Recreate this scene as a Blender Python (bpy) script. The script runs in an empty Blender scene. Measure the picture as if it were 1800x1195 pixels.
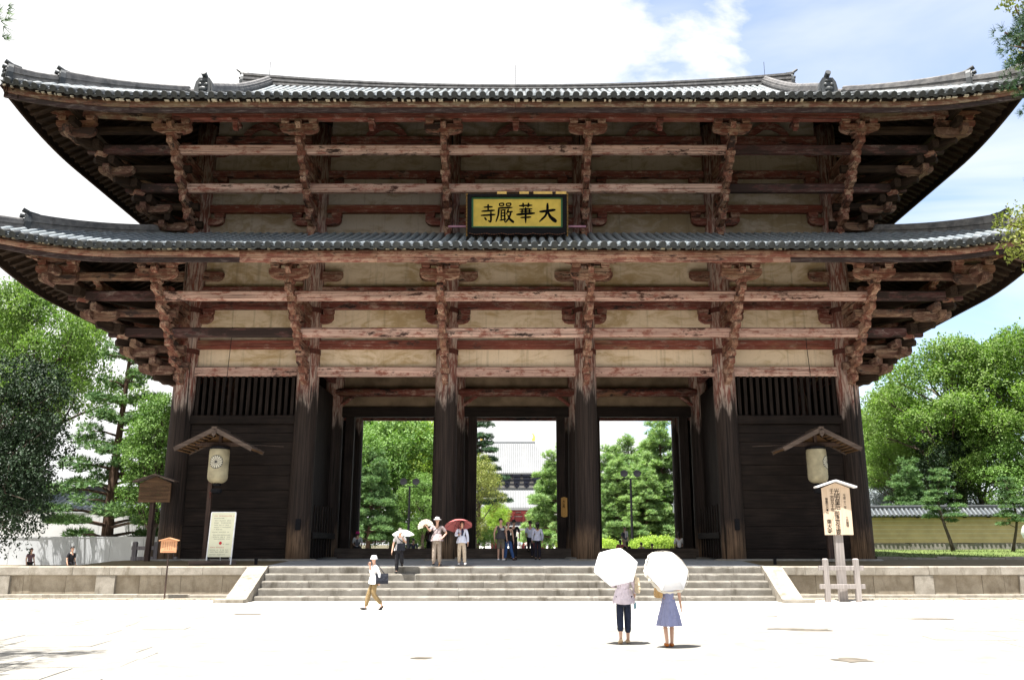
import bpy, math, random
from math import sin, cos, tan, pi, radians, sqrt, atan2
from mathutils import Vector, Matrix, Euler

S = bpy.context.scene
COL = S.collection
R = random.Random(7)

# ------------------------------------------------------------------ camera, sky, sun, exposure
CAM = Vector((0.25, -36.3, 1.9)); PITCH = radians(13.55); FPX = 1485.0; PX0, PY0 = 917.0, 597.5
cd = bpy.data.cameras.new('camera'); cam = bpy.data.objects.new('camera', cd); COL.objects.link(cam)
cd.sensor_width = 36.0; cd.lens = FPX / 1800 * 36; cd.shift_x = -17 / 1800; cd.clip_end = 3000; cd.clip_start = 0.1
cam.location = CAM; cam.rotation_euler = (radians(90) + PITCH, 0, 0)
S.camera = cam

SUN_DIR = Vector((-0.17, -0.20, 1.0)).normalized()          # towards the sun: behind the viewer, a little left, very high
W = bpy.data.worlds.new('World'); S.world = W; W.use_nodes = True
nt = W.node_tree; N = nt.nodes; L = nt.links; N.clear()
wo = N.new('ShaderNodeOutputWorld')
sky = N.new('ShaderNodeTexSky'); sky.sky_type = 'NISHITA'; sky.sun_disc = False
sky.sun_elevation = math.asin(SUN_DIR.z); sky.sun_rotation = atan2(SUN_DIR.x, SUN_DIR.y) % (2 * pi)
sky.air_density = 1.0; sky.dust_density = 0.6; sky.ozone_density = 1.4
bg = N.new('ShaderNodeBackground'); bg.inputs[1].default_value = 0.07
L.new(sky.outputs[0], bg.inputs[0])
tc = N.new('ShaderNodeTexCoord')
sep = N.new('ShaderNodeSeparateXYZ'); L.new(tc.outputs['Generated'], sep.inputs[0])
def wmath(op, a, b=None, c=None):
    n = N.new('ShaderNodeMath'); n.operation = op
    for i, x in enumerate((a, b, c)):
        if x is None: continue
        if isinstance(x, (int, float)): n.inputs[i].default_value = x
        else: L.new(x, n.inputs[i])
    return n.outputs[0]
den = wmath('ADD', wmath('MAXIMUM', sep.outputs[2], 0.0), 0.22)
cx = wmath('DIVIDE', sep.outputs[0], den); cy = wmath('DIVIDE', sep.outputs[1], den)
cmb = N.new('ShaderNodeCombineXYZ'); L.new(cx, cmb.inputs[0]); L.new(cy, cmb.inputs[1]); cmb.inputs[2].default_value = 3.7
nz = N.new('ShaderNodeTexNoise'); nz.inputs['Scale'].default_value = 2.1; nz.inputs['Detail'].default_value = 9
nz.inputs['Roughness'].default_value = 0.56; nz.inputs['Distortion'].default_value = 0.25
L.new(cmb.outputs[0], nz.inputs['Vector'])
# a big bank of cloud to the north-west thinning out to the east
bank = wmath('MULTIPLY_ADD', sep.outputs[0], -0.80, 0.30)
cov = wmath('ADD', nz.outputs[0], bank)
mr = N.new('ShaderNodeMapRange'); mr.interpolation_type = 'SMOOTHSTEP'
mr.inputs[1].default_value = 0.525; mr.inputs[2].default_value = 0.66
L.new(cov, mr.inputs[0])
veil = N.new('ShaderNodeTexNoise'); veil.inputs['Scale'].default_value = 1.1; veil.inputs['Detail'].default_value = 6; veil.inputs['Distortion'].default_value = 0.8
vm = N.new('ShaderNodeMapping'); vm.inputs['Scale'].default_value = (1.0, 2.2, 1); vm.inputs['Rotation'].default_value = (0, 0, 0.6)
L.new(cmb.outputs[0], vm.inputs[0]); L.new(vm.outputs[0], veil.inputs['Vector'])
vr = N.new('ShaderNodeMapRange'); vr.inputs[1].default_value = 0.38; vr.inputs[2].default_value = 0.68; vr.inputs[3].default_value = 0.12; vr.inputs[4].default_value = 0.85
L.new(veil.outputs[0], vr.inputs[0])
mask = wmath('MAXIMUM', mr.outputs[0], vr.outputs[0])
cb = N.new('ShaderNodeBackground'); cb.inputs[0].default_value = (1, 1, 1, 1); cb.inputs[1].default_value = 0.31
mx = N.new('ShaderNodeMixShader'); L.new(mask, mx.inputs[0]); L.new(bg.outputs[0], mx.inputs[1]); L.new(cb.outputs[0], mx.inputs[2])
L.new(mx.outputs[0], wo.inputs[0])

sd = bpy.data.lights.new('sun', 'SUN'); sd.energy = 4.6; sd.angle = radians(0.53); sd.color = (1.0, 0.965, 0.91)
sun = bpy.data.objects.new('sun', sd); COL.objects.link(sun)
sun.rotation_euler = SUN_DIR.to_track_quat('Z', 'Y').to_euler(); sun.location = (0, -20, 60)
S.view_settings.view_transform = 'Standard'; S.view_settings.look = 'None'
S.view_settings.exposure = 2.05; S.view_settings.gamma = 1.0
try: S.view_settings.use_curve_mapping = False
except Exception: pass
S.render.engine = 'CYCLES'
S.cycles.max_bounces = 8; S.cycles.diffuse_bounces = 5; S.cycles.transparent_max_bounces = 8
S.cycles.use_denoising = True; S.cycles.caustics_reflective = False; S.cycles.caustics_refractive = False

def P(px, py, Y):
    """point of the plane y = Y seen at pixel (px, py) of the 1800 x 1195 photograph: used to survey the place"""
    x = (px - PX0) / FPX; y = (PY0 - py) / FPX
    dy = cos(PITCH) - y * sin(PITCH); dz = sin(PITCH) + y * cos(PITCH)
    t = (Y - CAM.y) / dy
    return Vector((CAM.x + x * t, Y, CAM.z + dz * t))

def PG(px, py, z=0.0):
    """point of the level plane z seen at that pixel"""
    x = (px - PX0) / FPX; y = (PY0 - py) / FPX
    dy = cos(PITCH) - y * sin(PITCH); dz = sin(PITCH) + y * cos(PITCH)
    t = (z - CAM.z) / dz
    return Vector((CAM.x + x * t, CAM.y + dy * t, z))

# ------------------------------------------------------------------ mesh helper
class MB:
    def __init__(s): s.v = []; s.f = []
    def add(s, vs, fs):
        o = len(s.v); s.v.extend([tuple(p) for p in vs]); s.f.extend([tuple(i + o for i in f) for f in fs]); return s
    def box(s, x0, x1, y0, y1, z0, z1, M=None):
        vs = [Vector(p) for p in ((x0,y0,z0),(x1,y0,z0),(x1,y1,z0),(x0,y1,z0),(x0,y0,z1),(x1,y0,z1),(x1,y1,z1),(x0,y1,z1))]
        if M is not None: vs = [M @ p for p in vs]
        return s.add(vs, [(3,2,1,0),(4,5,6,7),(0,1,5,4),(1,2,6,5),(2,3,7,6),(3,0,4,7)])
    def cbox(s, x0, x1, y0, y1, z0, z1, c=0.02, M=None):
        """box with chamfered long edges (profile in YZ, along X)"""
        pr = [(y0+c,z0),(y1-c,z0),(y1,z0+c),(y1,z1-c),(y1-c,z1),(y0+c,z1),(y0,z1-c),(y0,z0+c)]
        return s.extr([(a,b) for a,b in pr], x0, x1, 'x', M)
    def extr(s, poly, a, b, axis='y', M=None):
        """polygon extruded from a to b along axis; poly coords are the two other axes in order (counterclockwise or not)"""
        n = len(poly)
        def pt(p, t):
            if axis == 'x': return Vector((t, p[0], p[1]))
            if axis == 'y': return Vector((p[0], t, p[1]))
            return Vector((p[0], p[1], t))
        vs = [pt(p, a) for p in poly] + [pt(p, b) for p in poly]
        if M is not None: vs = [M @ p for p in vs]
        fs = [tuple(range(n)), tuple(range(2*n-1, n-1, -1))] + [(i, n+i, n+(i+1) % n, (i+1) % n) for i in range(n)]
        return s.add(vs, fs)
    def tube(s, pts, rad, n=8, cap=True, squash=None):
        pts = [Vector(p) for p in pts]; m = len(pts)
        if not isinstance(rad, (list, tuple)): rad = [rad] * m
        vs = []; fs = []; prev = None
        for i, p in enumerate(pts):
            d = (pts[min(i+1, m-1)] - pts[max(i-1, 0)])
            if d.length < 1e-9: d = Vector((0,0,1))
            d.normalize()
            ref = prev if prev is not None else (Vector((1,0,0)) if abs(d.x) < 0.8 else Vector((0,1,0)))
            u = (ref - d * ref.dot(d)); u = u.normalized() if u.length > 1e-6 else d.orthogonal().normalized()
            w = d.cross(u); prev = u
            for k in range(n):
                a = 2*pi*k/n
                vs.append(p + (u*cos(a) + w*sin(a)) * rad[i])
        for i in range(m-1):
            for k in range(n):
                fs.append((i*n+k, i*n+(k+1) % n, (i+1)*n+(k+1) % n, (i+1)*n+k))
        if cap: fs.append(tuple(range(n-1, -1, -1))); fs.append(tuple(range((m-1)*n, m*n)))
        return s.add(vs, fs)
    def lathe(s, prof, n=16, c=(0,0,0), cap=True, M=None, sx=1, sy=1):
        vs = []; fs = []; m = len(prof)
        for r, z in prof:
            for k in range(n):
                a = 2*pi*k/n; p = Vector((r*cos(a)*sx, r*sin(a)*sy, z))
                if M is not None: p = M @ p
                vs.append(p + Vector(c))
        for i in range(m-1):
            for k in range(n):
                fs.append((i*n+k, i*n+(k+1) % n, (i+1)*n+(k+1) % n, (i+1)*n+k))
        if cap: fs.append(tuple(range(n-1, -1, -1))); fs.append(tuple(range((m-1)*n, m*n)))
        return s.add(vs, fs)
    def ball(s, c, r, n=10, m=6, M=None):
        rx, ry, rz = r if isinstance(r, (tuple, list)) else (r, r, r)
        pr = [(max(0.02, sin(pi*i/m)), -cos(pi*i/m)) for i in range(m+1)]
        vs = []; fs = []
        for q, z in pr:
            for k in range(n):
                a = 2*pi*k/n; p = Vector((rx*q*cos(a), ry*q*sin(a), rz*z))
                if M is not None: p = M @ p
                vs.append(p + Vector(c))
        for i in range(m):
            for k in range(n): fs.append((i*n+k, i*n+(k+1) % n, (i+1)*n+(k+1) % n, (i+1)*n+k))
        fs.append(tuple(range(n-1, -1, -1))); fs.append(tuple(range(m*n, (m+1)*n)))
        return s.add(vs, fs)
    def grid(s, fn, nu, nv):
        vs = [fn(i/nu, j/nv) for j in range(nv+1) for i in range(nu+1)]
        fs = [(j*(nu+1)+i, j*(nu+1)+i+1, (j+1)*(nu+1)+i+1, (j+1)*(nu+1)+i) for j in range(nv) for i in range(nu)]
        return s.add(vs, fs)
    def mesh(s, name, mat, smooth=False):
        me = bpy.data.meshes.new(name); me.from_pydata(s.v, [], s.f)
        if mat is not None:
            me.materials.append(mat)
        if smooth is True: me.polygons.foreach_set('use_smooth', [True]*len(me.polygons))
        me.update(); return me
    def build(s, name, mat, parent=None, loc=None, rot=None, smooth=False, label=None, kind=None, cat=None, group=None):
        return inst(name, s.mesh(name, mat, smooth), parent, loc, rot, label, kind, cat, group)

def tag(o, label=None, cat=None, group=None, kind=None):
    if label: o['label'] = label
    if cat: o['category'] = cat
    if group: o['group'] = group
    if kind: o['kind'] = kind
    return o
def inst(name, me, parent=None, loc=None, rot=None, label=None, kind=None, cat=None, group=None):
    o = bpy.data.objects.new(name, me); COL.objects.link(o)
    if parent is not None: o.parent = parent
    if loc is not None: o.location = loc
    if rot is not None: o.rotation_euler = rot
    return tag(o, label, cat, group, kind)
def empty(name, loc=(0,0,0), rz=0, label=None, cat=None, group=None, kind=None):
    o = bpy.data.objects.new(name, None); COL.objects.link(o); o.location = loc; o.rotation_euler = (0,0,rz)
    o.empty_display_size = 0.2
    return tag(o, label, cat, group, kind)
def kids(o): return list(o.children)
def copy_tree(o, parent=None, loc=None, rz=None):
    c = o.copy(); COL.objects.link(c)
    if parent is not None: c.parent = parent
    if loc is not None: c.location = loc
    if rz is not None: c.rotation_euler.z = rz
    for ch in kids(o): copy_tree(ch, c)
    return c

# ------------------------------------------------------------------ materials
class NT:
    def __init__(s, name):
        s.m = bpy.data.materials.new(name); s.m.use_nodes = True
        s.t = s.m.node_tree; s.n = s.t.nodes; s.l = s.t.links
        s.bsdf = s.n['Principled BSDF']; s.out = s.n['Material Output']
    def node(s, t, **kw):
        n = s.n.new(t)
        for k, v in kw.items():
            if hasattr(n, k): setattr(n, k, v)
        return n
    def put(s, sock, x):
        if x is None: return
        if isinstance(x, (int, float)): sock.default_value = x
        elif isinstance(x, tuple): sock.default_value = (*x, 1) if len(x) == 3 and len(sock.default_value) == 4 else x
        else: s.l.new(x, sock)
    def obj(s): return s.node('ShaderNodeTexCoord').outputs['Object']
    def pos(s): return s.node('ShaderNodeNewGeometry').outputs['Position']
    def rnd(s): return s.node('ShaderNodeObjectInfo').outputs['Random']
    def map(s, v, scale=(1,1,1), rot=(0,0,0), off=None):
        n = s.node('ShaderNodeMapping'); s.l.new(v, n.inputs[0]); n.inputs['Scale'].default_value = scale; n.inputs['Rotation'].default_value = rot
        if off is not None: s.put(n.inputs['Location'], off)
        return n.outputs[0]
    def jit(s, v, k=37.0):
        m = s.node('ShaderNodeVectorMath', operation='MULTIPLY'); c = s.node('ShaderNodeCombineXYZ')
        r = s.rnd()
        for i in range(3): s.l.new(r, c.inputs[i])
        s.l.new(c.outputs[0], m.inputs[0]); m.inputs[1].default_value = (k, k*1.7, k*.6)
        a = s.node('ShaderNodeVectorMath', operation='ADD'); s.l.new(v, a.inputs[0]); s.l.new(m.outputs[0], a.inputs[1]); return a.outputs[0]
    def noise(s, v, scale=5, detail=4, rough=0.55, dist=0.0):
        n = s.node('ShaderNodeTexNoise'); s.l.new(v, n.inputs['Vector']); n.inputs['Scale'].default_value = scale
        n.inputs['Detail'].default_value = detail; n.inputs['Roughness'].default_value = rough; n.inputs['Distortion'].default_value = dist
        return n.outputs[0]
    def ramp(s, f, a, b, lo=0.0, hi=1.0, smooth=True):
        n = s.node('ShaderNodeMapRange', interpolation_type='SMOOTHSTEP' if smooth else 'LINEAR')
        s.put(n.inputs[0], f); n.inputs[1].default_value = a; n.inputs[2].default_value = b; n.inputs[3].default_value = lo; n.inputs[4].default_value = hi
        return n.outputs[0]
    def mix(s, f, a, b, mode='MIX'):
        n = s.node('ShaderNodeMix', data_type='RGBA', blend_type=mode)
        s.put(n.inputs[0], f); s.put(n.inputs[6], a); s.put(n.inputs[7], b); return n.outputs[2]
    def math(s, op, a, b=None, c=None):
        n = s.node('ShaderNodeMath', operation=op)
        for i, x in enumerate((a, b, c)): s.put(n.inputs[i], x) if x is not None else None
        return n.outputs[0]
    def sep(s, v):
        n = s.node('ShaderNodeSeparateXYZ'); s.l.new(v, n.inputs[0]); return n.outputs
    def bump(s, h, strength=0.3, dist=0.02):
        n = s.node('ShaderNodeBump'); n.inputs['Strength'].default_value = strength; n.inputs['Distance'].default_value = dist
        s.l.new(h, n.inputs['Height']); s.l.new(n.outputs[0], s.bsdf.inputs['Normal'])
    def done(s, col=None, rough=0.8, spec=0.3, metal=None):
        s.put(s.bsdf.inputs['Base Color'], col); s.put(s.bsdf.inputs['Roughness'], rough)
        s.put(s.bsdf.inputs['Specular IOR Level'], spec)
        if metal is not None: s.put(s.bsdf.inputs['Metallic'], metal)
        return s.m

def m_plain(name, col, rough=0.7, spec=0.3, var=0.12, scale=6.0, bump=0.0):
    t = NT(name); v = t.jit(t.obj())
    n = t.noise(v, scale, 5)
    c = t.mix(t.ramp(n, 0.3, 0.7), tuple(x*(1-var) for x in col), tuple(min(1, x*(1+var)) for x in col))
    if bump: t.bump(n, bump, 0.02)
    return t.done(c, rough, spec)

def m_paintwood(name, red=(0.20,0.055,0.042), pale=(0.44,0.29,0.235), dark=(0.030,0.021,0.019), tan_=(0.32,0.19,0.105),
                pale_amt=0.5, dark_amt=0.62, tan_amt=0.38):
    """weathered red-painted timber; grain along local X"""
    t = NT(name); v = t.jit(t.obj())
    big = t.noise(t.map(v, (0.35, 0.9, 0.9)), 1.2, 6, 0.62)
    fine = t.noise(t.map(v, (0.8, 7, 7)), 2.6, 6, 0.65)
    flake = t.noise(t.map(v, (0.9, 1.9, 1.9)), 2.0, 11, 0.74, 0.1)
    grain = t.noise(t.map(v, (0.22, 16, 16)), 2.0, 5, 0.6)
    c = t.mix(t.ramp(flake, 0.63-0.3*pale_amt, 0.77-0.3*pale_amt), red, pale)
    c = t.mix(t.ramp(big, 0.66-0.3*tan_amt, 0.86-0.3*tan_amt), c, tan_)
    c = t.mix(t.ramp(fine, 0.45, 0.75, 0, 0.30), c, tuple(min(1, x*1.25) for x in pale))
    dk = t.math('ADD', t.math('MULTIPLY', flake, 0.45), t.math('MULTIPLY', t.noise(t.map(v, (0.30, 1.2, 1.2)), 1.4, 9, 0.68), 0.55))
    c = t.mix(t.ramp(dk, 0.640-0.18*dark_amt, 0.69-0.18*dark_amt), c, dark)
    c = t.mix(t.ramp(grain, 0.3, 0.60, 0.7, 0), c, dark)
    split = t.noise(t.map(v, (0.10, 6, 11)), 2.4, 4, 0.55, 0.3)
    c = t.mix(t.ramp(split, 0.60, 0.66, 0, 0.85), c, tuple(x*0.6 for x in dark))
    c = t.mix(t.ramp(t.rnd(), 0, 1, 0, 0.35, False), c, tuple(x*0.5 for x in red))
    t.bump(t.math('SUBTRACT', t.math('ADD', flake, grain), split), 0.6, 0.03)
    return t.done(c, 0.85, 0.2)

def m_wood(name, a, b, rough=0.75, gscale=14.0, axis='x', streak=0.5, spec=0.25):
    t = NT(name); v = t.jit(t.obj())
    sc = {'x': (0.5, gscale, gscale), 'y': (gscale, 0.5, gscale), 'z': (gscale, gscale, 0.5)}[axis]
    g = t.noise(t.map(v, sc), 1.6, 6, 0.6)
    b2 = t.noise(v, 1.2, 4)
    c = t.mix(t.ramp(g, 0.3, 0.7), a, b)
    c = t.mix(t.ramp(b2, 0.35, 0.7, 0, streak), c, tuple(x*0.5 for x in a))
    t.bump(g, 0.4, 0.01)
    return t.done(c, rough, spec)

def m_leaf(name, a, b, c3, trans=0.35, scale=0.5, rough=0.5):
    t = NT(name)
    v = t.jit(t.obj(), 11.0)
    n = t.noise(v, scale, 3); n2 = t.noise(v, scale*9, 2)
    c = t.mix(t.ramp(n, 0.35, 0.65), a, b)
    c = t.mix(t.ramp(n2, 0.45, 0.75, 0, 0.8), c, c3)
    t.done(c, rough, 0.18)
    tr = t.node('ShaderNodeBsdfTranslucent'); cc = t.mix(1.0, c, (1.0, 1.25, 0.45), 'MULTIPLY'); t.l.new(cc, tr.inputs[0])
    mx = t.node('ShaderNodeMixShader'); mx.inputs[0].default_value = trans
    t.l.new(t.bsdf.outputs[0], mx.inputs[1]); t.l.new(tr.outputs[0], mx.inputs[2]); t.l.new(mx.outputs[0], t.out.inputs[0])
    return t.m

def m_column():
    """tall pillar: dark bare wood below, bleached red paint above, with a pointed painted edge between and worn wood at the foot"""
    t = NT('pillar wood'); o = t.obj(); x, y, z = t.sep(o)
    v = t.jit(o)
    ang = t.math('ARCTAN2', x, y)
    zig = t.math('ABSOLUTE', t.math('SINE', t.math('ADD', t.math('MULTIPLY', ang, 2.5), t.math('MULTIPLY', t.rnd(), 6.0))))
    nz = t.noise(t.map(v, (2, 2, 0.5)), 1.5, 6, 0.65)
    g = t.noise(t.map(v, (9, 9, 0.22)), 2.2, 7, 0.65)
    fl = t.noise(t.map(v, (4, 4, 0.7)), 2.2, 8, 0.72, 0.5)
    zig = t.math('MULTIPLY', zig, t.ramp(t.noise(t.map(v, (1.5, 1.5, 0.1)), 1.3, 3), 0.3, 0.7, 0.25, 1.25))
    edge = t.math('ADD', t.math('ADD', t.math('MULTIPLY_ADD', zig, 0.7, 6.35), t.math('MULTIPLY', t.math('FRACT', t.math('MULTIPLY', t.rnd(), 7.3)), 0.8)), t.math('MULTIPLY', nz, 1.1))
    up = t.ramp(t.math('SUBTRACT', z, edge), -0.12, 0.25)
    upd = t.ramp(t.math('SUBTRACT', z, edge), 0.0, 1.2)
    dark = t.mix(t.ramp(g, 0.3, 0.7), (0.010, 0.007, 0.006), (0.036, 0.0245, 0.020))
    foot = t.ramp(t.math('ADD', z, t.math('MULTIPLY', nz, 2.2)), 4.0, 2.4)
    dark = t.mix(t.math('MULTIPLY', foot, t.ramp(g, 0.3, 0.6)), dark, (0.235, 0.15, 0.095))
    paint = t.mix(t.ramp(fl, 0.42, 0.6), (0.19, 0.065, 0.048), (0.43, 0.33, 0.28))
    paint = t.mix(t.ramp(g, 0.45, 0.7, 0, 0.7), paint, (0.05, 0.033, 0.028))
    bare = t.mix(t.ramp(g, 0.4, 0.6), (0.07, 0.05, 0.042), (0.33, 0.27, 0.235))
    c = t.mix(up, dark, t.mix(upd, t.mix(t.ramp(fl, 0.4, 0.6), (0.035,0.025,0.022), bare), paint))
    sp = t.noise(t.map(v, (5, 5, 0.10)), 2.3, 4, 0.5, 0.4)
    c = t.mix(t.ramp(sp, 0.61, 0.66, 0, 0.9), c, (0.006, 0.0045, 0.004))
    t.bump(t.math('SUBTRACT', g, sp), 0.7, 0.04)
    return t.done(c, 0.8, 0.22)

def m_plaster(name='old plaster', tint=(1, 1, 1)):
    t = NT(name); p = t.pos()
    a = t.noise(t.map(p, (0.7, 1, 1.5), (0, 0.45, 0)), 1.1, 6, 0.6, 1.6)
    lo = t.noise(p, 0.16, 3)
    b = t.noise(t.map(p, (2.0, 1, 4.0), (0, 0.5, 0)), 1.2, 5, 0.6, 1.0)
    c = t.mix(t.ramp(t.math('ADD', a, t.math('MULTIPLY_ADD', lo, 0.9, -0.45)), 0.38, 0.68), (0.68, 0.555, 0.42), (0.45, 0.33, 0.19))
    c = t.mix(t.ramp(b, 0.5, 0.8, 0, 0.6), c, (0.72, 0.60, 0.47))
    c = t.mix(t.ramp(t.noise(p, 12, 4), 0.55, 0.8, 0, 0.35), c, (0.30, 0.235, 0.16))
    st = t.noise(t.map(p, (2.6, 1, 0.16)), 1.6, 6, 0.65)
    c = t.mix(t.ramp(st, 0.52, 0.74, 0, 0.55), c, (0.26, 0.20, 0.125))
    c = t.mix(1.0, c, tint, 'MULTIPLY')
    return t.done(c, 0.95, 0.1)

def m_tile(name='roof tile', k=1.0):
    t = NT(name); v = t.jit(t.pos(), 3.0)
    n = t.noise(v, 3.0, 5); n2 = t.noise(v, 0.7, 3)
    c = t.mix(t.ramp(n, 0.3, 0.7), (0.13*k, 0.15*k, 0.165*k), (0.27*k, 0.29*k, 0.30*k))
    c = t.mix(t.ramp(n2, 0.5, 0.75, 0, 0.5), c, (0.17*k, 0.18*k, 0.15*k))
    c = t.mix(t.ramp(t.rnd(), 0, 1, 0, 0.45, False), c, (0.10*k, 0.125*k, 0.15*k))
    t.bump(n, 0.2, 0.01)
    return t.done(c, 0.5, 0.45)

def m_stone(name, a=(0.40,0.38,0.34), b=(0.28,0.26,0.22), stain=(0.12,0.10,0.07), st=0.5, scale=1.0):
    t = NT(name); v = t.jit(t.obj())
    sp = t.noise(v, 38*scale, 3, 0.7); n = t.noise(v, 2.2*scale, 6, 0.6); s2 = t.noise(t.map(v, (1.2, 1.2, 0.35)), 1.8*scale, 6, 0.65)
    c = t.mix(t.ramp(n, 0.3, 0.7), a, b)
    c = t.mix(t.ramp(sp, 0.42, 0.62, 0, 0.4), c, tuple(x*0.45 for x in a))
    c = t.mix(t.ramp(s2, 0.50, 0.72, 0, st), c, stain)
    t.bump(t.math('ADD', sp, n), 0.35, 0.02)
    return t.done(c, 0.9, 0.2)

M = {}
M['red'] = m_paintwood('faded red timber')
M['beam'] = m_paintwood('bleached red timber', pale_amt=0.85, dark_amt=0.52, tan_amt=0.12, pale=(0.68,0.465,0.39), red=(0.30,0.11,0.08))
M['redder'] = m_paintwood('red timber', pale_amt=0.35, dark_amt=0.45, tan_amt=0.42, red=(0.22,0.06,0.042))
M['fascia'] = m_paintwood('orange fascia timber', pale_amt=0.72, dark_amt=0.5, tan_amt=0.4, pale=(0.50,0.315,0.225), red=(0.24,0.085,0.06), tan_=(0.33,0.19,0.11))
M['tanwood'] = m_paintwood('tan bracket timber', pale_amt=0.6, dark_amt=0.60, tan_amt=0.5, pale=(0.48,0.325,0.235), red=(0.19,0.065,0.045), tan_=(0.32,0.175,0.105))
M['grey_fascia'] = m_paintwood('grey fascia timber', pale_amt=0.55, dark_amt=0.45, tan_amt=0.5, pale=(0.36,0.29,0.20), red=(0.17,0.075,0.05), tan_=(0.27,0.20,0.115))
M['black_fascia'] = m_paintwood('blackened fascia timber', pale_amt=0.12, dark_amt=0.8, tan_amt=0.1, pale=(0.42,0.37,0.34), red=(0.035,0.018,0.017), tan_=(0.06,0.035,0.028))
M['blackbeam'] = m_paintwood('blackened tie beam timber', pale_amt=0.42, dark_amt=0.95, tan_amt=0.1, pale=(0.40,0.32,0.30), red=(0.08,0.032,0.03))
M['dark'] = m_wood('dark old timber', (0.007,0.0048,0.0042), (0.024,0.0165,0.0135), 0.8, spec=0.15)
M['darkz'] = m_wood('dark old upright timber', (0.008,0.0055,0.0048), (0.028,0.019,0.0155), 0.8, axis='z', spec=0.15)
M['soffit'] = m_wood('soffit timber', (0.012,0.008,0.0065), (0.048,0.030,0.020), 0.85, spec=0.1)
M['col'] = m_column()
M['plaster'] = m_plaster()
M['greyshadeplaster'] = m_plaster('shade-darkened grey plaster', (0.44, 0.455, 0.51))  # upper-storey copy of the plaster, greyed and darkened to imitate eave shade
M['shadeplaster'] = m_plain('shade-darkened inner plaster', (0.17, 0.125, 0.085), 0.95, 0.1, 0.35, 0.9)  # inner plaster darkened in its colour to stand for the passage shade
M['tile'] = m_tile()
M['tile_dark'] = m_tile('eave tile', 0.18)
M['tile_gap'] = m_tile('pan tile bed', 0.5)
M['iron'] = m_plain('rusty iron strap', (0.075,0.022,0.016), 0.7, 0.3, 0.3, 14)
M['blackiron'] = m_plain('black iron', (0.012,0.012,0.014), 0.8, 0.04)
M['gold'] = m_plain('gilt', (0.75,0.48,0.12), 0.35, 0.5)
# ------------------------------------------------------------------ the great timber gate
gate = empty('temple_gate', (0, 0, 0), 0, 'huge two-storey timber temple gate with faded red beams and grey tiled roofs', 'temple gate')
COLX = [-14.44, -9.09, -3.03, 3.03, 9.09, 14.44]; ROWY = [0.0, 5.4, 10.8]; YC = 5.4
DU = 6.42
_cache = {}
def shared(key, make):
    if key not in _cache: _cache[key] = make()
    return _cache[key]

# pillars on their plinth stones
def col_mesh():
    b = MB(); b.lathe([(0.50, 1.26), (0.50, 2.6), (0.485, 6), (0.472, 10), (0.46, 14), (0.45, 20.9)], 24); return b.mesh('pillar', M['col'], True)
colme = col_mesh()
M['plinth'] = m_stone('plinth stone', (0.30,0.28,0.25), (0.20,0.19,0.17))
plinthme = MB().lathe([(0.80, 1.16), (0.80, 1.24), (0.72, 1.29), (0.0, 1.29)], 20, cap=False).mesh('plinth', M['plinth'])
for y in ROWY:
    for x in COLX:
        c = inst('pillar', colme, gate, (x, y, 0), (0, 0, R.uniform(-0.15, 0.15)))
        inst('plinth', plinthme, c)
        if y == 0:
            for z0, z1 in ((9.95, 10.19), (11.82, 12.06)):
                inst('iron_strap', shared(('strap', z0), lambda: MB().lathe([(0.455, z0), (0.492, z0+0.01), (0.492, z1-0.01), (0.455, z1)], 24, cap=False).mesh('iron_strap', M['iron'])), c)

def beam_x(name, x0, x1, yc, z0, z1, dep, mat, parent=None, c=0.03, zz=None, yy=None):
    """beam along X; zz=(za, zb): lower edge height at each end; yy likewise"""
    ln = round(x1-x0, 3); h = round(z1-z0, 3)
    me = shared((name, ln, h, dep, mat.name), lambda: MB().cbox(-ln/2, ln/2, -dep/2, dep/2, -h/2, h/2, c).mesh(name, mat))
    o = inst(name, me, parent or gate, ((x0+x1)/2, yc, (z0+z1)/2))
    if zz: o.rotation_euler.y = -atan2(zz[1]-zz[0], ln)
    return o
def beam_y(name, y0, y1, xc, z0, z1, dep, mat, parent=None, c=0.03):
    o = beam_x(name, y0, y1, 0, z0, z1, dep, mat, parent, c); o.location = (xc, (y0+y1)/2, (z0+z1)/2); o.rotation_euler.z = pi/2; return o

# wall beams, plaster panels between the front pillars
LOW = [(9.0, 9.41), (10.22, 10.61), (12.03, 12.38), (12.72, 13.07)]
UPP = [(16.60, 16.97), (18.32, 18.66), (20.03, 20.40)]
def panel(x0, x1, z0, z1, y=0.06):
    b = MB(); b.box(x0, x1, y, y+0.08, z0, z1); b.build('plaster_panel', M['plaster' if z0 < 15 else 'greyshadeplaster'], gate)
for i in range(5):
    x0, x1 = COLX[i]+0.44, COLX[i+1]-0.44
    for k, (a, z) in enumerate(LOW):
        beam_x('wall_beam', x0, x1, -0.02, a, z, 0.30, M['beam'] if k == 0 else M['redder'] if k == 1 else M['red'])
    for a, z in ((9.41, 10.22), (10.61, 12.03), (12.38, 12.72), (13.07, 14.6)): panel(x0, x1, a, z)
    for k, (a, z) in enumerate(UPP):
        beam_x('wall_beam', x0, x1, -0.02, a, z, 0.30, M['redder'] if k == 0 else M['red'])
    for a, z in ((15.2, 16.60), (16.97, 18.32), (18.66, 20.03), (20.40, 21.4)): panel(x0, x1, a, z)
    # sill board where the upper wall meets the lower roof
    beam_x('wall_sill', x0, x1, -0.10, 15.18, 15.36, 0.34, M['soffit'])
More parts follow.
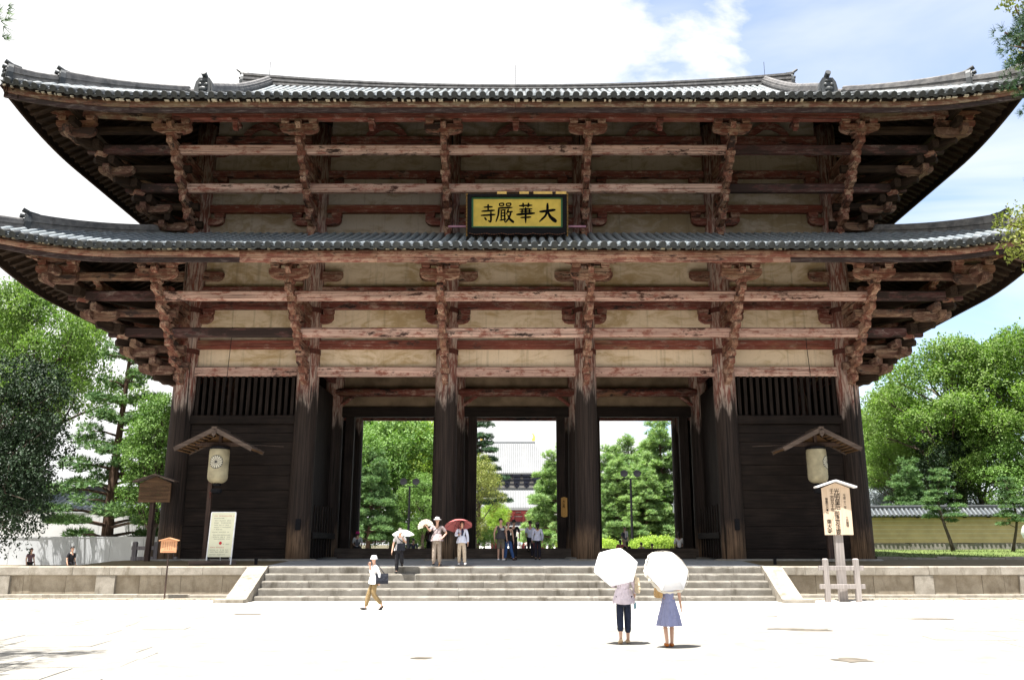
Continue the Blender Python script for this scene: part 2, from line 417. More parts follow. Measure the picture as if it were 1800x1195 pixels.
# frog-leg struts high on the upper wall
def frogleg():
    pts = []
    for k in range(13):
        t = k/12; pts.append((-0.95+1.9*t, 0.62*sin(pi*t)**0.7))
    inner = [(0.62-1.24*k/8, 0.30*sin(pi*k/8)) for k in range(9)]
    return MB().extr(pts + inner, -0.06, 0.06, 'y').mesh('frog_leg_strut', M['red'])
fl = frogleg()
for i in range(5):
    inst('frog_leg_strut', fl, gate, ((COLX[i]+COLX[i+1])/2, -0.2, 20.42))

# corbel arms along the wall beside each pillar
def corbel_mesh(L, h, blk, s, mat):
    b = MB()
    b.extr([(s*0.40, 0.0), (s*(L-0.28), 0.0), (s*(L-0.10), 0.07), (s*L, 0.20), (s*L, h), (s*0.40, h)], -0.13, 0.13, 'y')
    me = b.mesh('corbel', mat)
    if not blk: return me, None
    b = MB(); b.extr([(s*(L-0.36), h+.002), (s*(L-0.04), h+.002), (s*(L+0.02), h+0.10), (s*(L+0.02), h+0.26), (s*(L-0.42), h+0.26), (s*(L-0.42), h+0.10)], -0.17, 0.17, 'y')
    return me, b.mesh('corbel_block', mat)
for sg in (-1, 1):
    cm1 = corbel_mesh(0.98, 0.38, True, sg, M['red']); cm2 = corbel_mesh(1.30, 0.40, False, sg, M['tanwood']); cm3 = corbel_mesh(1.10, 0.34, True, sg, M['red'])
    for x in COLX:
        for cm, z in ((cm1, 11.38), (cm2, 13.35), (cm3, 15.98), (cm3, 17.70), (cm3, 19.42)):
            o = inst('corbel', cm[0], gate, (x, -0.06, z))
            if cm[1]: inst('corbel_block', cm[1], o)

# stepped bracket arms
def arm_mesh(L, h=0.39, w=0.25, nose=0.24):
    e = L + nose
    pr = [(0.25, 0.0), (L-0.30, 0.0), (L-0.20, 0.02), (L-0.02, 0.10), (e-0.06, 0.10), (e-0.02, 0.16), (e, 0.24), (e-0.01, 0.33), (e-0.05, h), (0.25, h)]
    return MB().extr(pr, -w/2, w/2, 'y')
def block_mesh(s=0.40, h=0.25):
    b = MB(); t = s*0.36; m = s*0.5
    vs = [(-t,-t,0),(t,-t,0),(t,t,0),(-t,t,0),(-m,-m,h*0.42),(m,-m,h*0.42),(m,m,h*0.42),(-m,m,h*0.42),(-m,-m,h),(m,-m,h),(m,m,h),(-m,m,h)]
    b.add(vs, [(3,2,1,0),(8,9,10,11)] + [(a+i, a+(i+1)%4, a+4+(i+1)%4, a+4+i) for a in (0,4) for i in range(4)])
    return b
BL = block_mesh().mesh('bracket_block', M['tanwood']); BLs = block_mesh(0.33, 0.23).mesh('bracket_block', M['red'])
def stack(x, y, z0, ang, k0=1, scale=1.0, inner=True, mat='tanwood', last=6):
    for k in range(k0, last+1):
        L = (0.80 + 0.60*(k-1)) * scale
        me = shared(('arm', k, scale, mat), lambda: arm_mesh(L).mesh('bracket_arm', M[mat]))
        a = inst('bracket_arm', me, gate, (x, y, z0 - 0.51 + 0.62*(k-1)), (R.uniform(-0.012, 0.012), 0, ang + R.uniform(-0.004, 0.004)))
        inst('bracket_block', BL, a, (L, 0, 0.39))
        if inner and k >= 3: inst('bracket_block', BLs, a, (L - 1.2*scale, 0, 0.39))
FR = -pi/2
for z0 in (9.06, 9.06 + DU):
    for x in COLX: stack(x, 0, z0, FR)
    for sx, ang in ((-14.44, pi), (14.44, 0.0)):
        for y in ROWY: stack(sx, y, z0, ang, inner=True, mat='red' if y > 1 else 'tanwood')
    stack(-14.44, 0, z0, -3*pi/4, 1, sqrt(2), False, 'soffit'); stack(14.44, 0, z0, -pi/4, 1, sqrt(2), False, 'soffit')

# tie beams running along the brackets, outer purlins and their boat-shaped arms
def tie(d, za, zb, mat, ext):
    xs = [-14.44-d-ext] + COLX + [14.44+d+ext]
    for i in range(len(xs)-1):
        beam_x('tie_beam', xs[i]+0.005, xs[i+1]-0.005, -d, za, zb, 0.28, M['blackbeam'] if i in (0, 6) or (za < 11 and i == 1) or (za > 15 and i == 5) else mat, c=0.05)
    ys = [-d-ext, 0, 5.4, 10.8, 10.8+d+ext]
    for s in (-1, 1):
        for i in range(len(ys)-1):
            beam_y('tie_beam', ys[i]+0.005, ys[i+1]-0.005, s*(14.44+d), za+0.06, zb+0.06, 0.28, M['soffit'], c=0.05)
for du in (0, DU+0.05):
    tie(3.2, 11.52+du, 11.92+du, M['beam'], 0.55); tie(2.0, 10.28+du, 10.68+du, M['beam'], 0.55)
M['cornerwood'] = m_paintwood('brown corner timber', pale_amt=0.5, dark_amt=0.62, tan_amt=0.6, pale=(0.36,0.25,0.18), red=(0.10,0.045,0.033), tan_=(0.20,0.12,0.075))
# stepped noses at the eave corner under every second tier
for du in (0, DU):
    for d, z in ((0.8, 9.2), (1.4, 9.8), (2.6, 11.05), (3.8, 12.25)):
        for s in (-1, 1):
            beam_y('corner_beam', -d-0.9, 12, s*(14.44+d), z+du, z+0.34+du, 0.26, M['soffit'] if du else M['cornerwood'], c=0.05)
            sa = shared('cornerarm', lambda: MB().extr([(-0.75, 0.36), (-0.75, 0.20), (-0.66, 0.07), (-0.45, 0.0), (0.45, 0.0), (0.66, 0.07), (0.75, 0.20), (0.75, 0.36)], -0.13, 0.13, 'y').mesh('corner_arm', M['cornerwood']))
            for rz in (0, pi/2): inst('corner_arm', sa, gate, (s*(14.44+d+(0.30 if rz else 0)), -d-(0.30 if not rz else 0), z-0.30+du+R.uniform(-.02,.02)), (0, 0, rz + R.uniform(-.03,.03)))
            beam_x('corner_beam', -(14.44+d+0.9) if s < 0 else 14.0, -14.0 if s < 0 else 14.44+d+0.9, -d, z-0.05+du, z+0.27+du, 0.26, M['soffit'] if du else M['cornerwood'], c=0.05)
DP = 3.86
def boat_mesh(L, h):
    return MB().extr([(-L/2, h), (-L/2, h*0.55), (-L/2+0.07, h*0.28), (-L/2+0.24, 0.04), (-L/2+0.40, 0), (L/2-0.40, 0), (L/2-0.24, 0.04), (L/2-0.07, h*0.28), (L/2, h*0.55), (L/2, h)], -0.15, 0.15, 'y')
def toparm_mesh(L, h):
    return MB().extr([(-L/2, h), (-L/2+0.02, h*0.75), (-L/2+0.22, h*0.62), (-L/2+0.28, h*0.40), (-L/2+0.48, h*0.30), (-L/2+0.56, 0), (L/2-0.56, 0), (L/2-0.48, h*0.30), (L/2-0.28, h*0.40), (L/2-0.22, h*0.62), (L/2-0.02, h*0.75), (L/2, h)], -0.14, 0.14, 'y')
boat = boat_mesh(1.62, 0.42).mesh('boat_arm', M['tanwood']); toparm = toparm_mesh(2.6, 0.24).mesh('purlin_arm', M['tanwood'])
eb = block_mesh(0.34, 0.22).mesh('bracket_block', M['tanwood'])
boat_u = boat_mesh(1.62, 0.38).mesh('boat_arm', M['tanwood'])
def purlin_support(x, y, zb, rz, up):
    a = inst('boat_arm', boat_u if up else boat, gate, (x, y, zb), (0, 0, rz))
    h = 0.38 if up else 0.42
    for s in (-1, 1): inst('bracket_block', eb, a, (s*0.58, 0, h))
    inst('purlin_arm', toparm, gate, (x, y, zb+h+0.20), (0, 0, rz))
for up, zb, zp in ((0, 12.22, 12.98), (1, 12.20+DU, 19.20)):
    for x in COLX: purlin_support(x, -DP, zb, 0, up)
    for s in (-1, 1):
        for y in (0, 5.4): purlin_support(s*(14.44+DP), y, zb, pi/2, up)
        for q in (0, 1):      # where the corner arm meets the purlin
            if q == 0: purlin_support(s*(14.44+DP+0.1), -DP-0.1, zb+0.1, 0, up)
    for i in range(5): beam_x('purlin', COLX[i]+0.002, COLX[i+1]-0.002, -DP, zp, zp+0.42, 0.32, M['redder'] if up else M['red'], c=0.06)
    for s in (-1, 1):
        e = 14.44+DP+1.1
        if s < 0: beam_x('purlin', -e, -14.442, -DP, zp+0.12, zp+0.54, 0.32, M['grey_fascia'], c=0.06, zz=(zp+0.30, zp))
        else: beam_x('purlin', 14.442, e, -DP, zp+0.12, zp+0.54, 0.32, M['grey_fascia'], c=0.06, zz=(zp, zp+0.30))
        beam_y('purlin', -DP-1.0, 14.6, s*(14.44+DP), zp+0.05, zp+0.47, 0.32, M['soffit'], c=0.06)
# centre arm ends poking under the purlin, and the little struts at mid bay of the upper eave
nosem = MB().extr([(0, 0.0), (0.75, 0.05), (0.98, 0.12), (1.05, 0.25), (0.98, 0.40), (0, 0.62)], -0.11, 0.11, 'y').mesh('arm_nose', M['tanwood'])
for z in (12.38, 12.30+DU):
    for x in COLX: inst('arm_nose', nosem, gate, (x, -3.2, z), (0, 0, FR))
strutm = MB().box(-0.13, 0.13, -0.2, 0.45, -0.14, 0.0).extr([(-0.09, -0.42), (0.09, -0.42), (0.11, -0.14), (-0.11, -0.14)], -0.12, 0.12, 'y').mesh('eave_strut', M['red'])
for i in range(5): inst('eave_strut', strutm, gate, ((COLX[i]+COLX[i+1])/2, -DP-0.02, 19.21))

# ------------------------------------------------------------------ roofs
class Roof:
    def __init__(s, d, ze, p1, p2, rise, x0, pw, Smax):
        s.d, s.ze, s.p1, s.p2, s.rise, s.x0, s.pw, s.S = d, ze, p1, p2, rise, x0, pw, Smax
        s.W = 14.44 + d + 0.28; s.H = 5.4 + d
    def prof(s, t): return s.p1*t + s.p2*t*t
    def lift(s, along, t, half):
        c = (along + t - (half - (s.W - s.x0))) / (s.W - s.x0)
        return s.rise * max(0.0, min(c, 1.0))**s.pw * max(0.0, 1 - t/6.0)**1.2
    def front(s, x, t, dz=0.0, sgn=1):
        """t metres in from the front eave"""
        return Vector((x, -s.d + t, s.ze + s.prof(t) + s.lift(abs(x), t, s.W) + dz + s.sag(x, t)))
    def sag(s, x, t): return (0.30 * (abs(x)/14.0)**2.2 * max(0, (t-6)/5.3)**1.5) if s.S > 8 else 0.0
    def rear(s, x, t, dz=0.0):
        p = s.front(x, t, dz); p.y = 2*YC - p.y; return p
    def side(s, sg, y, t, dz=0.0):
        v = abs(y - YC)
        return Vector((sg*(s.W - t), y, s.ze + s.prof(t) + s.lift(v, t, s.H) + dz))

def build_roof(rf, label, gable):
    top = empty('roof', (0,0,0), 0, label); top.parent = gate
    W, H, S_ = rf.W, rf.H, rf.S
    GX = 14.3 if gable else None
    def smax_f(x):
        if gable: return S_ if abs(x) <= GX else max(0.02, W - abs(x))
        return min(S_, max(0.02, W - abs(x)))
    # tiled sheet and boarded soffit
    xs = []; x = -W
    n = 116
    xs = [-W + 2*W*i/n for i in range(n+1)]
    if gable: xs = sorted(set([q for q in xs if abs(abs(q)-GX) > 0.06] + [GX, -GX, GX+0.01, -GX-0.01]))
    def slope(fn, ps, smax, m, dz):
        b = MB(); vs = []; fs = []
        for p in ps:
            for j in range(m+1): vs.append(fn(p, smax(p)*j/m, dz))
        k = m+1
        for i in range(len(ps)-1):
            for j in range(m): fs.append((i*k+j, (i+1)*k+j, (i+1)*k+j+1, i*k+j+1))
        return b.add(vs, fs)
    m = 14
    yS = lambda y: min((W-GX+0.02) if gable else S_, max(0.02, H - abs(y-YC)))
    ys = [YC - H + 2*H*i/60 for i in range(61)]
    tl = MB(); sf = MB()
    for dz, b, t0 in ((0.0, tl, 0), (-0.22, sf, 0.12)):
        for q in (slope(rf.front, xs, smax_f, m, dz), slope(rf.rear, xs, smax_f, m, dz),
                  slope(lambda y, t, z: rf.side(-1, y, t, z), ys, yS, 8, dz), slope(lambda y, t, z: rf.side(1, y, t, z), ys, yS, 8, dz)):
            b.add(q.v, q.f)
    tl.build('tile_bed', M['tile_gap'], top, smooth=True); sf.build('soffit_boards', M['soffit'], top)
    # rounded cover tile rows: eave ends are single tiles, the rows above are joined
    sp = 0.372; nrow = int(2*(W-0.12)/sp); x0 = -(nrow-1)*sp/2
    rows = MB(); r = 0.125
    def row(fn, p, tmax, across):
        mm = max(2, int(tmax/0.42))
        for j in range(mm):
            t0, t1 = tmax*j/mm, tmax*(j+1)/mm
            a, b = fn(p, t0), fn(p, t1)
            vs = []
            for q, rr in ((a, r), (b, r*0.86)):
                for k in range(5):
                    an = pi*k/4; vs.append(q + across*(cos(an)*rr) + Vector((0,0,0.03 + sin(an)*rr*1.05)))
            rows.add(vs, [(k, k+1, 6+k, 5+k) for k in range(4)] + [(4,3,2,1,0)])
    et = MB(); et.lathe([(0.085, 0.012), (0.088, 0.0), (0.128, 0.0), (0.134, 0.02), (0.134, 0.10), (0.122, 0.16), (0.118, 0.42)], 14)
    etm = et.mesh('eave_tile', M['tile_dark'], False)
    fm = MB(); nn = 6; vs = []
    for j, yy in enumerate((0.0, 0.30)):
        for k in range(nn+1):
            u = -0.15 + 0.30*k/nn; zz = -0.085 + 0.085*(u/0.15)**2
            vs += [(u, yy, zz + 0.035), (u, yy, zz - (0.055 if j == 0 else 0.02))]
    fs = []
    for k in range(nn):
        a = 2*k; c2 = 2*(nn+1)+2*k
        fs += [(a, a+1, a+3, a+2), (a, a+2, c2+2, c2), (a+1, c2+1, c2+3, a+3), (c2, c2+2, c2+3, c2+1)]
    fm.add(vs, fs); ftm = fm.mesh('pan_tile', M['tile_dark'])
    ax = Vector((1,0,0))
    for i in range(nrow):
        x = x0 + i*sp; tm = smax_f(x)
        if tm > 0.35: row(rf.front, x, tm, ax)
        p0, p1 = rf.front(x, 0), rf.front(x, 0.3)
        dd = p1 - p0
        o = inst('eave_tile', etm, top, p0 + Vector((R.uniform(-.012,.012), -0.06 + R.uniform(-.02,.01), 0.02 + R.uniform(-.012,.012)))); o.rotation_euler = (atan2(dd.z, dd.y) - pi/2, 0, 0)
        if i < nrow-1:
            xm = x + sp/2; p0, p1 = rf.front(xm, 0), rf.front(xm, 0.3); dd = p1 - p0; q0 = rf.front(xm-0.1, 0); q1 = rf.front(xm+0.1, 0)
            o = inst('pan_tile', ftm, top, p0 + Vector((0, -0.03 + R.uniform(-.012,.012), -0.01 + R.uniform(-.01,.01)))); o.rotation_euler = (atan2(dd.z, dd.y), -atan2((q1-q0).z, 0.2), 0)
    se = MB(); nys = int(2*(H-0.12)/sp); y0 = YC - (nys-1)*sp/2
    for sg in (-1, 1):
        for i in range(nys):
            y = y0 + i*sp; tm = yS(y)
            if tm > 0.35: row(lambda p, t: rf.side(sg, p, t), y, tm, Vector((0,1,0)))
            c = rf.side(sg, y, 0)
            Mx = Matrix.Translation(c + Vector((sg*0.05, 0, 0.02))) @ Matrix.Rotation(sg*pi/2, 4, 'Y')
            se.lathe([(0.13, -0.40), (0.134, 0.02)], 8, (0,0,0), True, Mx)
    se.build('side_eave_tiles', M['tile_dark'], top, kind='stuff')
    rows.build('cover_tile_rows', M['tile'], top, kind='stuff')
    return top

lower = Roof(6.2, 12.80, 0.378, 0.0125, 0.86, 15.0, 1.8, 5.80)
upper = Roof(5.9, 19.22, 0.526, 0.0061, 0.70, 15.0, 1.9, 11.30)
roofL = build_roof(lower, 'lower tiled skirt roof', False)
roofU = build_roof(upper, 'upper tiled hip-and-gable roof', True)

# fascia boards, eave battens, rafters
def fascia(rf, top, zt, h1, h2, m1, m2):
    nseg = 8; W = rf.W - 0.10
    for k in range(nseg):
        xa, xb = -W + 2*W*k/nseg + 0.004, -W + 2*W*(k+1)/nseg - 0.004
        for (dz, h, y, th, mat, nm) in ((zt, h1, 0.16, 0.09, m1, 'fascia_board'), (zt-h1, h2, 0.22, 0.09, m2 if k in (0, 1, 6, 7) or rf is upper else m1, 'fascia_rail')):
            b = MB(); cnt = 14; vs = []; L0 = (xa+xb)/2
            for i in range(cnt+1):
                x = xa + (xb-xa)*i/cnt; q = rf.front(x, 0)
                for dy, dzz in ((y, 0), (y, -h), (y+th, -h), (y+th, 0)): vs.append((x-L0, q.y+dy, q.z+dz+dzz))
            fs = [(0,1,2,3), tuple(4*cnt+j for j in (3,2,1,0))]
            for i in range(cnt):
                for j in range(4): fs.append((4*i+j, 4*(i+1)+j, 4*(i+1)+(j+1) % 4, 4*i+(j+1) % 4))
            b.add(vs, fs); b.build(nm, mat, top, (L0, 0, 0))
    # broken white mortar bits and a dark batten under the tiles
    b = MB(); bt = MB(); x = -W
    while x < W:
        ln = R.uniform(0.03, 0.22); q = rf.front(x, 0)
        if R.random() < 0.6: bt.box(x, x+ln, q.y+0.06, q.y+0.2, q.z+zt-0.02, q.z+zt-0.02+R.uniform(0.03, 0.07))
        x += ln + R.uniform(0.02, 0.2)
    bt.build('eave_mortar', M['mortar'], top, kind='stuff')
    vs = []; cnt = 120
    for i in range(cnt+1):
        q = rf.front(-W + 2*W*i/cnt, 0)
        for dy, dz in ((0.08, -0.05), (0.10, zt+0.01), (0.24, zt+0.01), (0.24, -0.05)): vs.append((q.x, q.y+dy, q.z+dz))
    fs = []
    for i in range(cnt):
        for j in range(4): fs.append((4*i+j, 4*(i+1)+j, 4*(i+1)+(j+1) % 4, 4*i+(j+1) % 4))
    b.add(vs, fs); b.build('eave_batten', M['dark'], top)
    # side fascias
    for s in (-1, 1):
        b = MB(); vs = []; cnt = 40; H = rf.H - 0.1
        for i in range(cnt+1):
            q = rf.side(s, YC-H+2*H*i/cnt, 0)
            for dx, dz in ((-0.18*s, -0.05), (-0.18*s, zt-h1-h2*0.5), (-0.28*s, zt-h1-h2*0.5), (-0.28*s, -0.05)): vs.append((q.x+dx, q.y, q.z+dz))
        fs = []
        for i in range(cnt):
            for j in range(4): fs.append((4*i+j, 4*(i+1)+j, 4*(i+1)+(j+1) % 4, 4*i+(j+1) % 4))
        b.add(vs, fs); b.build('side_fascia', M['soffit'], top)
def rafters(rf, top, zf, zpur):
    b = MB(); sl = (zpur - zf)/((rf.d-0.3) - DP)
    def raft(p, outer, inner, horiz):   # horiz: unit outward vector
        pass
    W, H = rf.W, rf.H
    def one(base, out, l0, l1, lift):
        # base: point on the wall line; from l0 to l1 metres outwards
        side_ = Vector((-out.y, out.x, 0)); w = 0.075
        vs = []
        for l in (l0, (l0+l1)/2, l1):
            z = zf + sl*((rf.d-0.3) - l) + lift * max(0, (l-1.0)/(rf.d-1.0))**1.6
            c = base + out*l
            for sgn, dz in ((-1, 0), (1, 0), (1, 0.17), (-1, 0.17)): vs.append((c.x+side_.x*w*sgn, c.y+side_.y*w*sgn, z+dz))
        fs = [(0,1,2,3), (11,10,9,8)]
        for i in range(2):
            for j in range(4): fs.append((4*i+j, 4*(i+1)+j, 4*(i+1)+(j+1) % 4, 4*i+(j+1) % 4))
        b.add(vs, fs)
    x = -W + 0.5
    while x < W - 0.4:
        over = max(0, abs(x) - 14.44)
        one(Vector((x, 0, 0)), Vector((0,-1,0)), over if over > 0 else -0.3, rf.d-0.26, rf.lift(abs(x), 0, W)); x += 0.46
    y = YC - H + 0.5
    while y < YC + H - 0.4:
        over = max(0, abs(y-YC) - 5.4)
        for s in (-1, 1): one(Vector((s*14.44, y, 0)), Vector((s,0,0)), over if over > 0 else -0.3, rf.d-0.26, rf.lift(abs(y-YC), 0, H))
        y += 0.46
    b.build('rafters', M['soffit'], top, kind='stuff')
    # boards over the rafters, out of which the soffit reads
    bb = MB(); 
    def zz(l, lift): return zf + sl*((rf.d-0.3)-l) + 0.175 + lift*max(0, (l-1.0)/(rf.d-1.0))**1.6
    n = 60
    for (cnt, half, mk) in ((90, W, 'f'), (50, H, 'l'), (50, H, 'r')):
        vs = []; fs = []
        for i in range(cnt+1):
            a = -half + 2*half*i/cnt; over = max(-0.4, abs(a) - (half - rf.d))
            for j in range(7):
                l = over + (rf.d - 0.2 - over)*j/6 if over < rf.d-0.2 else rf.d-0.2
                z = zz(l, rf.lift(abs(a), 0, half))
                if mk == 'f': vs.append((a, -l, z))
                else: vs.append(((-1 if mk == 'l' else 1)*(14.44+l), YC + a, z))
        for i in range(cnt):
            for j in range(6): fs.append((7*i+j, 7*(i+1)+j, 7*(i+1)+j+1, 7*i+j+1))
        bb.add(vs, fs)
    bb.build('eave_boards', M['soffit'], top)
    # hip rafters
    for s in (-1, 1):
        hb = MB(); vs = []
        d2 = Vector((s, -1, 0)).normalized(); sd2 = Vector((-d2.y, d2.x, 0))
        pts = []
        for i in range(9):
            l = -0.2 + (rf.d-0.1)*i/8
            z = zf + sl*((rf.d-0.3)-l) - 0.20 + rf.rise*max(0, (l-1.0)/(rf.d-1.0))**1.6
            c = Vector((s*(14.44+l), -l, 0))
            for q, dz in ((-0.16, 0), (0.16, 0), (0.16, 0.42), (-0.16, 0.42)): vs.append((c.x+sd2.x*q, c.y+sd2.y*q, z+dz))
        fs = [(0,1,2,3), (35,34,33,32)]
        for i in range(8):
            for j in range(4): fs.append((4*i+j, 4*(i+1)+j, 4*(i+1)+(j+1) % 4, 4*i+(j+1) % 4))
        hb.add(vs, fs).build('hip_rafter', M['soffit'], top)
M['mortar'] = m_plain('old lime mortar', (0.55, 0.48, 0.36), 0.9, 0.1, 0.35, 9)
fascia(lower, roofL, -0.11, 0.26, 0.19, M['fascia'], M['black_fascia'])
fascia(upper, roofU, -0.16, 0.24, 0.20, M['grey_fascia'], M['black_fascia'])
rafters(lower, roofL, 12.46, 13.42)
rafters(upper, roofU, 18.78, 19.64)

# ridges of stacked flat tiles with their end ornaments
def ridge_strip(pts, h, w, layers=4, name='ridge', top=None, mat=None, capr=0.13):
    """pts: base line; stacked courses, each its own ledge, and a rounded cap"""
    b = MB(); m = len(pts)
    hs = [h]*m if not isinstance(h, (list, tuple)) else h
    for ly in range(layers):
        wl = (w if ly % 2 == 0 else w*0.80)/2
        vs = []
        for i, p in enumerate(pts):
            d = Vector(pts[min(i+1, m-1)]) - Vector(pts[max(i-1, 0)]); d.z = 0; d.normalize(); sd2 = Vector((-d.y, d.x, 0))
            z0 = hs[i]*ly/layers; z1 = hs[i]*(ly+1)/layers
            for sg, z in ((-1, z0), (1, z0), (1, z1), (-1, z1)): vs.append(Vector(p) + sd2*wl*sg + Vector((0,0,z)))
        fs = [(0,1,2,3), tuple(4*(m-1)+j for j in (3,2,1,0))]
        for i in range(m-1):
            for j in range(4): fs.append((4*i+j, 4*(i+1)+j, 4*(i+1)+(j+1) % 4, 4*i+(j+1) % 4))
        b.add(vs, fs)
    b.tube([Vector(p)+Vector((0,0,hs[i])) for i, p in enumerate(pts)], capr, 8)
    return b.build(name, mat or M['ridge'], top)
M['ridge'] = m_stone('stacked ridge tile', (0.19,0.183,0.18), (0.085,0.085,0.09), (0.045,0.042,0.042), 0.6, 1.6)
def ornament(loc, ang, k, top, front=False):
    """end tile facing local +X: arched demon-face plate, a horn tile on top, stacked roll tiles before it"""
    b = MB()
    out = [(-0.34, -0.1), (-0.36, 0.30), (-0.31, 0.58), (-0.20, 0.76), (0.20, 0.76), (0.31, 0.58), (0.36, 0.30), (0.34, -0.1)]
    b.extr([(p*k, q*k) for p, q in out], -0.12*k, 0.10*k, 'x')
    b.extr([(p*k*0.8, q*k*0.86+0.03*k) for p, q in out], 0.10*k, 0.15*k, 'x')
    b.ball((0.15*k, -0.12*k, 0.44*k), (0.06*k, 0.08*k, 0.07*k), 8, 5); b.ball((0.15*k, 0.12*k, 0.44*k), (0.06*k, 0.08*k, 0.07*k), 8, 5); b.ball((0.17*k, 0, 0.24*k), (0.09*k, 0.17*k, 0.09*k), 8, 5); b.ball((0.15*k, 0, 0.60*k), (0.05*k, 0.16*k, 0.05*k), 8, 5)
    b.tube([(-0.5*k, 0, 0.80*k), (-0.1*k, 0, 0.82*k), (0.22*k, 0, 0.93*k)], [0.10*k, 0.105*k, 0.11*k], 10)
    if not front:
        for z, l in ((0.60, 0.30), (0.38, 0.26), (0.14, 0.28)):
            b.tube([(0.0, -0.02, z*k), (l*k, -0.02, (z+0.03)*k)], 0.10*k, 10)
    return b.build('ridge_ornament', M['tile_dark'], top, loc, (0, 0, ang))
# main ridge, sweeping up at both ends
pts = []; hs = []
for i in range(41):
    x = -14.95 + 29.9*i/40
    pts.append((x, YC, 25.74 + 0.52*(abs(x)/14.95)**2.2)); hs.append(0.42 + 0.20*(abs(x)/14.95)**2)
ridge_strip(pts, hs, 0.62, 5, 'main_ridge', roofU)
for s, a in ((-1, pi), (1, 0)):
    ornament((s*15.0, YC, 26.22), a, 0.85, roofU)
    o = MB().tube([(s*14.8, YC, 26.95), (s*15.1, YC, 27.02), (s*15.4, YC, 27.24)], [0.10, 0.09, 0.06], 8).build('ridge_horn', M['tile_dark'], roofU)
    # lightning rod
    MB().tube([(s*13.6, YC, 26.9), (s*13.6, YC, 27.7)], 0.012, 6).build('lightning_rod', M['blackiron'], roofU)
MB().tube([(-0.1, YC, 26.3), (-0.1, YC, 27.5)], 0.012, 6).build('lightning_rod', M['blackiron'], roofU)
# descending ridges and corner ridges
for s in (-1, 1):
    pts = [upper.front(s*13.55, 11.0 - 8.1*i/14) for i in range(15)]
    ridge_strip(pts, 0.52, 0.52, 4, 'descending_ridge', roofU)
    e = upper.front(s*13.55, 2.75); ornament(e + Vector((0, 0, 0.0)), -pi/2, 1.12, roofU, True)
    pts = [upper.front(s*14.15, 11.2 - 8.6*i/14) for i in range(15)]
    ridge_strip(pts, 0.20, 0.34, 2, 'gable_edge', roofU)
    for rf, tp, stops in ((upper, roofU, ((5.3, 1.55), (1.55, 0.22))), (lower, roofL, ((5.7, 1.5), (1.5, 0.22)))):
        for a, bb in stops:
            pts = []
            for i in range(17):
                t = a + (bb-a)*i/16; q = rf.front(s*(rf.W - t), t); pts.append(q)
            hh = [0.36 + 0.24*(i/16)**3 for i in range(17)]
            ridge_strip(pts, hh, 0.44, 4, 'corner_ridge', tp)
            e = pts[-1]; ornament(e + Vector((s*0.03, -0.03, 0.02)), -pi/4 if s > 0 else -3*pi/4, 0.84, tp)
    # gable wall
    MB().extr([(YC-5.4, 22.4), (YC+5.4, 22.4), (YC, 25.6)], s*13.7-0.05, s*13.7+0.05, 'x').build('gable_wall', M['plaster'], gate)
ridge_strip([(-14.9 + 29.8*i/30, -0.34, 15.30) for i in range(31)], 0.10, 0.30, 2, 'flashing_course', roofL)

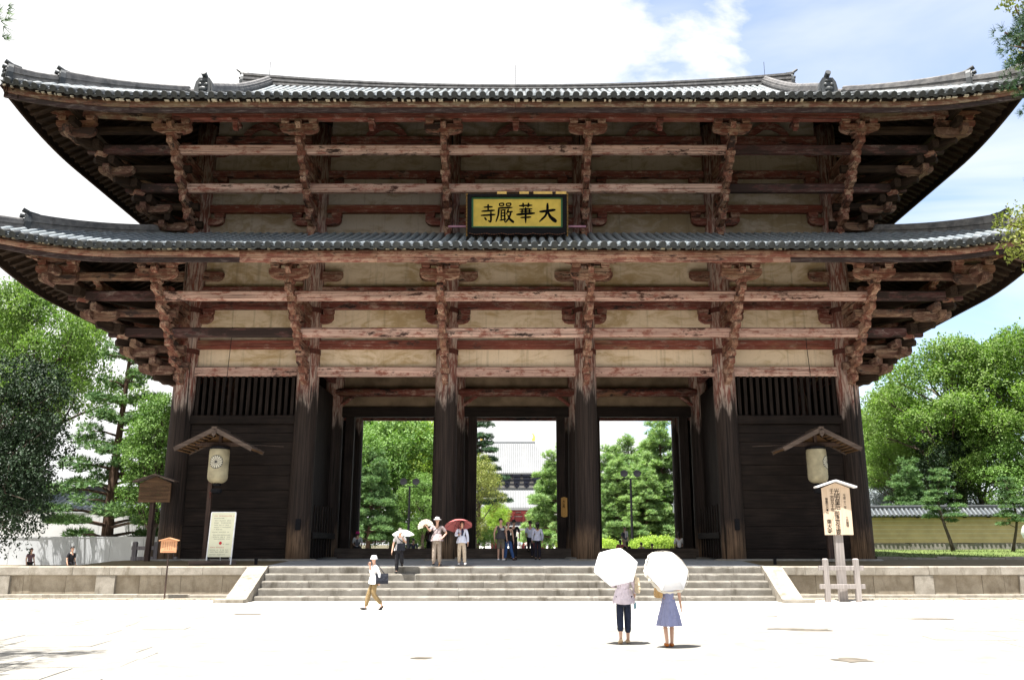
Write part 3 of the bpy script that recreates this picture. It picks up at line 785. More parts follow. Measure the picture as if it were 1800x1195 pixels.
# ------------------------------------------------------------------ guardian bays: lattice over horizontal planks
edges = [1.30, 1.70, 2.62, 3.36, 4.10, 4.72, 5.16, 5.60, 6.14, 6.52, 6.90]
for xa, xb in ((-14.44, -9.09), (9.09, 14.44)):
    x0, x1 = xa+0.42, xb-0.42
    for k in range(len(edges)-1):
        b = MB(); b.cbox(-(x1-x0)/2, (x1-x0)/2, -0.05, 0.05, -(edges[k+1]-edges[k])/2+0.004, (edges[k+1]-edges[k])/2-0.004, 0.012)
        b.build('wall_plank', M['dark'], gate, ((x0+x1)/2, -0.02 + (0.018 if k % 2 else 0) - (0.05 if k in (1,) else 0), (edges[k]+edges[k+1])/2))
    beam_x('lattice_rail', x0, x1, -0.08, 6.90, 7.28, 0.26, M['dark'])
    n = 16
    barm = shared('latbar', lambda: MB().box(-0.065, 0.065, -0.05, 0.05, 7.28, 9.0).mesh('lattice_bar', M['darkz']))
    for k in range(n): inst('lattice_bar', barm, gate, (x0 + (x1-x0)*(k+0.7)/(n+0.4), -0.02, 0))
    b = MB(); b.box(x0-0.1, x1+0.1, -0.35, 0.2, 1.17, 1.295); b.build('sill_stone', M['plinth'], gate)
    # closed box behind for the statue
    for yy in (5.3,):
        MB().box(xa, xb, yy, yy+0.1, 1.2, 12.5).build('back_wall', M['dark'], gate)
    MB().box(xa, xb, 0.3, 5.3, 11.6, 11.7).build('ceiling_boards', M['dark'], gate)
    # side wall towards the passage: planks below, pickets, open lattice above
    xi = -9.09 if xa < 0 else 9.09
    for k in range(7):
        b = MB(); w = 4.4/7; b.box(-0.04, 0.04, -w/2+0.004, w/2-0.004, 1.3, 9.0); b.build('wall_board', M['darkz'], gate, (xi, 0.5+w*(k+0.5), 0))
    sgn = 1 if xa < 0 else -1
    for k in range(9):
        b = MB(); b.box(-0.03, 0.03, -0.05, 0.05, 1.3, 3.55 + R.uniform(-.03,.03)); b.build('picket', M['darkz'], gate, (xi+sgn*0.34, 0.62+4.3*k/8.6, 0))
    b = MB(); b.cbox(-2.2, 2.2, -0.05, 0.05, -0.13, 0.13); b.build('picket_rail', M['dark'], gate, (xi+sgn*0.42, 2.7, 2.25), (0,0,pi/2))
    # outer side walls
    xo = xa if xa < 0 else xb
    for ya, yb in ((0.4, 5.0), (5.8, 10.4)):
        for k in range(6):
            w = (yb-ya)/6; MB().box(-0.05, 0.05, -w/2+0.004, w/2-0.004, 1.2, 9.0).build('wall_board', M['darkz'], gate, (xo, ya+w*(k+0.5), 0))
        for z0, z1 in ((9.0, 14.6), (15.2, 21.2)): MB().box(xo-0.05, xo+0.05, ya, yb, z0, z1).build('side_plaster', M['plaster'], gate)
        for a, z in LOW + UPP: beam_y('wall_beam', ya, yb, xo, a, z, 0.3, M['red'])
M['sillwood'] = m_wood('worn threshold wood', (0.045,0.034,0.028), (0.10,0.078,0.062), 0.8)
# middle row: lintel, round beam, plaster, jambs, threshold
for i in range(1, 4):
    x0, x1 = COLX[i]+0.44, COLX[i+1]-0.44
    beam_x('lintel', x0, x1, 5.4, 8.0, 8.5, 0.34, M['dark'])
    b = MB(); b.tube([(-(x1-x0)/2-0.3, 0, 0), ((x1-x0)/2+0.3, 0, 0)], 0.21, 14); b.build('round_beam', M['red'], gate, ((x0+x1)/2, 5.12, 9.2), smooth=True)
    for z0, z1 in ((8.5, 9.05), (9.3, 14.5)): MB().box(x0, x1, 5.44, 5.52, z0, z1).build('plaster_panel', M['shadeplaster'], gate)
    beam_x('wall_beam', x0, x1, 5.4, 10.2, 10.6, 0.3, M['red'])
    for x in (x0+0.42, x1-0.42):
        MB().box(-0.21, 0.21, -0.16, 0.16, 1.66, 8.0).build('door_jamb', M['darkz'], gate, (x, 5.4, 0))
    beam_x('threshold', x0-0.02, x1+0.02, 5.30, 1.22, 1.69, 0.40, M['sillwood'])
    beam_x('threshold_step', x0+0.2, x1-0.2 - (1.2 if i == 2 else 0), 4.90, 1.22, 1.44, 0.36, M['sillwood'])
    # knee braces
    for sg, xx in ((1, x0), (-1, x1)):
        MB().tube([(xx-sg*0.05, 5.15, 8.55), (xx+sg*0.75, 5.15, 9.15)], 0.09, 6).build('knee_brace', M['red'], gate)
for i in range(5):
    x0, x1 = COLX[i]+0.44, COLX[i+1]-0.44
    MB().box(x0, x1, 10.76, 10.86, 9.0, 14.6).build('rear_panel', M['plaster'], gate)
    MB().box(x0, x1, 10.76, 10.86, 15.2, 21.2).build('rear_panel', M['plaster'], gate)
    beam_x('wall_beam', x0, x1, 10.8, 8.6, 9.0, 0.3, M['red'])
    if i in (0, 4): MB().box(x0, x1, 10.76, 10.86, 1.2, 8.6).build('rear_panel', M['dark'], gate)
# cross beams from front to middle pillars above the passage, seen from below
for x in COLX:
    for a, z in ((9.6, 10.0), (12.2, 12.6)):
        beam_y('cross_beam', 0.4, 10.4, x, a, z, 0.28, M['red'])
# lightning cables on the end bays
for pts in ([P(409, 575, -2.2), P(405, 610, -1.2), P(399, 662, -0.35), P(384, 744, -0.3)], [P(1415, 575, -2.2), P(1418, 610, -1.2), P(1424, 655, -0.35), P(1424, 720, -0.3)]):
    MB().tube(pts, 0.014, 5).build('lightning_cable', M['blackiron'], gate)
# small iron sockets on two pillars
for x, sx in ((-9.09, 1), (9.09, 1)):
    MB().box(x+0.08*sx-0.10, x+0.08*sx+0.10, -0.56, -0.44, 2.45, 2.9).build('bolt_plate', M['blackiron'], gate)
# ------------------------------------------------------------------ ground, podium, stairs
M['sand'] = None
def m_ground():
    t = NT('pale gravel plaza'); p = t.pos()
    a = t.noise(p, 0.22, 5, 0.6); b = t.noise(p, 2.5, 6, 0.65); c_ = t.noise(p, 30, 3, 0.6)
    c = t.mix(t.ramp(a, 0.35, 0.65), (0.44, 0.415, 0.375), (0.49, 0.47, 0.435))
    c = t.mix(t.ramp(b, 0.52, 0.75, 0, 0.35), c, (0.36, 0.33, 0.285))
    c = t.mix(t.ramp(c_, 0.55, 0.8, 0, 0.3), c, (0.30, 0.275, 0.24))
    s1 = t.noise(t.map(p, (0.22, 1.3, 1), (0, 0, 0.12)), 0.9, 7, 0.62, 0.6)
    c = t.mix(t.ramp(s1, 0.60, 0.70, 0, 0.85), c, (0.150, 0.138, 0.118))
    t.bump(t.math('ADD', b, c_), 0.3, 0.02)
    return t.done(c, 0.95, 0.1)
M['sand'] = m_ground()
M['soil'] = m_stone('trodden earth', (0.15,0.115,0.065), (0.12,0.095,0.05), (0.09,0.085,0.035), 0.5)
M['granite'] = m_stone('granite', (0.31,0.285,0.245), (0.20,0.178,0.145), (0.085,0.07,0.045), 0.7)
M['stepstone'] = m_stone('worn step stone', (0.225,0.21,0.185), (0.14,0.128,0.108), (0.055,0.046,0.034), 0.85)
M['panelstone'] = m_stone('stained podium stone', (0.31,0.27,0.21), (0.20,0.165,0.12), (0.085,0.065,0.045), 0.75)
M['slab'] = m_stone('granite paving', (0.245,0.235,0.215), (0.19,0.18,0.16), (0.14,0.125,0.10), 0.5)
M['concrete'] = m_stone('grey paving', (0.30,0.31,0.32), (0.25,0.26,0.27), (0.20,0.20,0.20), 0.4)

M['dark_ground'] = m_stone('dark low-bounce ground', (0.10,0.085,0.055), (0.07,0.065,0.035), (0.05,0.055,0.025), 0.6, 0.3)  # mostly unseen surround, coloured dark to cut bounce light on the upper storey
g = MB(); g.add([(-900,-300,-0.03),(900,-300,-0.03),(900,1500,-0.03),(-900,1500,-0.03)], [(0,1,2,3)])
g.build('terrain', M['dark_ground'], kind='structure', label='rough ground around the temple precinct, coloured dark to limit bounce light')
g = MB(); g.add([(-25,-15.5,0),(25,-15.5,0),(25,15.4,0),(-42,15.4,0),(-42,-2,0),(-25,-2,0)], [(0,1,2,3,4,5)])
ground = g.build('plaza', M['sand'], kind='structure', label='sunlit pale gravel plaza in front of the gate')
g = MB(); g.add([(-8,-36,-.002),(8,-36,-.002),(10,-27,-.002),(22,-19,-.002),(22,-15.5,-.002),(-22,-15.5,-.002),(-22,-19,-.002),(-10,-27,-.002)], [tuple(range(8))])  # far part of the forecourt, made darker and narrower to reduce bounced light
g.build('approach_path', M['slab'], kind='structure', label='granite approach towards the gate, darkened and narrowed to limit bounce light')
# flagstones set in the plaza at both sides
for sx in (-1, 1):
    x0 = 6.5 if sx > 0 else 5.0
    y = -25.5; row = 0
    while y < -8.2:
        d = R.uniform(0.75, 1.15); x = x0 + (y + 25.5)*0.24 + R.uniform(0, .5)
        while x < x0 + (y+25.5)*0.24 + 8.5:
            w = R.uniform(0.9, 1.9)
            h = 0.004 + R.uniform(0, 0.005)
            b = MB(); j = 0.012
            b.add([(-w/2+j,-d/2+j,-0.02),(w/2-j,-d/2+j,-0.02),(w/2-j,d/2-j,-0.02),(-w/2+j,d/2-j,-0.02),
                   (-w/2+j+.01,-d/2+j+.01,h),(w/2-j-.01,-d/2+j+.01,h),(w/2-j-.01,d/2-j-.01,h),(-w/2+j+.01,d/2-j-.01,h)],
                  [(4,5,6,7),(0,1,5,4),(1,2,6,5),(2,3,7,6),(3,0,4,7)])
            if R.random() < 0.62: b.build('paving_slab', M['slab'], ground, (sx*(x+w/2), y, 0.002), (R.uniform(-.004,.004), R.uniform(-.004,.004), R.uniform(-.03,.03) - sx*0.10))
            x += w
        y += d
M['earthpatch'] = m_plain('bare earth', (0.10, 0.088, 0.072), 0.95, 0.1, 0.3, 3)
for px, py, w, d in ((436,1079,0.62,0.35),(1428,1107,0.6,0.28),(1382,1105,0.5,0.2),(1350,1082,0.4,0.25),(1498,1160,0.34,0.3),(1640,1088,0.8,0.3),(742,1156,0.2,0.12)):
    q = PG(px, py); vs = []; n = 16
    for k in range(n):
        a = 2*pi*k/n; rr = R.uniform(0.6, 1.1); vs.append((q.x+w*cos(a)*rr, q.y+d*sin(a)*rr, 0.006))
    MB().add(vs + [(q.x, q.y, 0.018)], [(k, (k+1) % n, n) for k in range(n)]).build('bare_patch', M['earthpatch'], ground)

YF = -4.65; HP = 1.10
podium = empty('podium', (0, YF, 0), 0, 'long stone podium with capping stones and stained upright panels', kind='structure')
def pod(name, b, mat, **k): return b.build(name, mat, podium, (0, -YF, 0), **k)
XP = 23.5
b = MB(); XL = -16.4; b.grid(lambda u, v: Vector((XL + (XP-XL)*u, YF+0.62 + (15.4-YF-0.62)*v, 1.10 + 0.12*min(1, v*20.05/3.4))), 40, 24)
b.grid(lambda u, v: Vector((-XP + (XL+XP)*u, YF+0.62 + 1.6*v, 1.10)), 8, 4); pod('earth_top', b, M['soil'])
b = MB(); b.grid(lambda u, v: Vector((-9.2 + 18.4*u, YF+0.60 + (15.5-YF-0.62)*v, 1.106 + 0.12*min(1, v*20.05/3.4))), 10, 24); pod('paved_floor', b, M['concrete'])
MB().box(XL, XP, YF+0.25, 15.45, -0.1, 1.085).box(-XP, XL-.004, YF+0.25, YF+2.2, -0.1, 1.085).build('core', M['panelstone'], podium, (0, -YF, 0), kind='stuff')
x = -XP
def capstone(x0, x1):
    b = MB(); c = 0.025; y0, y1, z0, z1 = YF-0.06, YF+0.64, 0.80, 1.105
    b.cbox(x0+0.006, x1-0.006, y0, y1, z0, z1, c)
    b.build('cap_stone', M['granite'], podium, (0, -YF + R.uniform(-.008,.008), R.uniform(-.006,.006)))
xs = [-XP]
while xs[-1] < XP - 0.9: xs.append(min(XP, xs[-1] + R.uniform(1.3, 2.6)))
for a, c in zip(xs, xs[1:]):
    for lo, hi in ((-XP, -9.30), (9.30, XP)):
        p, q = max(a, lo), min(c, hi)
        if q - p > 0.1: capstone(p, q)
bx = MB().box(-8.95, 8.95, YF-0.02, YF+0.64, 0.86, 1.10)
posts = [14.75, 18.55, 22.35, 10.95]
for s in (-1, 1):
    for p in (14.75, 18.55, 22.35):
        MB().cbox(-0.34, 0.34, -0.10, 0.2, 0.10, 0.80, 0.015).build('post_stone', M['granite'], podium, (s*p, 0.06, 0))
    segs = [(9.4, 14.41), (15.09, 18.21), (18.89, 22.01), (22.69, XP)]
    for a, c in segs:
        u = a
        while u < c - 0.05:
            w = min(c - u, R.uniform(0.8, 1.6)); w = c-u if c-u-w < 0.4 else w
            MB().box(-w/2+0.006, w/2-0.006, 0, 0.2, 0.13, 0.80).build('panel_stone', M['panelstone'], podium, (s*(u+w/2), 0.06+R.uniform(0, .012), 0)); u += w
    u = 9.9
    while u < XP:
        w = R.uniform(1.2, 2.2); MB().cbox(-w/2+0.005, w/2-0.005, -0.22, 0.2, 0.0, 0.14, 0.015).build('base_stone', M['granite'], podium, (s*(u+w/2), 0.0, R.uniform(-.01, .01))); u += w
        w2 = R.uniform(0.7, 1.3)
    u = 9.9
    while u < XP:
        w = R.uniform(0.6, 1.3); MB().cbox(-w/2+0.012, w/2-0.012, -0.26, 0.26, -0.03, 0.035, 0.012).build('gutter_stone', M['panelstone'], podium, (s*(u+w/2), -0.62+R.uniform(-.03,.03), R.uniform(-.012, .01)), (0, 0, R.uniform(-.03,.03))); u += w
# pebbles in the gutter strip
pb = MB()
for k in range(900):
    x = R.choice((-1, 1))*R.uniform(9.8, 20); y = R.uniform(-5.9, -4.95); r = R.uniform(0.015, 0.05)
    pb.ball((x, y, r*0.4), (r, r*R.uniform(.6,1), r*0.6), 5, 3)
pb.build('pebbles', M['granite'], kind='stuff', label='loose pale pebbles along the foot of the podium')

stairs = empty('stone_stairs', (0, YF, 0), 0, 'broad flight of worn granite steps up to the gate', kind='structure')
NS = 5; RZ = 0.235; TR = 0.40
zt = HP
for k in range(NS):
    z1 = HP - k*RZ; z0 = max(0.0, z1 - RZ) if k < NS-1 else -0.02
    yf = YF - 0.02 - k*TR
    x = -8.9; 
    while x < 8.9:
        w = R.uniform(1.4, 3.2); w = 8.9-x if 8.9-x-w < 0.8 else w
        b = MB(); bk = 0.66 if k == 0 else TR+0.12; ns = 14; vs = []
        for i in range(ns+1):
            xx = x+0.004 + (w-0.008)*i/ns; e = R.uniform(-.006, .006); wear = 0.010*max(0, 1-(xx/7)**2); chip = R.uniform(.01, .035) if R.random() < 0.12 else 0.0
            vs += [(xx, 0.006+e*0.5, z0-0.02), (xx, bk, z0-0.02), (xx, bk, z1), (xx, 0.05+chip, z1-wear*0.3+e*0.3), (xx, 0.016+e+chip*.5, z1-0.010-wear), (xx, e, z1-0.045-chip)]
        fs = [tuple(range(5, -1, -1)), tuple(6*ns+j for j in range(6))]
        for i in range(ns):
            for j in range(6): fs.append((6*i+j, 6*i+(j+1) % 6, 6*(i+1)+(j+1) % 6, 6*(i+1)+j))
        b.add(vs, fs)
        b.build('step_stone', M['stepstone'], stairs, (0, yf - YF + R.uniform(-.008,.008), R.uniform(-.008,.004))); x += w
for s in (-1, 1):
    b = MB(); yb = YF - 0.06 - NS*TR
    b.extr([(YF+0.2, HP+0.02), (YF+0.2, -0.02), (yb-0.25, -0.02), (yb-0.25, 0.12), (YF-0.10, HP+0.02)], s*8.91, s*9.62, 'x')
    b.build('cheek_stone', M['granite'], stairs, (0, -YF, 0))
    MB().box(-0.5, 0.5, -0.3, 0.3, 0, 0.11).build('base_stone', M['granite'], stairs, (s*9.4, yb-0.3-YF, 0))

# ------------------------------------------------------------------ name board over the gate
def stroke_char(b, strokes, ox, oz, sx, sz, yk, base=0.066):
    """brush strokes: each a tapering ribbon"""
    for si, (pts, wd) in enumerate(strokes):
        P2 = [Vector((ox + p[0]*sx, oz + p[1]*sz)) for p in pts]
        # resample
        Q = []
        for i in range(len(P2)-1):
            for k in range(5): Q.append(P2[i].lerp(P2[i+1], k/5))
        Q.append(P2[-1])
        for _ in range(2):
            Q = [Q[0]] + [(Q[i-1]+Q[i]*2+Q[i+1])/4 for i in range(1, len(Q)-1)] + [Q[-1]]
        n = len(Q); vs = []
        y = yk - 0.0006*si
        for i, q in enumerate(Q):
            d = (Q[min(i+1, n-1)] - Q[max(i-1, 0)]); d.normalize(); nn = Vector((-d.y, d.x))
            t = i/(n-1); w0, w1 = wd
            w = (w0 + (w1-w0)*t) * base * sx * (0.55 + 0.45*min(1, t*6)) * (1.0 if t < 0.85 else 1 - 0.55*(t-0.85)/0.15)
            vs += [(q.x+nn.x*w, y, q.y+nn.y*w), (q.x-nn.x*w, y, q.y-nn.y*w)]
        b.add(vs, [(2*i, 2*i+1, 2*i+3, 2*i+2) for i in range(n-1)])
DAI = [([(.06,.56),(.5,.60),(.93,.66)],(1,1.15)), ([(.5,.99),(.5,.66),(.40,.36),(.05,.06)],(1.1,.8)), ([(.5,.60),(.64,.30),(.98,.06)],(.7,1.9))]
KA = [([(.14,.85),(.86,.88)],(.8,.8)), ([(.36,1),(.38,.76)],(.8,.6)), ([(.66,1),(.62,.76)],(.8,.6)), ([(.16,.68),(.86,.70)],(.7,.7)), ([(.32,.70),(.30,.46)],(.7,.6)), ([(.70,.70),(.72,.48)],(.7,.6)),
      ([(.18,.57),(.84,.59)],(.6,.6)), ([(.0,.42),(.5,.46),(1,.49)],(1,1)), ([(.22,.27),(.80,.30)],(.7,.8)), ([(.5,.78),(.5,.40),(.5,.0)],(1,.7))]
GON = [([(.20,.98),(.21,.84)],(.6,.6)), ([(.20,.97),(.44,.98),(.42,.84)],(.6,.6)), ([(.21,.85),(.43,.86)],(.5,.5)), ([(.58,.98),(.59,.84)],(.6,.6)), ([(.58,.97),(.84,.98),(.80,.84)],(.6,.6)), ([(.59,.85),(.81,.86)],(.5,.5)),
       ([(.12,.74),(.92,.77)],(.8,.8)), ([(.17,.74),(.14,.40),(.0,.05)],(.9,.6)), ([(.24,.63),(.56,.65)],(.6,.6)), ([(.30,.64),(.30,.14)],(.6,.6)), ([(.49,.64),(.49,.04)],(.8,.6)), ([(.30,.49),(.49,.50)],(.5,.5)), ([(.30,.35),(.49,.36)],(.5,.5)), ([(.20,.13),(.58,.20)],(.6,.6)),
       ([(.70,.70),(.58,.42)],(.8,.5)), ([(.64,.54),(.94,.57)],(.7,.7)), ([(.84,.56),(.74,.26),(.52,.02)],(.8,.6)), ([(.64,.42),(.78,.18),(1,.03)],(.6,1.2))]
JI = [([(.20,.83),(.80,.86)],(.8,.9)), ([(.5,1),(.5,.64)],(1,.8)), ([(.06,.62),(.94,.67)],(.9,1)), ([(.02,.40),(.98,.45)],(.9,1)), ([(.68,.60),(.69,.20),(.66,.05),(.50,.14)],(1.1,.7)), ([(.26,.30),(.40,.15)],(.8,1))]
M['boardgold'] = m_plain('ochre lacquer board', (0.66, 0.47, 0.085), 0.6, 0.25, 0.10, 3)
M['boardgreen'] = m_plain('green board edge', (0.05, 0.16, 0.07), 0.6)
M['boardblack'] = m_plain('black lacquer frame', (0.006, 0.0055, 0.0075), 0.6, 0.12)
M['ink'] = m_plain('black ink', (0.004, 0.004, 0.0045), 0.8, 0.05)
# the board leans forward over the lower roof
pl = P(829, 401, -2.35); pr = P(989, 401, -2.35); pt = P(829, 347, -2.60)
pw = pr.x - pl.x; ph = (pt - pl).length; pcx = (pl.x+pr.x)/2
plaque = empty('name_plaque', (pcx, -2.35, pl.z), 0, 'ochre name board with four black characters in a black scalloped frame under the upper eave', 'name board')
ta = atan2(0.25, ph)
def pq(name, b, mat, dy=0): return b.build(name, mat, plaque, (0, dy, 0), (ta, 0, 0))
pq('board', MB().box(-pw/2+0.06, pw/2-0.06, 0.0, 0.06, 0.06, ph-0.06), M['boardgold'])
b = MB()
for x0, x1, z0, z1 in ((-pw/2, pw/2, 0, 0.075), (-pw/2, pw/2, ph-0.075, ph), (-pw/2, -pw/2+0.075, 0.075, ph-0.075), (pw/2-0.075, pw/2, 0.075, ph-0.075)): b.box(x0, x1, -0.012, 0.07, z0, z1)
pq('green_border', b, M['boardgreen'])
fw = 0.17
b = MB()
b.extr([(-pw/2-fw, ph+0.11), (-pw/2, ph), (pw/2, ph), (pw/2+fw, ph+0.11)], -0.14, 0.08, 'y')
b.extr([(-pw/2-fw, -0.22), (-pw/2-fw, ph+0.11), (-pw/2, ph), (-pw/2, 0)], -0.14, 0.08, 'y')
b.extr([(pw/2, 0), (pw/2, ph), (pw/2+fw, ph+0.11), (pw/2+fw, -0.22)], -0.14, 0.08, 'y')
pts = [(-pw/2, 0), (-pw/2-fw, -0.22)]
for k in range(25):
    t = k/24; pts.append((-pw/2-fw + (pw+2*fw)*t, -0.28 - 0.05*abs(sin(pi*t*6))))
b.extr(pts + [(pw/2+fw, -0.22), (pw/2, 0)], -0.14, 0.08, 'y')
pq('frame', b, M['boardblack'])
M['carving'] = m_plain('worn gilt carving', (0.24, 0.13, 0.03), 0.5, 0.4, 0.4, 20)
for s in (-1, 1):
    b = MB()
    for k in range(14): b.ball((s*(pw/2+fw+0.03), -0.05, -0.3 + (ph+0.40)*k/13), (0.05, 0.06, 0.075), 6, 4)
    pq('carved_edge', b, M['carving'])

b = MB()
for k in range(40):
    t = k/39; b.ball((-pw/2-fw+0.1 + (pw+2*fw-0.2)*t, -0.15, -0.25 - 0.05*abs(sin(pi*t*6))), (0.045, 0.02, 0.016), 6, 3)
pq('scalloped_trim', b, m_plain('copper trim', (0.20, 0.07, 0.03), 0.5, 0.4))
b = MB()
for x0, x1 in ((-0.85, -0.45), (0.1, 0.5), (0.7, 1.5), (1.65, 2.1)): b.box(x0, x1, -0.10, 0.06, ph+0.115, ph+0.23)
pq('gilt_crest', b, M['gold'])
for px_, strokes, w in ((858, JI, 27), (887.5, GON, 32), (924, KA, 33), (962.5, DAI, 33)):
    k = pw/160; ox = (px_-909)*k - w*k/2
    b = MB(); stroke_char(b, strokes, ox, 0.16*ph, w*k, 0.66*ph if strokes is not JI else 0.62*ph, -0.004, 0.066)
    pq('character', b, M['ink'])
MB().box(-pw/2-1.0, -pw/2-fw-0.06, 0.05, 0.12, 0.06, 0.14).box(pw/2+fw+0.06, pw/2+1.0, 0.05, 0.12, 0.06, 0.14).build('fixing_rail', m_plain('pale purple rail', (0.33, 0.16, 0.22), 0.6), plaque)

# ------------------------------------------------------------------ writing helper
FONT_TODO = []
def text(body, size, parent, loc, rot=(pi/2,0,0), mat=None, name='lettering', spacing=0.98, sx=1.0):
    cu = bpy.data.curves.new(name, 'FONT'); cu.body = body; cu.size = size; cu.align_x = 'CENTER'; cu.align_y = 'TOP'; cu.space_line = spacing
    cu.offset = 0.012*size
    cu.resolution_u = 2
    o = bpy.data.objects.new(name, cu); COL.objects.link(o); o.parent = parent; o.location = loc; o.rotation_euler = rot; o.scale = (sx, 1, 1)
    FONT_TODO.append((o, mat or M['ink'])); return o
def marks(b, x0, x1, z, h, y, fill=0.85, rnd=None):
    """a line of print too small to read: a row of tiny strokes"""
    rr = rnd or R; x = x0
    while x < x1:
        w = h*rr.uniform(0.7, 1.0)
        if rr.random() < fill:
            for k in range(3):
                zz = z + h*(k/3 + rr.uniform(0, .12)); b.add([(x, y, zz), (x+w*rr.uniform(.6,1), y, zz), (x+w*rr.uniform(.6,1), y, zz+h*0.14), (x, y, zz+h*0.14)], [(0,1,2,3)])
            xx = x + w*rr.uniform(.2,.6); b.add([(xx, y-0.0006, z), (xx+h*.14, y-0.0006, z), (xx+h*.14, y-0.0006, z+h), (xx, y-0.0006, z+h)], [(0,1,2,3)])
        x += h*1.12

# ------------------------------------------------------------------ roofed lanterns on posts
M['greywood'] = m_wood('weathered grey wood', (0.065,0.046,0.037), (0.135,0.10,0.082), 0.85)
M['brownwood'] = m_wood('brown rafters', (0.10,0.055,0.026), (0.19,0.105,0.05), 0.8)
M['postwood'] = m_wood('dark post wood', (0.035,0.022,0.018), (0.075,0.046,0.036), 0.8, axis='z')
M['paper'] = m_plain('yellowed lantern paper', (0.31,0.275,0.185), 0.8, 0.15, 0.22, 3)
M['emblemdark'] = m_plain('printed grey black', (0.045,0.045,0.045), 0.8)
M['emblemlight'] = m_plain('printed pale petals', (0.50,0.47,0.38), 0.8)
def lantern(px, y, sgn, label, turn, yaw=0.0):
    base = P(px, 975, y); base.z = 1.22
    r = empty('roofed_lantern', base, yaw, label, 'lantern', 'roofed paper lanterns flanking the entrance')
    xs = -sgn*0.36                                   # post stands beside the lantern
    zap = P(px, 757, y).z - 1.22
    MB().box(xs-0.085, xs+0.085, 0.22, 0.39, 0, zap+0.02).build('post', M['postwood'], r)
    MB().box(xs-0.16, xs+0.16, 0.15, 0.46, 0, 0.10).build('post_foot', M['plinth'], r)
    hw = 1.56; drop = 0.80; dep = 0.75
    for s in (-1, 1):
        an = atan2(drop, hw); ln = sqrt(hw*hw+drop*drop)
        Mx = Matrix.Translation((0, 0, zap)) @ Matrix.Rotation(s*an, 4, 'Y')
        b = MB(); x0, x1 = (0, ln) if s > 0 else (-ln, 0)
        nb = 5
        for k in range(nb):     # overlapping roof boards
            ya = -dep + 2*dep*k/nb; b.box(x0, x1, ya+0.004, ya+2*dep/nb-0.004, -0.02 + 0.008*(k % 2), 0.03 + 0.008*(k % 2), Mx)
        b.build('roof_board', M['greywood'], r)
        b = MB(); b.box(x0, x1, -dep-0.07, -dep-0.005, -0.12, 0.05, Mx).build('barge_board', M['greywood'], r)
        b = MB(); b.box(x0, x1, dep+0.005, dep+0.06, -0.12, 0.04, Mx).build('barge_board', M['greywood'], r)
        for k in range(9):
            q = 0.25 + (ln-0.3)*k/8; xa = q if s > 0 else -q
            b = MB(); b.box(xa-0.03, xa+0.03, -dep, dep, -0.085, -0.022, Mx); b.build('rafter', M['brownwood'], r)
    MB().box(-0.10, 0.10, -dep-0.10, dep+0.08, zap-0.02, zap+0.07).build('ridge_cap', M['greywood'], r)
    MB().extr([(-0.09, zap-0.22), (0, zap-0.36), (0.09, zap-0.22), (0.09, zap-0.08), (-0.09, zap-0.08)], -dep-0.11, -dep-0.075, 'y').build('gable_pendant', M['greywood'], r)
    MB().cbox(-1.05, 1.05, -0.06, 0.06, zap-0.62, zap-0.46, 0.02).build('tie_bar', M['postwood'], r)
    MB().box(-0.06, 0.06, -0.06, 0.06, zap-0.47, zap-0.05).build('king_strut', M['postwood'], r)
    MB().extr([(-0.98, zap-0.62), (0.98, zap-0.62), (0, zap-0.10)], 0.08, 0.11, 'y').build('gable_board', M['brownwood'], r)
    zt_ = P(px, 789, y).z - 1.22; zb_ = P(px, 849, y).z - 1.22; rr = 0.395
    H = zt_-zb_; pr = [(rr*0.35, zb_)]
    for k in range(9): a = pi/2*k/8; pr.append((rr*(0.35+0.65*sin(a)), zb_ + 0.24*(1-cos(a))))
    nr = 22
    for k in range(1, nr+1): pr.append((rr*(1.0 + (0.010 if k % 2 else -0.004)) * (1.0 if k < nr-1 else 0.97), zb_ + 0.24 + (H-0.24)*k/nr))
    b = MB(); b.lathe(pr, 28); lb = b.build('paper_body', M['paper'], r, smooth=True)
    MB().lathe([(rr*0.99, zt_-0.02), (rr*1.02, zt_), (rr*1.02, zt_+0.08), (0.02, zt_+0.08)], 24).build('top_ring', M['boardblack'], r)
    MB().lathe([(0.02, zb_-0.10), (0.15, zb_-0.10), (0.16, zb_-0.02), (0.13, zb_+0.01)], 16).lathe([(0.01, zb_-0.42), (0.20, zb_-0.38), (0.22, zb_-0.22), (0.10, zb_-0.27)], 16).build('lamp_foot', M['blackiron'], r)
    b = MB(); zz = zb_-0.33; b.tube([(0, 0, zz), (xs*0.6, 0.1, zz-0.03), (xs, 0.24, zz-0.02)], 0.03, 6).tube([(xs, 0.24, zz-0.02), (xs+sgn*0.08, 0.16, zz-0.12), (xs+sgn*0.04, 0.2, zz-0.24)], 0.022, 6).build('hook_bracket', M['iron'], r)
    # sixteen-petalled flower on the paper
    ez = zb_ + H*0.60; er = 0.27
    def onp(u, v, off):
        a = turn + u/rr - pi/2; q = rr*1.012 + off
        return Vector((q*cos(a), q*sin(a), ez+v))
    b = MB()
    vs = [onp(0, 0, 0.004)]; n = 48
    for ring in (0.5, 1.0): vs += [onp(er*ring*cos(2*pi*k/n), er*ring*sin(2*pi*k/n), 0.004) for k in range(n)]
    b.add(vs, [(0, 1+k, 1+(k+1) % n) for k in range(n)] + [(1+k, 1+n+k, 1+n+(k+1) % n, 1+(k+1) % n) for k in range(n)])
    b.build('flower_disc', M['emblemdark'], lb)
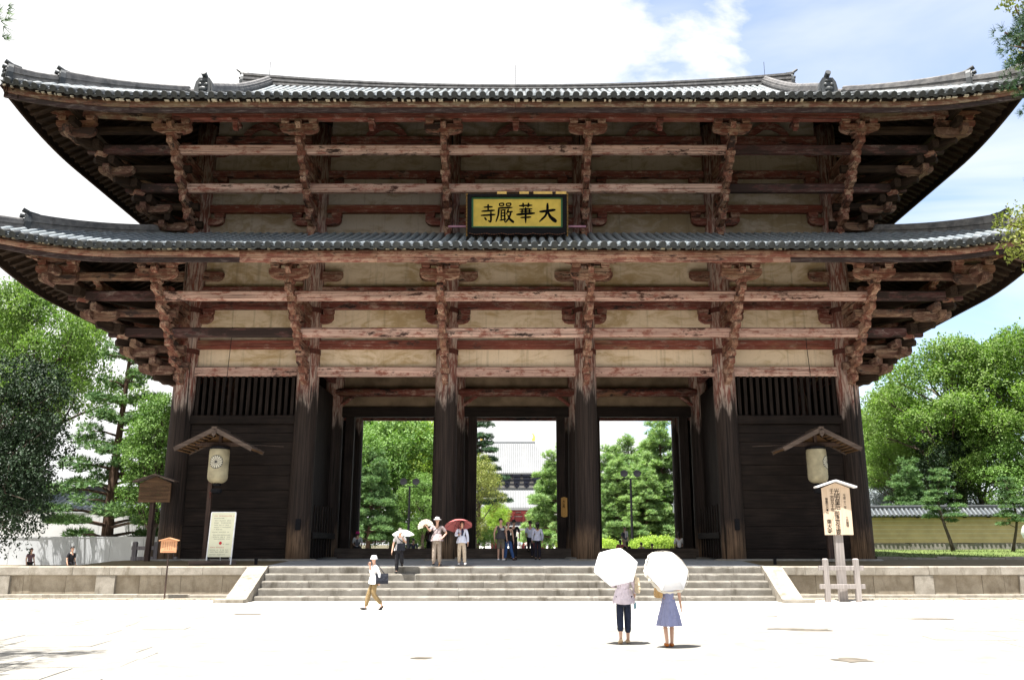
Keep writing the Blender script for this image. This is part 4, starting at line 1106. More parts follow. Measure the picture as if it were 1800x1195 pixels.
    for k in range(16):
        a = 2*pi*(k+0.5)/16; da = pi/16*0.74; b = MB(); vs = []
        for q, ww in ((0.05, 0.7), (0.13, 0.9), (0.20, 1.0), (0.237, 0.85), (0.25, 0.4)):
            for sg in (-1, 1):
                vs.append(onp(q*cos(a+sg*da*ww), q*sin(a+sg*da*ww), 0.008))
        b.add(vs, [(2*i, 2*i+1, 2*i+3, 2*i+2) for i in range(4)]); b.build('petal', M['emblemlight'], lb)
    # stay wires
    MB().tube([(sgn*0.9, 0.1, zap-0.55), (sgn*2.1, 1.7, zap-0.45)], 0.012, 5).build('stay_wire', M['greywood'], r)
    return r
lantern(371, -1.9, 1, 'paper lantern with a flower emblem facing forward, under a gabled roof left of the entrance', 0.06)
lantern(1449, -1.9, -1, 'paper lantern with its flower emblem turned sideways, under a gabled roof right of the entrance', 0.95)

# ------------------------------------------------------------------ signs
def notice_left():
    base = PG(263, 981, 1.22); y = -0.9; base = P(257, 981, y); base.z = 1.2
    r = empty('notice_board', base, radians(-4), 'old dark roofed notice board on a tall post beside the left corner pillar', 'notice board')
    k = 41.5; zt_ = P(268, 850, y).z-1.2; zb_ = P(268, 883, y).z-1.2; w = 1.34
    M['oldboard'] = m_wood('old sign boards', (0.055,0.030,0.016), (0.12,0.068,0.036), 0.85)
    nb = 5
    for i in range(nb):
        MB().box(-w/2, w/2, -0.03, 0.03, -(zt_-zb_)/nb/2+0.003, (zt_-zb_)/nb/2-0.003).build('board', M['oldboard'], r, (0.12, -0.06, zb_+(zt_-zb_)*(i+0.5)/nb))
    MB().extr([(-w/2, zt_+0.003), (w/2, zt_+0.003), (w/2, zt_+0.02), (0, zt_+0.30), (-w/2, zt_+0.02)], -0.03, 0.03, 'y').build('gable_board', M['oldboard'], r, (0.12, -0.06, 0))
    b = MB(); rr = random.Random(5); 
    for c in range(22):
        x = w/2-0.10 - c*(w-0.2)/21; z = zt_-0.10 - rr.uniform(0, .12)
        while z > zb_+0.1:
            h = 0.035
            for q in range(2):
                xx = x+rr.uniform(-.008,.008); b.add([(xx-0.015, -0.034, z-q*.014), (xx+0.015, -0.034, z-q*.014), (xx+0.015, -0.034, z+.006-q*.014), (xx-0.015, -0.034, z+.006-q*.014)], [(0,1,2,3)])
            z -= 0.048
    b.build('faded_writing', M['dark'], r, (0.12, -0.06, 0), kind='stuff')
    for s in (-1, 1):
        an = atan2(0.28, w/2+0.2); ln = sqrt((w/2+0.22)**2+0.28**2); Mx = Matrix.Translation((0.12, -0.06, zt_+0.36)) @ Matrix.Rotation(s*an, 4, 'Y')
        MB().box(0 if s > 0 else -ln, ln if s > 0 else 0, -0.22, 0.22, -0.02, 0.035, Mx).build('roof_board', M['greywood'], r)
    MB().cbox(-0.10, 0.10, -0.10, 0.10, 0, 1, 0.01).v
    MB().box(-0.085, 0.085, 0.0, 0.17, 0, zt_).build('post', M['postwood'], r)
    return r
notice_left()
# low post-and-rail barrier round its foot
M['barrier'] = m_wood('grey barrier wood', (0.13,0.115,0.115), (0.24,0.215,0.215), 0.85, axis='z')
def barrier(cx, y, z, xs, ph_, rails, x0, x1, label, grp=None):
    r = empty('low_barrier', (cx, y, z), 0, label, 'barrier', grp)
    for x in xs:
        b = MB(); s = 0.08; b.add([(-s,-s,0),(s,-s,0),(s,s,0),(-s,s,0),(-s,-s,ph_-.04),(s,-s,ph_-.04),(s,s,ph_-.04),(-s,s,ph_-.04),(-s*.6,-s*.6,ph_),(s*.6,-s*.6,ph_),(s*.6,s*.6,ph_),(-s*.6,s*.6,ph_)],
              [(3,2,1,0),(8,9,10,11)]+[(a+i,a+(i+1)%4,a+4+(i+1)%4,a+4+i) for a in (0,4) for i in range(4)])
        b.build('post', M['barrier'], r, (x-cx, 0, 0))
    for rz in rails:
        MB().cbox((x0-cx), (x1-cx), -0.055, 0.055, -0.075, 0.075, 0.01).build('rail', M['barrier'], r, (0, 0.0, rz))
    return r
a = P(236, 975, -0.3); c = P(303, 975, -0.3)
barrier((a.x+c.x)/2, -0.3, 1.21, [a.x, (a.x+c.x)/2+0.1, c.x], 0.78, (0.52, 0.10), a.x-0.12, c.x+0.2, 'low grey post-and-rail barrier around the foot of the old notice board')

def small_sign():
    y = PG(291, 1053).y; base = P(288, 1053, y); base.z = 0.0
    r = empty('small_sign', base, radians(3), 'small orange wooden sign on a thin pole in front of the podium', 'sign')
    M['newwood'] = m_wood('fresh orange wood', (0.50,0.25,0.13), (0.58,0.31,0.17), 0.7)
    k = 1485/(0.955*(y+36.3)); w = 28/k; zb_ = 80/k; zt_ = 101/k
    MB().box(-0.022, 0.022, 0.02, 0.06, 0, zt_).build('pole', M['postwood'], r)
    MB().box(-w/2, w/2, -0.02, 0.02, zb_, zt_).extr([(-w/2, zt_), (w/2, zt_), (0, zt_+0.06)], -0.02, 0.02, 'y').build('board', M['newwood'], r)
    for s in (-1, 1):
        an = atan2(0.075, w/2); ln = w/2+0.08; Mx = Matrix.Translation((0, 0, zt_+0.085)) @ Matrix.Rotation(s*an, 4, 'Y')
        MB().box(0 if s > 0 else -ln, ln if s > 0 else 0, -0.07, 0.06, -0.012, 0.018, Mx).build('roof_board', M['newwood'], r)
    b = MB(); rr = random.Random(3)
    for c, n in ((0.20, 6), (0.11, 8), (0.04, 8), (-0.04, 8), (-0.12, 8), (-0.2, 6)):
        for q in range(n):
            z = zt_-0.05-q*0.036
            for e in range(2): b.add([(c-0.012, -0.0215, z-e*.012), (c+0.012, -0.0215, z-e*.012), (c+0.012, -0.0215, z+.005-e*.012), (c-0.012, -0.0215, z+.005-e*.012)], [(0,1,2,3)])
            b.add([(c-0.003, -0.022, z-0.018), (c+0.003, -0.022, z-0.018), (c+0.003, -0.022, z+0.006), (c-0.003, -0.022, z+0.006)], [(0,1,2,3)])
    b.build('small_print', M['ink'], r)
    b = MB(); marks(b, -0.20, 0.2, zb_+0.03, 0.028, -0.0215, 0.95, rr); b.build('red_print', m_plain('red print', (0.55,0.03,0.02), 0.7), r)
small_sign()

def info_board():
    y = -3.0; base = P(384, 985, y); base.z = 1.13
    r = empty('information_board', base, radians(-6), 'pale cream information board with lines of print on white legs, leaning back', 'sign')
    M['cream'] = m_plain('cream board', (0.66,0.66,0.50), 0.5, 0.3, 0.04); M['whitepaint'] = m_plain('white paint', (0.75,0.76,0.78), 0.5)
    k = 1485/(0.965*(y+36.3)); w = 45/k; zb_ = 13/k; zt_ = 90/k; tl = 0.07
    sub = dict(rot=(-tl, 0, 0))
    MB().box(-w/2, w/2, -0.012, 0.02, zb_, zt_).build('board', M['cream'], r, **sub)
    for s in (-1, 1): MB().box(s*w/2-0.02, s*w/2+0.02, -0.016, 0.024, 0, zt_+0.005).build('leg', M['whitepaint'], r, **sub)
    MB().box(-w/2, w/2, -0.016, 0.024, zt_, zt_+0.03).build('top_bar', M['whitepaint'], r, **sub)
    for s in (-1, 1): MB().tube([(s*(w/2-0.3), 0.12, zt_*0.8), (s*(w/2-0.3), 0.6, 0.02)], 0.02, 6).build('rear_strut', M['whitepaint'], r)
    bk = MB(); rd = MB(); rr = random.Random(11); hh = (zt_-zb_)
    rows = [(.075,-.36,.42,'r'),(.125,-.37,.06,'k'),(.18,-.33,.36,'k'),(.23,-.34,.34,'k'),(.28,-.34,.32,'k'),(.33,-.34,.36,'k'),(.38,-.33,.0,'k'),(.44,-.39,.30,'k'),(.505,-.34,.33,'k'),(.55,-.34,.36,'k'),(.595,-.33,.34,'k'),
            (.71,.1,.36,'k'),(.785,-.40,.15,'r'),(.84,-.40,.34,'k'),(.885,-.39,.35,'k'),(.945,-.41,.25,'k')]
    for f, xa, xb, c in rows: marks(rd if c == 'r' else bk, xa*w, xb*w, zt_-f*hh-0.02, 0.042 if c == 'r' else 0.034, -0.0135, 0.9, rr)
    bk.build('small_print', m_plain('dark print', (0.03,0.035,0.03), 0.8), r, **sub); rd.build('red_print', m_plain('red print on cream', (0.45,0.05,0.03), 0.8), r, **sub)
    b = MB(); n = 16; rad = 0.06; zc = zt_-0.69*hh
    b.add([(0.0+rad*cos(2*pi*k/n)*(1+.12*cos(6*2*pi*k/n)), -0.0138, zc+rad*sin(2*pi*k/n)) for k in range(n)], [tuple(range(n))]); b.build('red_dot', m_plain('red dot', (0.45,0.015,0.03), 0.7), r, **sub)
info_board()

def tall_sign():
    y = PG(1478, 1057).y; base = P(1485, 1057, y); base.z = 0
    r = empty('tall_wooden_sign', base, radians(-3), 'tall pale wooden sign with black brushed characters right of the steps', 'sign')
    M['palewood'] = m_wood('pale planed wood', (0.52,0.39,0.275), (0.60,0.47,0.35), 0.7, axis='z', streak=0.2)
    M['greypale'] = m_wood('silvered post wood', (0.20,0.178,0.168), (0.31,0.28,0.265), 0.8, axis='z', streak=0.2)
    k = 1485/(0.96*(y+36.3)); w = 50/k; zb_ = 114/k; zt_ = 196/k
    MB().box(-0.135, 0.135, 0.02, 0.24, 0, zt_-0.1).build('post', M['greypale'], r)
    for i in range(3): MB().box(-w/6+0.003, w/6-0.003, -0.025, 0.025, zb_, zt_).build('board_plank', M['palewood'], r, (-w/3 + w/3*i, -0.01, 0))
    MB().extr([(-w/2, zt_+0.002), (w/2, zt_+0.002), (0, zt_+0.19)], -0.03, 0.016, 'y').build('gable_board', M['palewood'], r)
    for s in (-1, 1):
        an = atan2(0.22, w/2+0.18); ln = w/2+0.24; Mx = Matrix.Translation((0, -0.02, zt_+0.25)) @ Matrix.Rotation(s*an, 4, 'Y')
        MB().box(0 if s > 0 else -ln, ln if s > 0 else 0, -0.20, 0.18, -0.02, 0.035, Mx).build('roof_board', M['whitewood'], r)
    f = -0.0375; u = w/50
    cols = [('光\n明\n皇\n后', 0.205, 1.5*u, zt_-0.02), ('千\n二\n百\n五\n十\n年', 0.150, -7.5*u, zt_-0.03), ('御\n遠\n忌\n法\n要', 0.185, -1*u, zt_-0.78),
            ('平\n成\n二\n十\n二\n年', 0.098, 14.5*u, zt_-0.20), ('十\n月\n厳\n修', 0.105, 16*u, zt_-0.96), ('華\n厳\n宗\n大\n本\n山', 0.105, -17.5*u, zt_-0.33), ('東\n大\n寺', 0.185, -16*u, zt_-1.06)]
    for body, sz, x, z in cols: text(body, sz, r, (x, f, z), spacing=0.86)
    return r, k, y, base
M['whitewood'] = m_wood('bleached board', (0.55,0.53,0.53), (0.70,0.68,0.68), 0.7, streak=0.1)
ts, tk, ty, tb = tall_sign()
a = P(1455, 1055, ty-0.15); c = P(1509, 1055, ty-0.15)
M['barrier2'] = M['barrier']; M['barrier'] = M['greypale']
barrier((a.x+c.x)/2, ty-0.2, 0, [a.x, c.x], 1.42, (1.10, 0.50), a.x-0.24, c.x+0.24, 'low bleached wooden barrier in front of the tall pale sign')
M['barrier'] = M['barrier2']
# ochre plaque hanging on the jamb right of the central passage
q0 = P(986.5, 909, 5.2); q1 = P(997, 873, 5.2); w = q1.x-q0.x; h = q1.z-q0.z
hp = empty('hanging_plaque', ((q0.x+q1.x)/2, 5.19, q0.z), 0, 'narrow ochre wooden plaque with vertical writing on the dark jamb of the central passage', 'plaque')
M['ochre'] = m_wood('ochre plaque wood', (0.40,0.21,0.05), (0.50,0.28,0.075), 0.6, axis='z')
MB().extr([(-w/2, 0.05), (0, 0), (w/2, 0.05), (w/2, h-0.05), (0, h), (-w/2, h-0.05)], 0, 0.03, 'y').build('board', M['ochre'], hp)
text('大\n仏\n殿', 0.13, hp, (-0.02, -0.003, h-0.16), spacing=0.95)
b = MB(); rr = random.Random(8)
for c in (0.075, -0.07):
    for k in range(7):
        z = h*0.48-k*0.055
        for e in range(2): b.add([(c-0.016, -0.003, z-e*.018), (c+0.016, -0.003, z-e*.018), (c+0.016, -0.003, z+.007-e*.018), (c-0.016, -0.003, z+.007-e*.018)], [(0,1,2,3)])
b.build('small_print', M['ink'], hp)
# a loose timber and small posts lying on the earth of the podium
tb1 = MB().cbox(-0.85, 0.85, -0.09, 0.09, 0, 0.16, 0.015).build('timber_baulk', M['greywood'], None, (P(375, 985, -3.2).x, -3.3, 1.125), (0, 0, 0.55)); tag(tb1, 'grey timber baulk lying in front of the cream information board', 'timber')
for px in (450, 1362, 1446):
    q = P(px, 985, -3.1); o = MB().box(-0.05, 0.05, -0.05, 0.05, 0, 0.22).extr([(-0.06,0.2),(0.06,0.2),(0.04,0.25),(-0.04,0.25)], -0.06, 0.06, 'y').build('marker_post', M['boardblack'], None, (q.x, -3.1, 1.12))
    tag(o, {450: 'short dark marker post on the earth right of the information board', 1362: 'short dark marker post on the earth by the right end of the steps', 1446: 'short dark marker post behind the barrier of the tall pale sign'}[px], 'post', 'short marker posts on the podium')
# ------------------------------------------------------------------ land beyond the gate
M['grass'] = None
def m_grass():
    t = NT('lawn'); p = t.pos(); n = t.noise(p, 1.2, 6); n2 = t.noise(p, 9, 4)
    c = t.mix(t.ramp(n, 0.35, 0.65), (0.065, 0.105, 0.025), (0.10, 0.125, 0.04)); c = t.mix(t.ramp(n2, 0.5, 0.75, 0, 0.5), c, (0.13, 0.125, 0.06))
    return t.done(c, 0.95, 0.1)
M['grass'] = m_grass()
court = MB(); court.grid(lambda u, v: Vector((-26 + 41*u, 15.5 + 420*v, 1.05 - 0.25*min(1, v*14))), 2, 40)
court.build('inner_court', M['sand'], kind='structure', label='pale gravel court behind the gate leading to the far hall')
def lawn_z(x, y): return 1.22 + 0.012*max(0, y-3) + 0.05*sin(x*0.5)*cos(y*0.4)
lw = MB(); lw.grid(lambda u, v: Vector((15.4 + 60*u, 2.6 + 38*v, lawn_z(15.4+60*u, 2.6+38*v))), 40, 24)
lw.build('lawn', M['grass'], kind='structure', label='strip of sunlit lawn right of the gate')
lw = MB(); lw.grid(lambda u, v: Vector((15.0 + 60*u, 40 + 200*v, 1.6)), 2, 2); lw.build('rear_ground', M['soil'], kind='structure')
kb = empty('lawn_kerb', (16, 2.5, 1.2), 0, 'row of low rough stones edging the lawn', kind='structure')
u = 0
while u < 24:
    w = R.uniform(0.5, 1.2); MB().cbox(-w/2+.01, w/2-.01, -0.14, 0.14, -0.3, 0.12+R.uniform(-.03,.03), 0.03).build('kerb_stone', M['granite'], kb, (u+w/2, R.uniform(-.03,.03), 0.0)); u += w
gb = MB(); rr = random.Random(21)
for k in range(5200):
    y = 2.9 + 24*rr.random()**1.5; x = 16 + 26*rr.random(); z = lawn_z(x, y)
    for e in range(3):
        a = rr.uniform(0, 6.3); h = rr.uniform(0.05, 0.12); w = 0.012; dx, dy = cos(a), sin(a)
        gb.add([(x-dy*w, y+dx*w, z), (x+dy*w, y-dx*w, z), (x+dx*0.05, y+dy*0.05, z+h)], [(0,1,2)])
gb.build('grass', M['grass'], kind='stuff', label='short blades of lawn grass right of the gate')

# ------------------------------------------------------------------ right: yellow earth wall with a tiled coping
M['earthwall'] = m_plain('yellow earth plaster', (0.44, 0.335, 0.195), 0.95, 0.1, 0.10, 1.2)
M['whiteline'] = m_plain('white plaster line', (0.50, 0.46, 0.36), 0.9)
M['wallstone'] = m_stone('rough wall base stone', (0.22,0.20,0.18), (0.15,0.14,0.12), (0.08,0.07,0.06))
wl = empty('earth_wall', (17.5, 28.5, 1.45), radians(-9), 'long yellow earth wall with thin white lines and grey tiled coping, beyond the lawn', 'wall')
Lw = 42; zt_ = 2.32
MB().extr([(-0.48, 0.52), (-0.40, zt_), (0.40, zt_), (0.48, 0.52)], 0, Lw, 'x').build('plaster_body', M['earthwall'], wl)
for k in range(5):
    z = 0.85 + k*0.30; yy = -0.48 + 0.08*(z-0.52)/(zt_-0.52)
    MB().box(0, Lw, yy-0.006, yy+0.02, z, z+0.035).build('white_line', M['whiteline'], wl)
u = 0
while u < Lw:
    w = R.uniform(0.5, 1.1); MB().cbox(-w/2+.008, w/2-.008, -0.5, 0.5, 0, 0.5, 0.03).build('base_stone', M['wallstone'], wl, (u+w/2, R.uniform(-.03,.02), R.uniform(-.02,.02))); u += w
b = MB(); b.extr([(-0.95, zt_+0.02), (-0.95, zt_+0.10), (0, zt_+0.62), (0.95, zt_+0.10), (0.95, zt_+0.02)], -0.2, Lw, 'x'); b.build('coping', M['tile_dark'], wl)
tm = MB(); tm.tube([(0, -1.0, zt_+0.11), (0, -0.06, zt_+0.63)], 0.085, 6); tmesh = tm.mesh('cover_tile', M['tile_gap'])
for k in range(int(Lw/0.30)): inst('cover_tile', tmesh, wl, (-0.1+0.30*k, 0, 0.0))
b = MB(); b.box(-0.25, Lw, -0.17, 0.17, zt_+0.56, zt_+0.74); b.tube([(-0.25, 0, zt_+0.78), (Lw, 0, zt_+0.78)], 0.10, 8); b.build('ridge', M['tile_dark'], wl)
for k in range(int(Lw/1.6)):
    MB().box(-0.04, 0.04, -0.9, 0.9, zt_-0.06, zt_+0.02).build('coping_rafter', M['dark'], wl, (0.4+1.6*k, 0, 0))
# white tiled hall roof beyond the wall
def hall(name, loc, rz, w, d, hw, hr, label, wallmat, cat='building', ov=1.2):
    r = empty(name, loc, rz, label, cat)
    MB().box(-w/2, w/2, 0, d, 0, hw).build('wall', wallmat, r)
    rf = MB(); n = 8; pr = []
    for i in range(n+1):
        t = i/n; pr.append((-ov + (d/2+ov)*t, hw - 0.15 + hr*(0.72*t + 0.28*t*t)))
    pr2 = [(d-p, z) for p, z in reversed(pr[:-1])]
    poly = pr + pr2 + [(d+ov, hw-0.3), (-ov, hw-0.3)]
    rf.extr(poly, -w/2-ov, w/2+ov, 'x'); roof = rf.build('roof', M['tile'], r)
    rows = MB(); k = -w/2-ov+0.2
    while k < w/2+ov:
        rows.tube([(k, p, z+0.04) for p, z in pr], 0.10, 5); k += 0.42
    rows.build('tile_rows', M['tile'], roof, kind='stuff')
    MB().box(-w/2-ov, w/2+ov, d/2-0.3, d/2+0.3, hw-0.2+hr, hw+0.35+hr).build('ridge', M['tile_dark'], roof)
    for i in range(6): MB().box(-0.15, 0.15, -0.06, 0.1, 0, hw-0.1).build('post', M['darkz'], r, (-w/2 + w*i/5, 0, 0))
    return r
hall('temple_hall', (34, 47, 1.5), radians(-6), 34, 9, 4.0, 3.7, 'long temple hall, pale grey tiled roof, half hidden by trees', M['plaster'])
# ------------------------------------------------------------------ left: white hoardings and a dark tiled building
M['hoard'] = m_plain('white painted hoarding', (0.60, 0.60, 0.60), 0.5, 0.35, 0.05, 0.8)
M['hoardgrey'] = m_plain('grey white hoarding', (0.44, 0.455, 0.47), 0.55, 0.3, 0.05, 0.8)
def hoarding(p0, p1, z0, z1, pwid, mat, label):
    d = Vector((p1[0]-p0[0], p1[1]-p0[1], 0)); ln = d.length; a = atan2(d.y, d.x)
    r = empty('site_hoarding', (p0[0], p0[1], z0), a, label, 'hoarding')
    n = int(ln/pwid)
    for k in range(n):
        b = MB(); h = z1-z0; w = ln/n
        b.box(-w/2+0.008, w/2-0.008, -0.02, 0.02, 0.05, h); b.build('panel', mat, r, (w*(k+0.5), R.uniform(-.012,.012), 0), (0, R.uniform(-.004,.004), R.uniform(-.012,.012)))
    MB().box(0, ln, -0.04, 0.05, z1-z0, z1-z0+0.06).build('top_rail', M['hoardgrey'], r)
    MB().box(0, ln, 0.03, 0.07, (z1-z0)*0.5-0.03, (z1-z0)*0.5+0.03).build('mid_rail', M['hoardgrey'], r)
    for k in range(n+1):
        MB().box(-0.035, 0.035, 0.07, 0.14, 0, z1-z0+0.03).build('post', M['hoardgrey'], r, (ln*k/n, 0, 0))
    return r
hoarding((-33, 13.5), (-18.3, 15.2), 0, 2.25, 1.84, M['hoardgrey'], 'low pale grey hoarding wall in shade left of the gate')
hoarding((-40, 17.8), (-21.6, 20.5), 0, 3.85, 1.82, M['hoard'], 'taller white hoarding of wide panels behind the low grey one')
hall('tiled_building', (-32, 23.5, 0), radians(6), 26, 6, 4.35, 1.3, 'low building with a dark tiled roof behind the white hoardings', M['dark'], ov=0.8)
# site shed between the tree trunks
sh = empty('site_shed', (-18.6, 19.5, 0), 0, 'small grey site shed with a dark opening between the tree trunks left of the gate', 'shed')
MB().box(-1.0, 1.0, 0, 1.6, 0, 2.9).build('wall', M['hoardgrey'], sh); MB().box(-1.1, 1.1, -0.1, 1.7, 2.9, 3.05).build('roof', M['hoard'], sh)
MB().box(-0.7, 0.7, -0.03, -0.005, 0.6, 1.9).build('opening', M['ink'], sh)

# ------------------------------------------------------------------ far: red middle gate and the great hall
M['verm'] = m_plain('vermilion lacquer', (0.23, 0.038, 0.040), 0.6, 0.3, 0.12, 2)
M['white'] = m_plain('white plaster', (0.62, 0.60, 0.58), 0.9, 0.1)
M['fartile'] = m_plain('far grey tile', (0.165, 0.17, 0.175), 0.6, 0.3, 0.08, 0.5)
M['fardark'] = m_plain('far dark timber', (0.030, 0.034, 0.055), 0.8)
def hip_roof(r, zr, ze, rx, ex, ry, ey, sagk, name='roof', rows=0.9, mat='fartile', sweep=0.5):
    b = MB(); n = 6
    def pt(x, t, sg, ax):
        # ax 0: front/rear slopes; 1: sides
        pass
    k = 13
    prof = lambda t: ze + (zr-ze)*((1-sagk)*t + sagk*t*t)
    def front(u, v, sg=-1):
        hx = ex + (rx-ex)*v; x = hx*(2*u-1); y = sg*(ey + (ry-ey)*v)
        return Vector((x, y, prof(v) + sweep*abs(2*u-1)**4*(1-v)**2))
    def side(u, v, sg=-1):
        hy = ey + (ry-ey)*v; y = hy*(2*u-1); x = sg*(ex + (rx-ex)*v)
        return Vector((x, y, prof(v) + sweep*abs(2*u-1)**4*(1-v)**2))
    b.grid(lambda u, v: front(u, v, -1), 12, n); b.grid(lambda u, v: front(1-u, v, 1), 12, n)
    b.grid(lambda u, v: side(1-u, v, -1), 8, n); b.grid(lambda u, v: side(u, v, 1), 8, n)
    b.grid(lambda u, v: Vector((ex*(2*u-1), -ey*(1-2*v), ze-0.5 + sweep*abs(2*u-1)**4)), 12, 1)
    b.grid(lambda u, v: front(u, 0, -1) + Vector((0,0,-0.5*v)), 12, 1); 
    o = b.build(name, M[mat], r)
    rb = MB(); x = -ex + rows/2
    while x < ex:
        tmax = 1.0 if abs(x) < rx else (ex-abs(x))/(ex-rx)
        pts = []
        for i in range(6):
            t = tmax*i/5; u = (x/(ex+(rx-ex)*t)+1)/2; pts.append(front(max(0, min(1, u)), t) + Vector((0,0,0.08)))
        rb.tube(pts, rows*0.26, 4, False); x += rows
    rb.build('tile_rows', M[mat], o, kind='stuff')
    return o
# great hall
YH = 372.0; kz = lambda py: P(PX0, py, YH).z
gh = empty('great_hall', (-6.5, YH, 1.0), 0, 'great far wooden hall with a huge pale tiled roof and a gilt ridge finial', 'temple hall')
zr, ze, z2, z3 = kz(780)-1, kz(836)-1, kz(861)-1, kz(884)-1
hip_roof(gh, zr, ze, 13.0, 25.5, 2.0, 17.0, 0.35, sweep=1.6)
hip_roof(gh, z2, z3, 20.0, 30.0, 13.0, 23.0, 0.2, sweep=1.2)
MB().box(-13.3, 13.3, -0.8, 0.8, zr-0.2, zr+0.9).build('ridge', M['tile_gap'], gh)
for s in (-1, 1):
    b = MB(); b.extr([(s*11.6, zr+1.4), (s*13.2, zr+1.4), (s*13.3, zr+3.2), (s*12.7, zr+4.6), (s*11.5, zr+5.4), (s*12.2, zr+4.2), (s*12.3, zr+3.0), (s*11.7, zr+2.4)], -0.5, 0.5, 'y'); b.build('gilt_finial', M['gold'], gh)
MB().box(-19, 19, -12.5, 12.5, z2-0.5, ze+0.5).build('upper_wall', M['white'], gh)
MB().box(-23, 23, -16, 16, 0, z3+0.5).build('lower_wall', M['white'], gh)
for i in range(9):
    x = -18 + 36*i/8
    b = MB(); b.box(x-0.5, x+0.5, -13.0, -12.4, z2-0.4, ze)
    for k in range(4):
        zz = z2 + 0.6 + (ze-z2)*k/4.2; b.box(x-1.1-0.25*k, x+1.1+0.25*k, -13.6-0.9*k, -12.4, zz, zz+0.9)
    b.build('bracket', M['fardark'], gh)
for k in range(3):
    zz = z2 + 1.4 + (ze-z2-1.4)*k/3; MB().box(-19.2, 19.2, -13.4-0.8*k, -12.4, zz, zz+0.55).build('beam', M['fardark'], gh)
# red middle gate
YM = 182.0; kz = lambda py: P(PX0, py, YM).z - 0.8
mg = empty('middle_gate', (-0.6, YM, 0.8), 0, 'far red lacquered two-storey gate with pale tiled roofs seen through the central passage', 'temple gate')
hip_roof(mg, kz(862), kz(894), 5.5, 9.8, 0.6, 6.2, 0.3, rows=0.42, sweep=0.6)
MB().box(-5.7, 5.7, -0.3, 0.3, kz(862)-0.1, kz(860)+0.35).build('ridge', M['tile_dark'], mg)
hip_roof(mg, kz(918), kz(929), 7.2, 10.4, 3.0, 7.2, 0.15, rows=0.42, sweep=0.5)
MB().box(-6.2, 6.2, -2.6, 2.6, kz(918), kz(893)).build('upper_wall', M['white'], mg)
for z0, z1, d in ((kz(900), kz(896), 3.6), (kz(907), kz(902.5), 3.2), (kz(917), kz(909), 3.0)): MB().box(-6.6-d*.2, 6.6+d*.2, -d, 0, z0, z1).build('red_beam', M['verm'], mg)
for i in range(6):
    x = -6.4 + 12.8*i/5
    MB().box(x-0.22, x+0.22, -3.9, 0, kz(918), kz(895)).build('upper_post', M['verm'], mg)
    MB().box(x-0.6, x+0.6, -4.4, -2.6, kz(904), kz(899)).build('bracket', M['verm'], mg)
    MB().tube([(x, -3.1, 0), (x, -3.1, kz(921))], 0.36, 10).build('pillar', M['verm'], mg)
    MB().tube([(x, 3.1, 0), (x, 3.1, kz(921))], 0.36, 10).build('pillar', M['verm'], mg)
for z0, z1 in ((kz(934), kz(930.5)), (kz(926), kz(921))): MB().box(-6.6, 6.6, -3.3, -2.9, z0, z1).build('red_beam', M['verm'], mg)
for a, c in ((-6.4, -3.9), (3.9, 6.4)): MB().box(a, c, -0.1, 0.1, 0, kz(930)).build('red_wall', M['verm'], mg)
# ------------------------------------------------------------------ floodlight poles
def floodlight(px, ptop, py, Y, label):
    base = P(px, py, Y); top = P(px, ptop, Y); base.z = 1.0
    r = empty('floodlight_pole', base, 0, label, 'floodlight', 'floodlight poles behind the gate')
    h = top.z - base.z
    MB().tube([(0,0,0), (0,0,h*0.5), (0,0,h)], [0.16, 0.13, 0.11], 10).build('pole', M['blackiron'], r)
    MB().box(-0.95, 0.95, -0.06, 0.06, h-0.06, h+0.05).build('cross_arm', M['blackiron'], r)
    for s in (-1, 1):
        Mx = Matrix.Translation((s*0.72, -0.05, h+0.52)) @ Matrix.Rotation(radians(75), 4, 'X')
        MB().lathe([(0.15, -0.26), (0.34, -0.12), (0.40, 0.10), (0.42, 0.14), (0.36, 0.14), (0.02, 0.10)], 16, M=Mx).build('lamp_head', M['blackiron'], r)
        MB().tube([(s*0.72, 0, h), (s*0.72, 0, h+0.35)], 0.05, 6).build('lamp_bracket', M['blackiron'], r)
floodlight(717, 855, 962, 62, 'dark floodlight pole with two round lamps seen through the left passage')
floodlight(1112, 841, 963, 58, 'dark floodlight pole with two round lamps seen through the right passage')

# ------------------------------------------------------------------ trees
M['bark'] = m_wood('grey brown bark', (0.045,0.035,0.028), (0.11,0.085,0.065), 0.95, 8, 'z')
M['pinebark'] = m_wood('pine bark', (0.05,0.032,0.024), (0.13,0.08,0.055), 0.95, 8, 'z')
M['leaf_dark'] = m_leaf('dark glossy leaves', (0.008,0.019,0.008), (0.017,0.035,0.014), (0.036,0.064,0.027), 0.08, 0.5, 0.5)
M['leaf_mid'] = m_leaf('mid green leaves', (0.075,0.15,0.033), (0.13,0.225,0.055), (0.19,0.28,0.075), 0.28, 0.4)
M['leaf_bright'] = m_leaf('bright camphor leaves', (0.085,0.155,0.035), (0.155,0.235,0.06), (0.22,0.29,0.09), 0.42, 0.4)
M['leaf_yellow'] = m_leaf('yellow green leaves', (0.17,0.26,0.04), (0.27,0.36,0.065), (0.34,0.42,0.09), 0.45, 0.4)
M['leaf_olive'] = m_leaf('olive leaves', (0.12,0.145,0.035), (0.20,0.215,0.06), (0.28,0.28,0.085), 0.28, 0.5)
M['needle'] = m_leaf('pine needles', (0.050,0.11,0.038), (0.085,0.16,0.052), (0.15,0.21,0.07), 0.22, 0.5)
M['needle_dark'] = m_leaf('dark pine needles', (0.018,0.048,0.024), (0.036,0.078,0.036), (0.07,0.12,0.05), 0.18, 0.6)
M['needle_far'] = m_leaf('sunlit pine needles', (0.11,0.195,0.07), (0.18,0.275,0.10), (0.28,0.345,0.13), 0.32, 0.3)

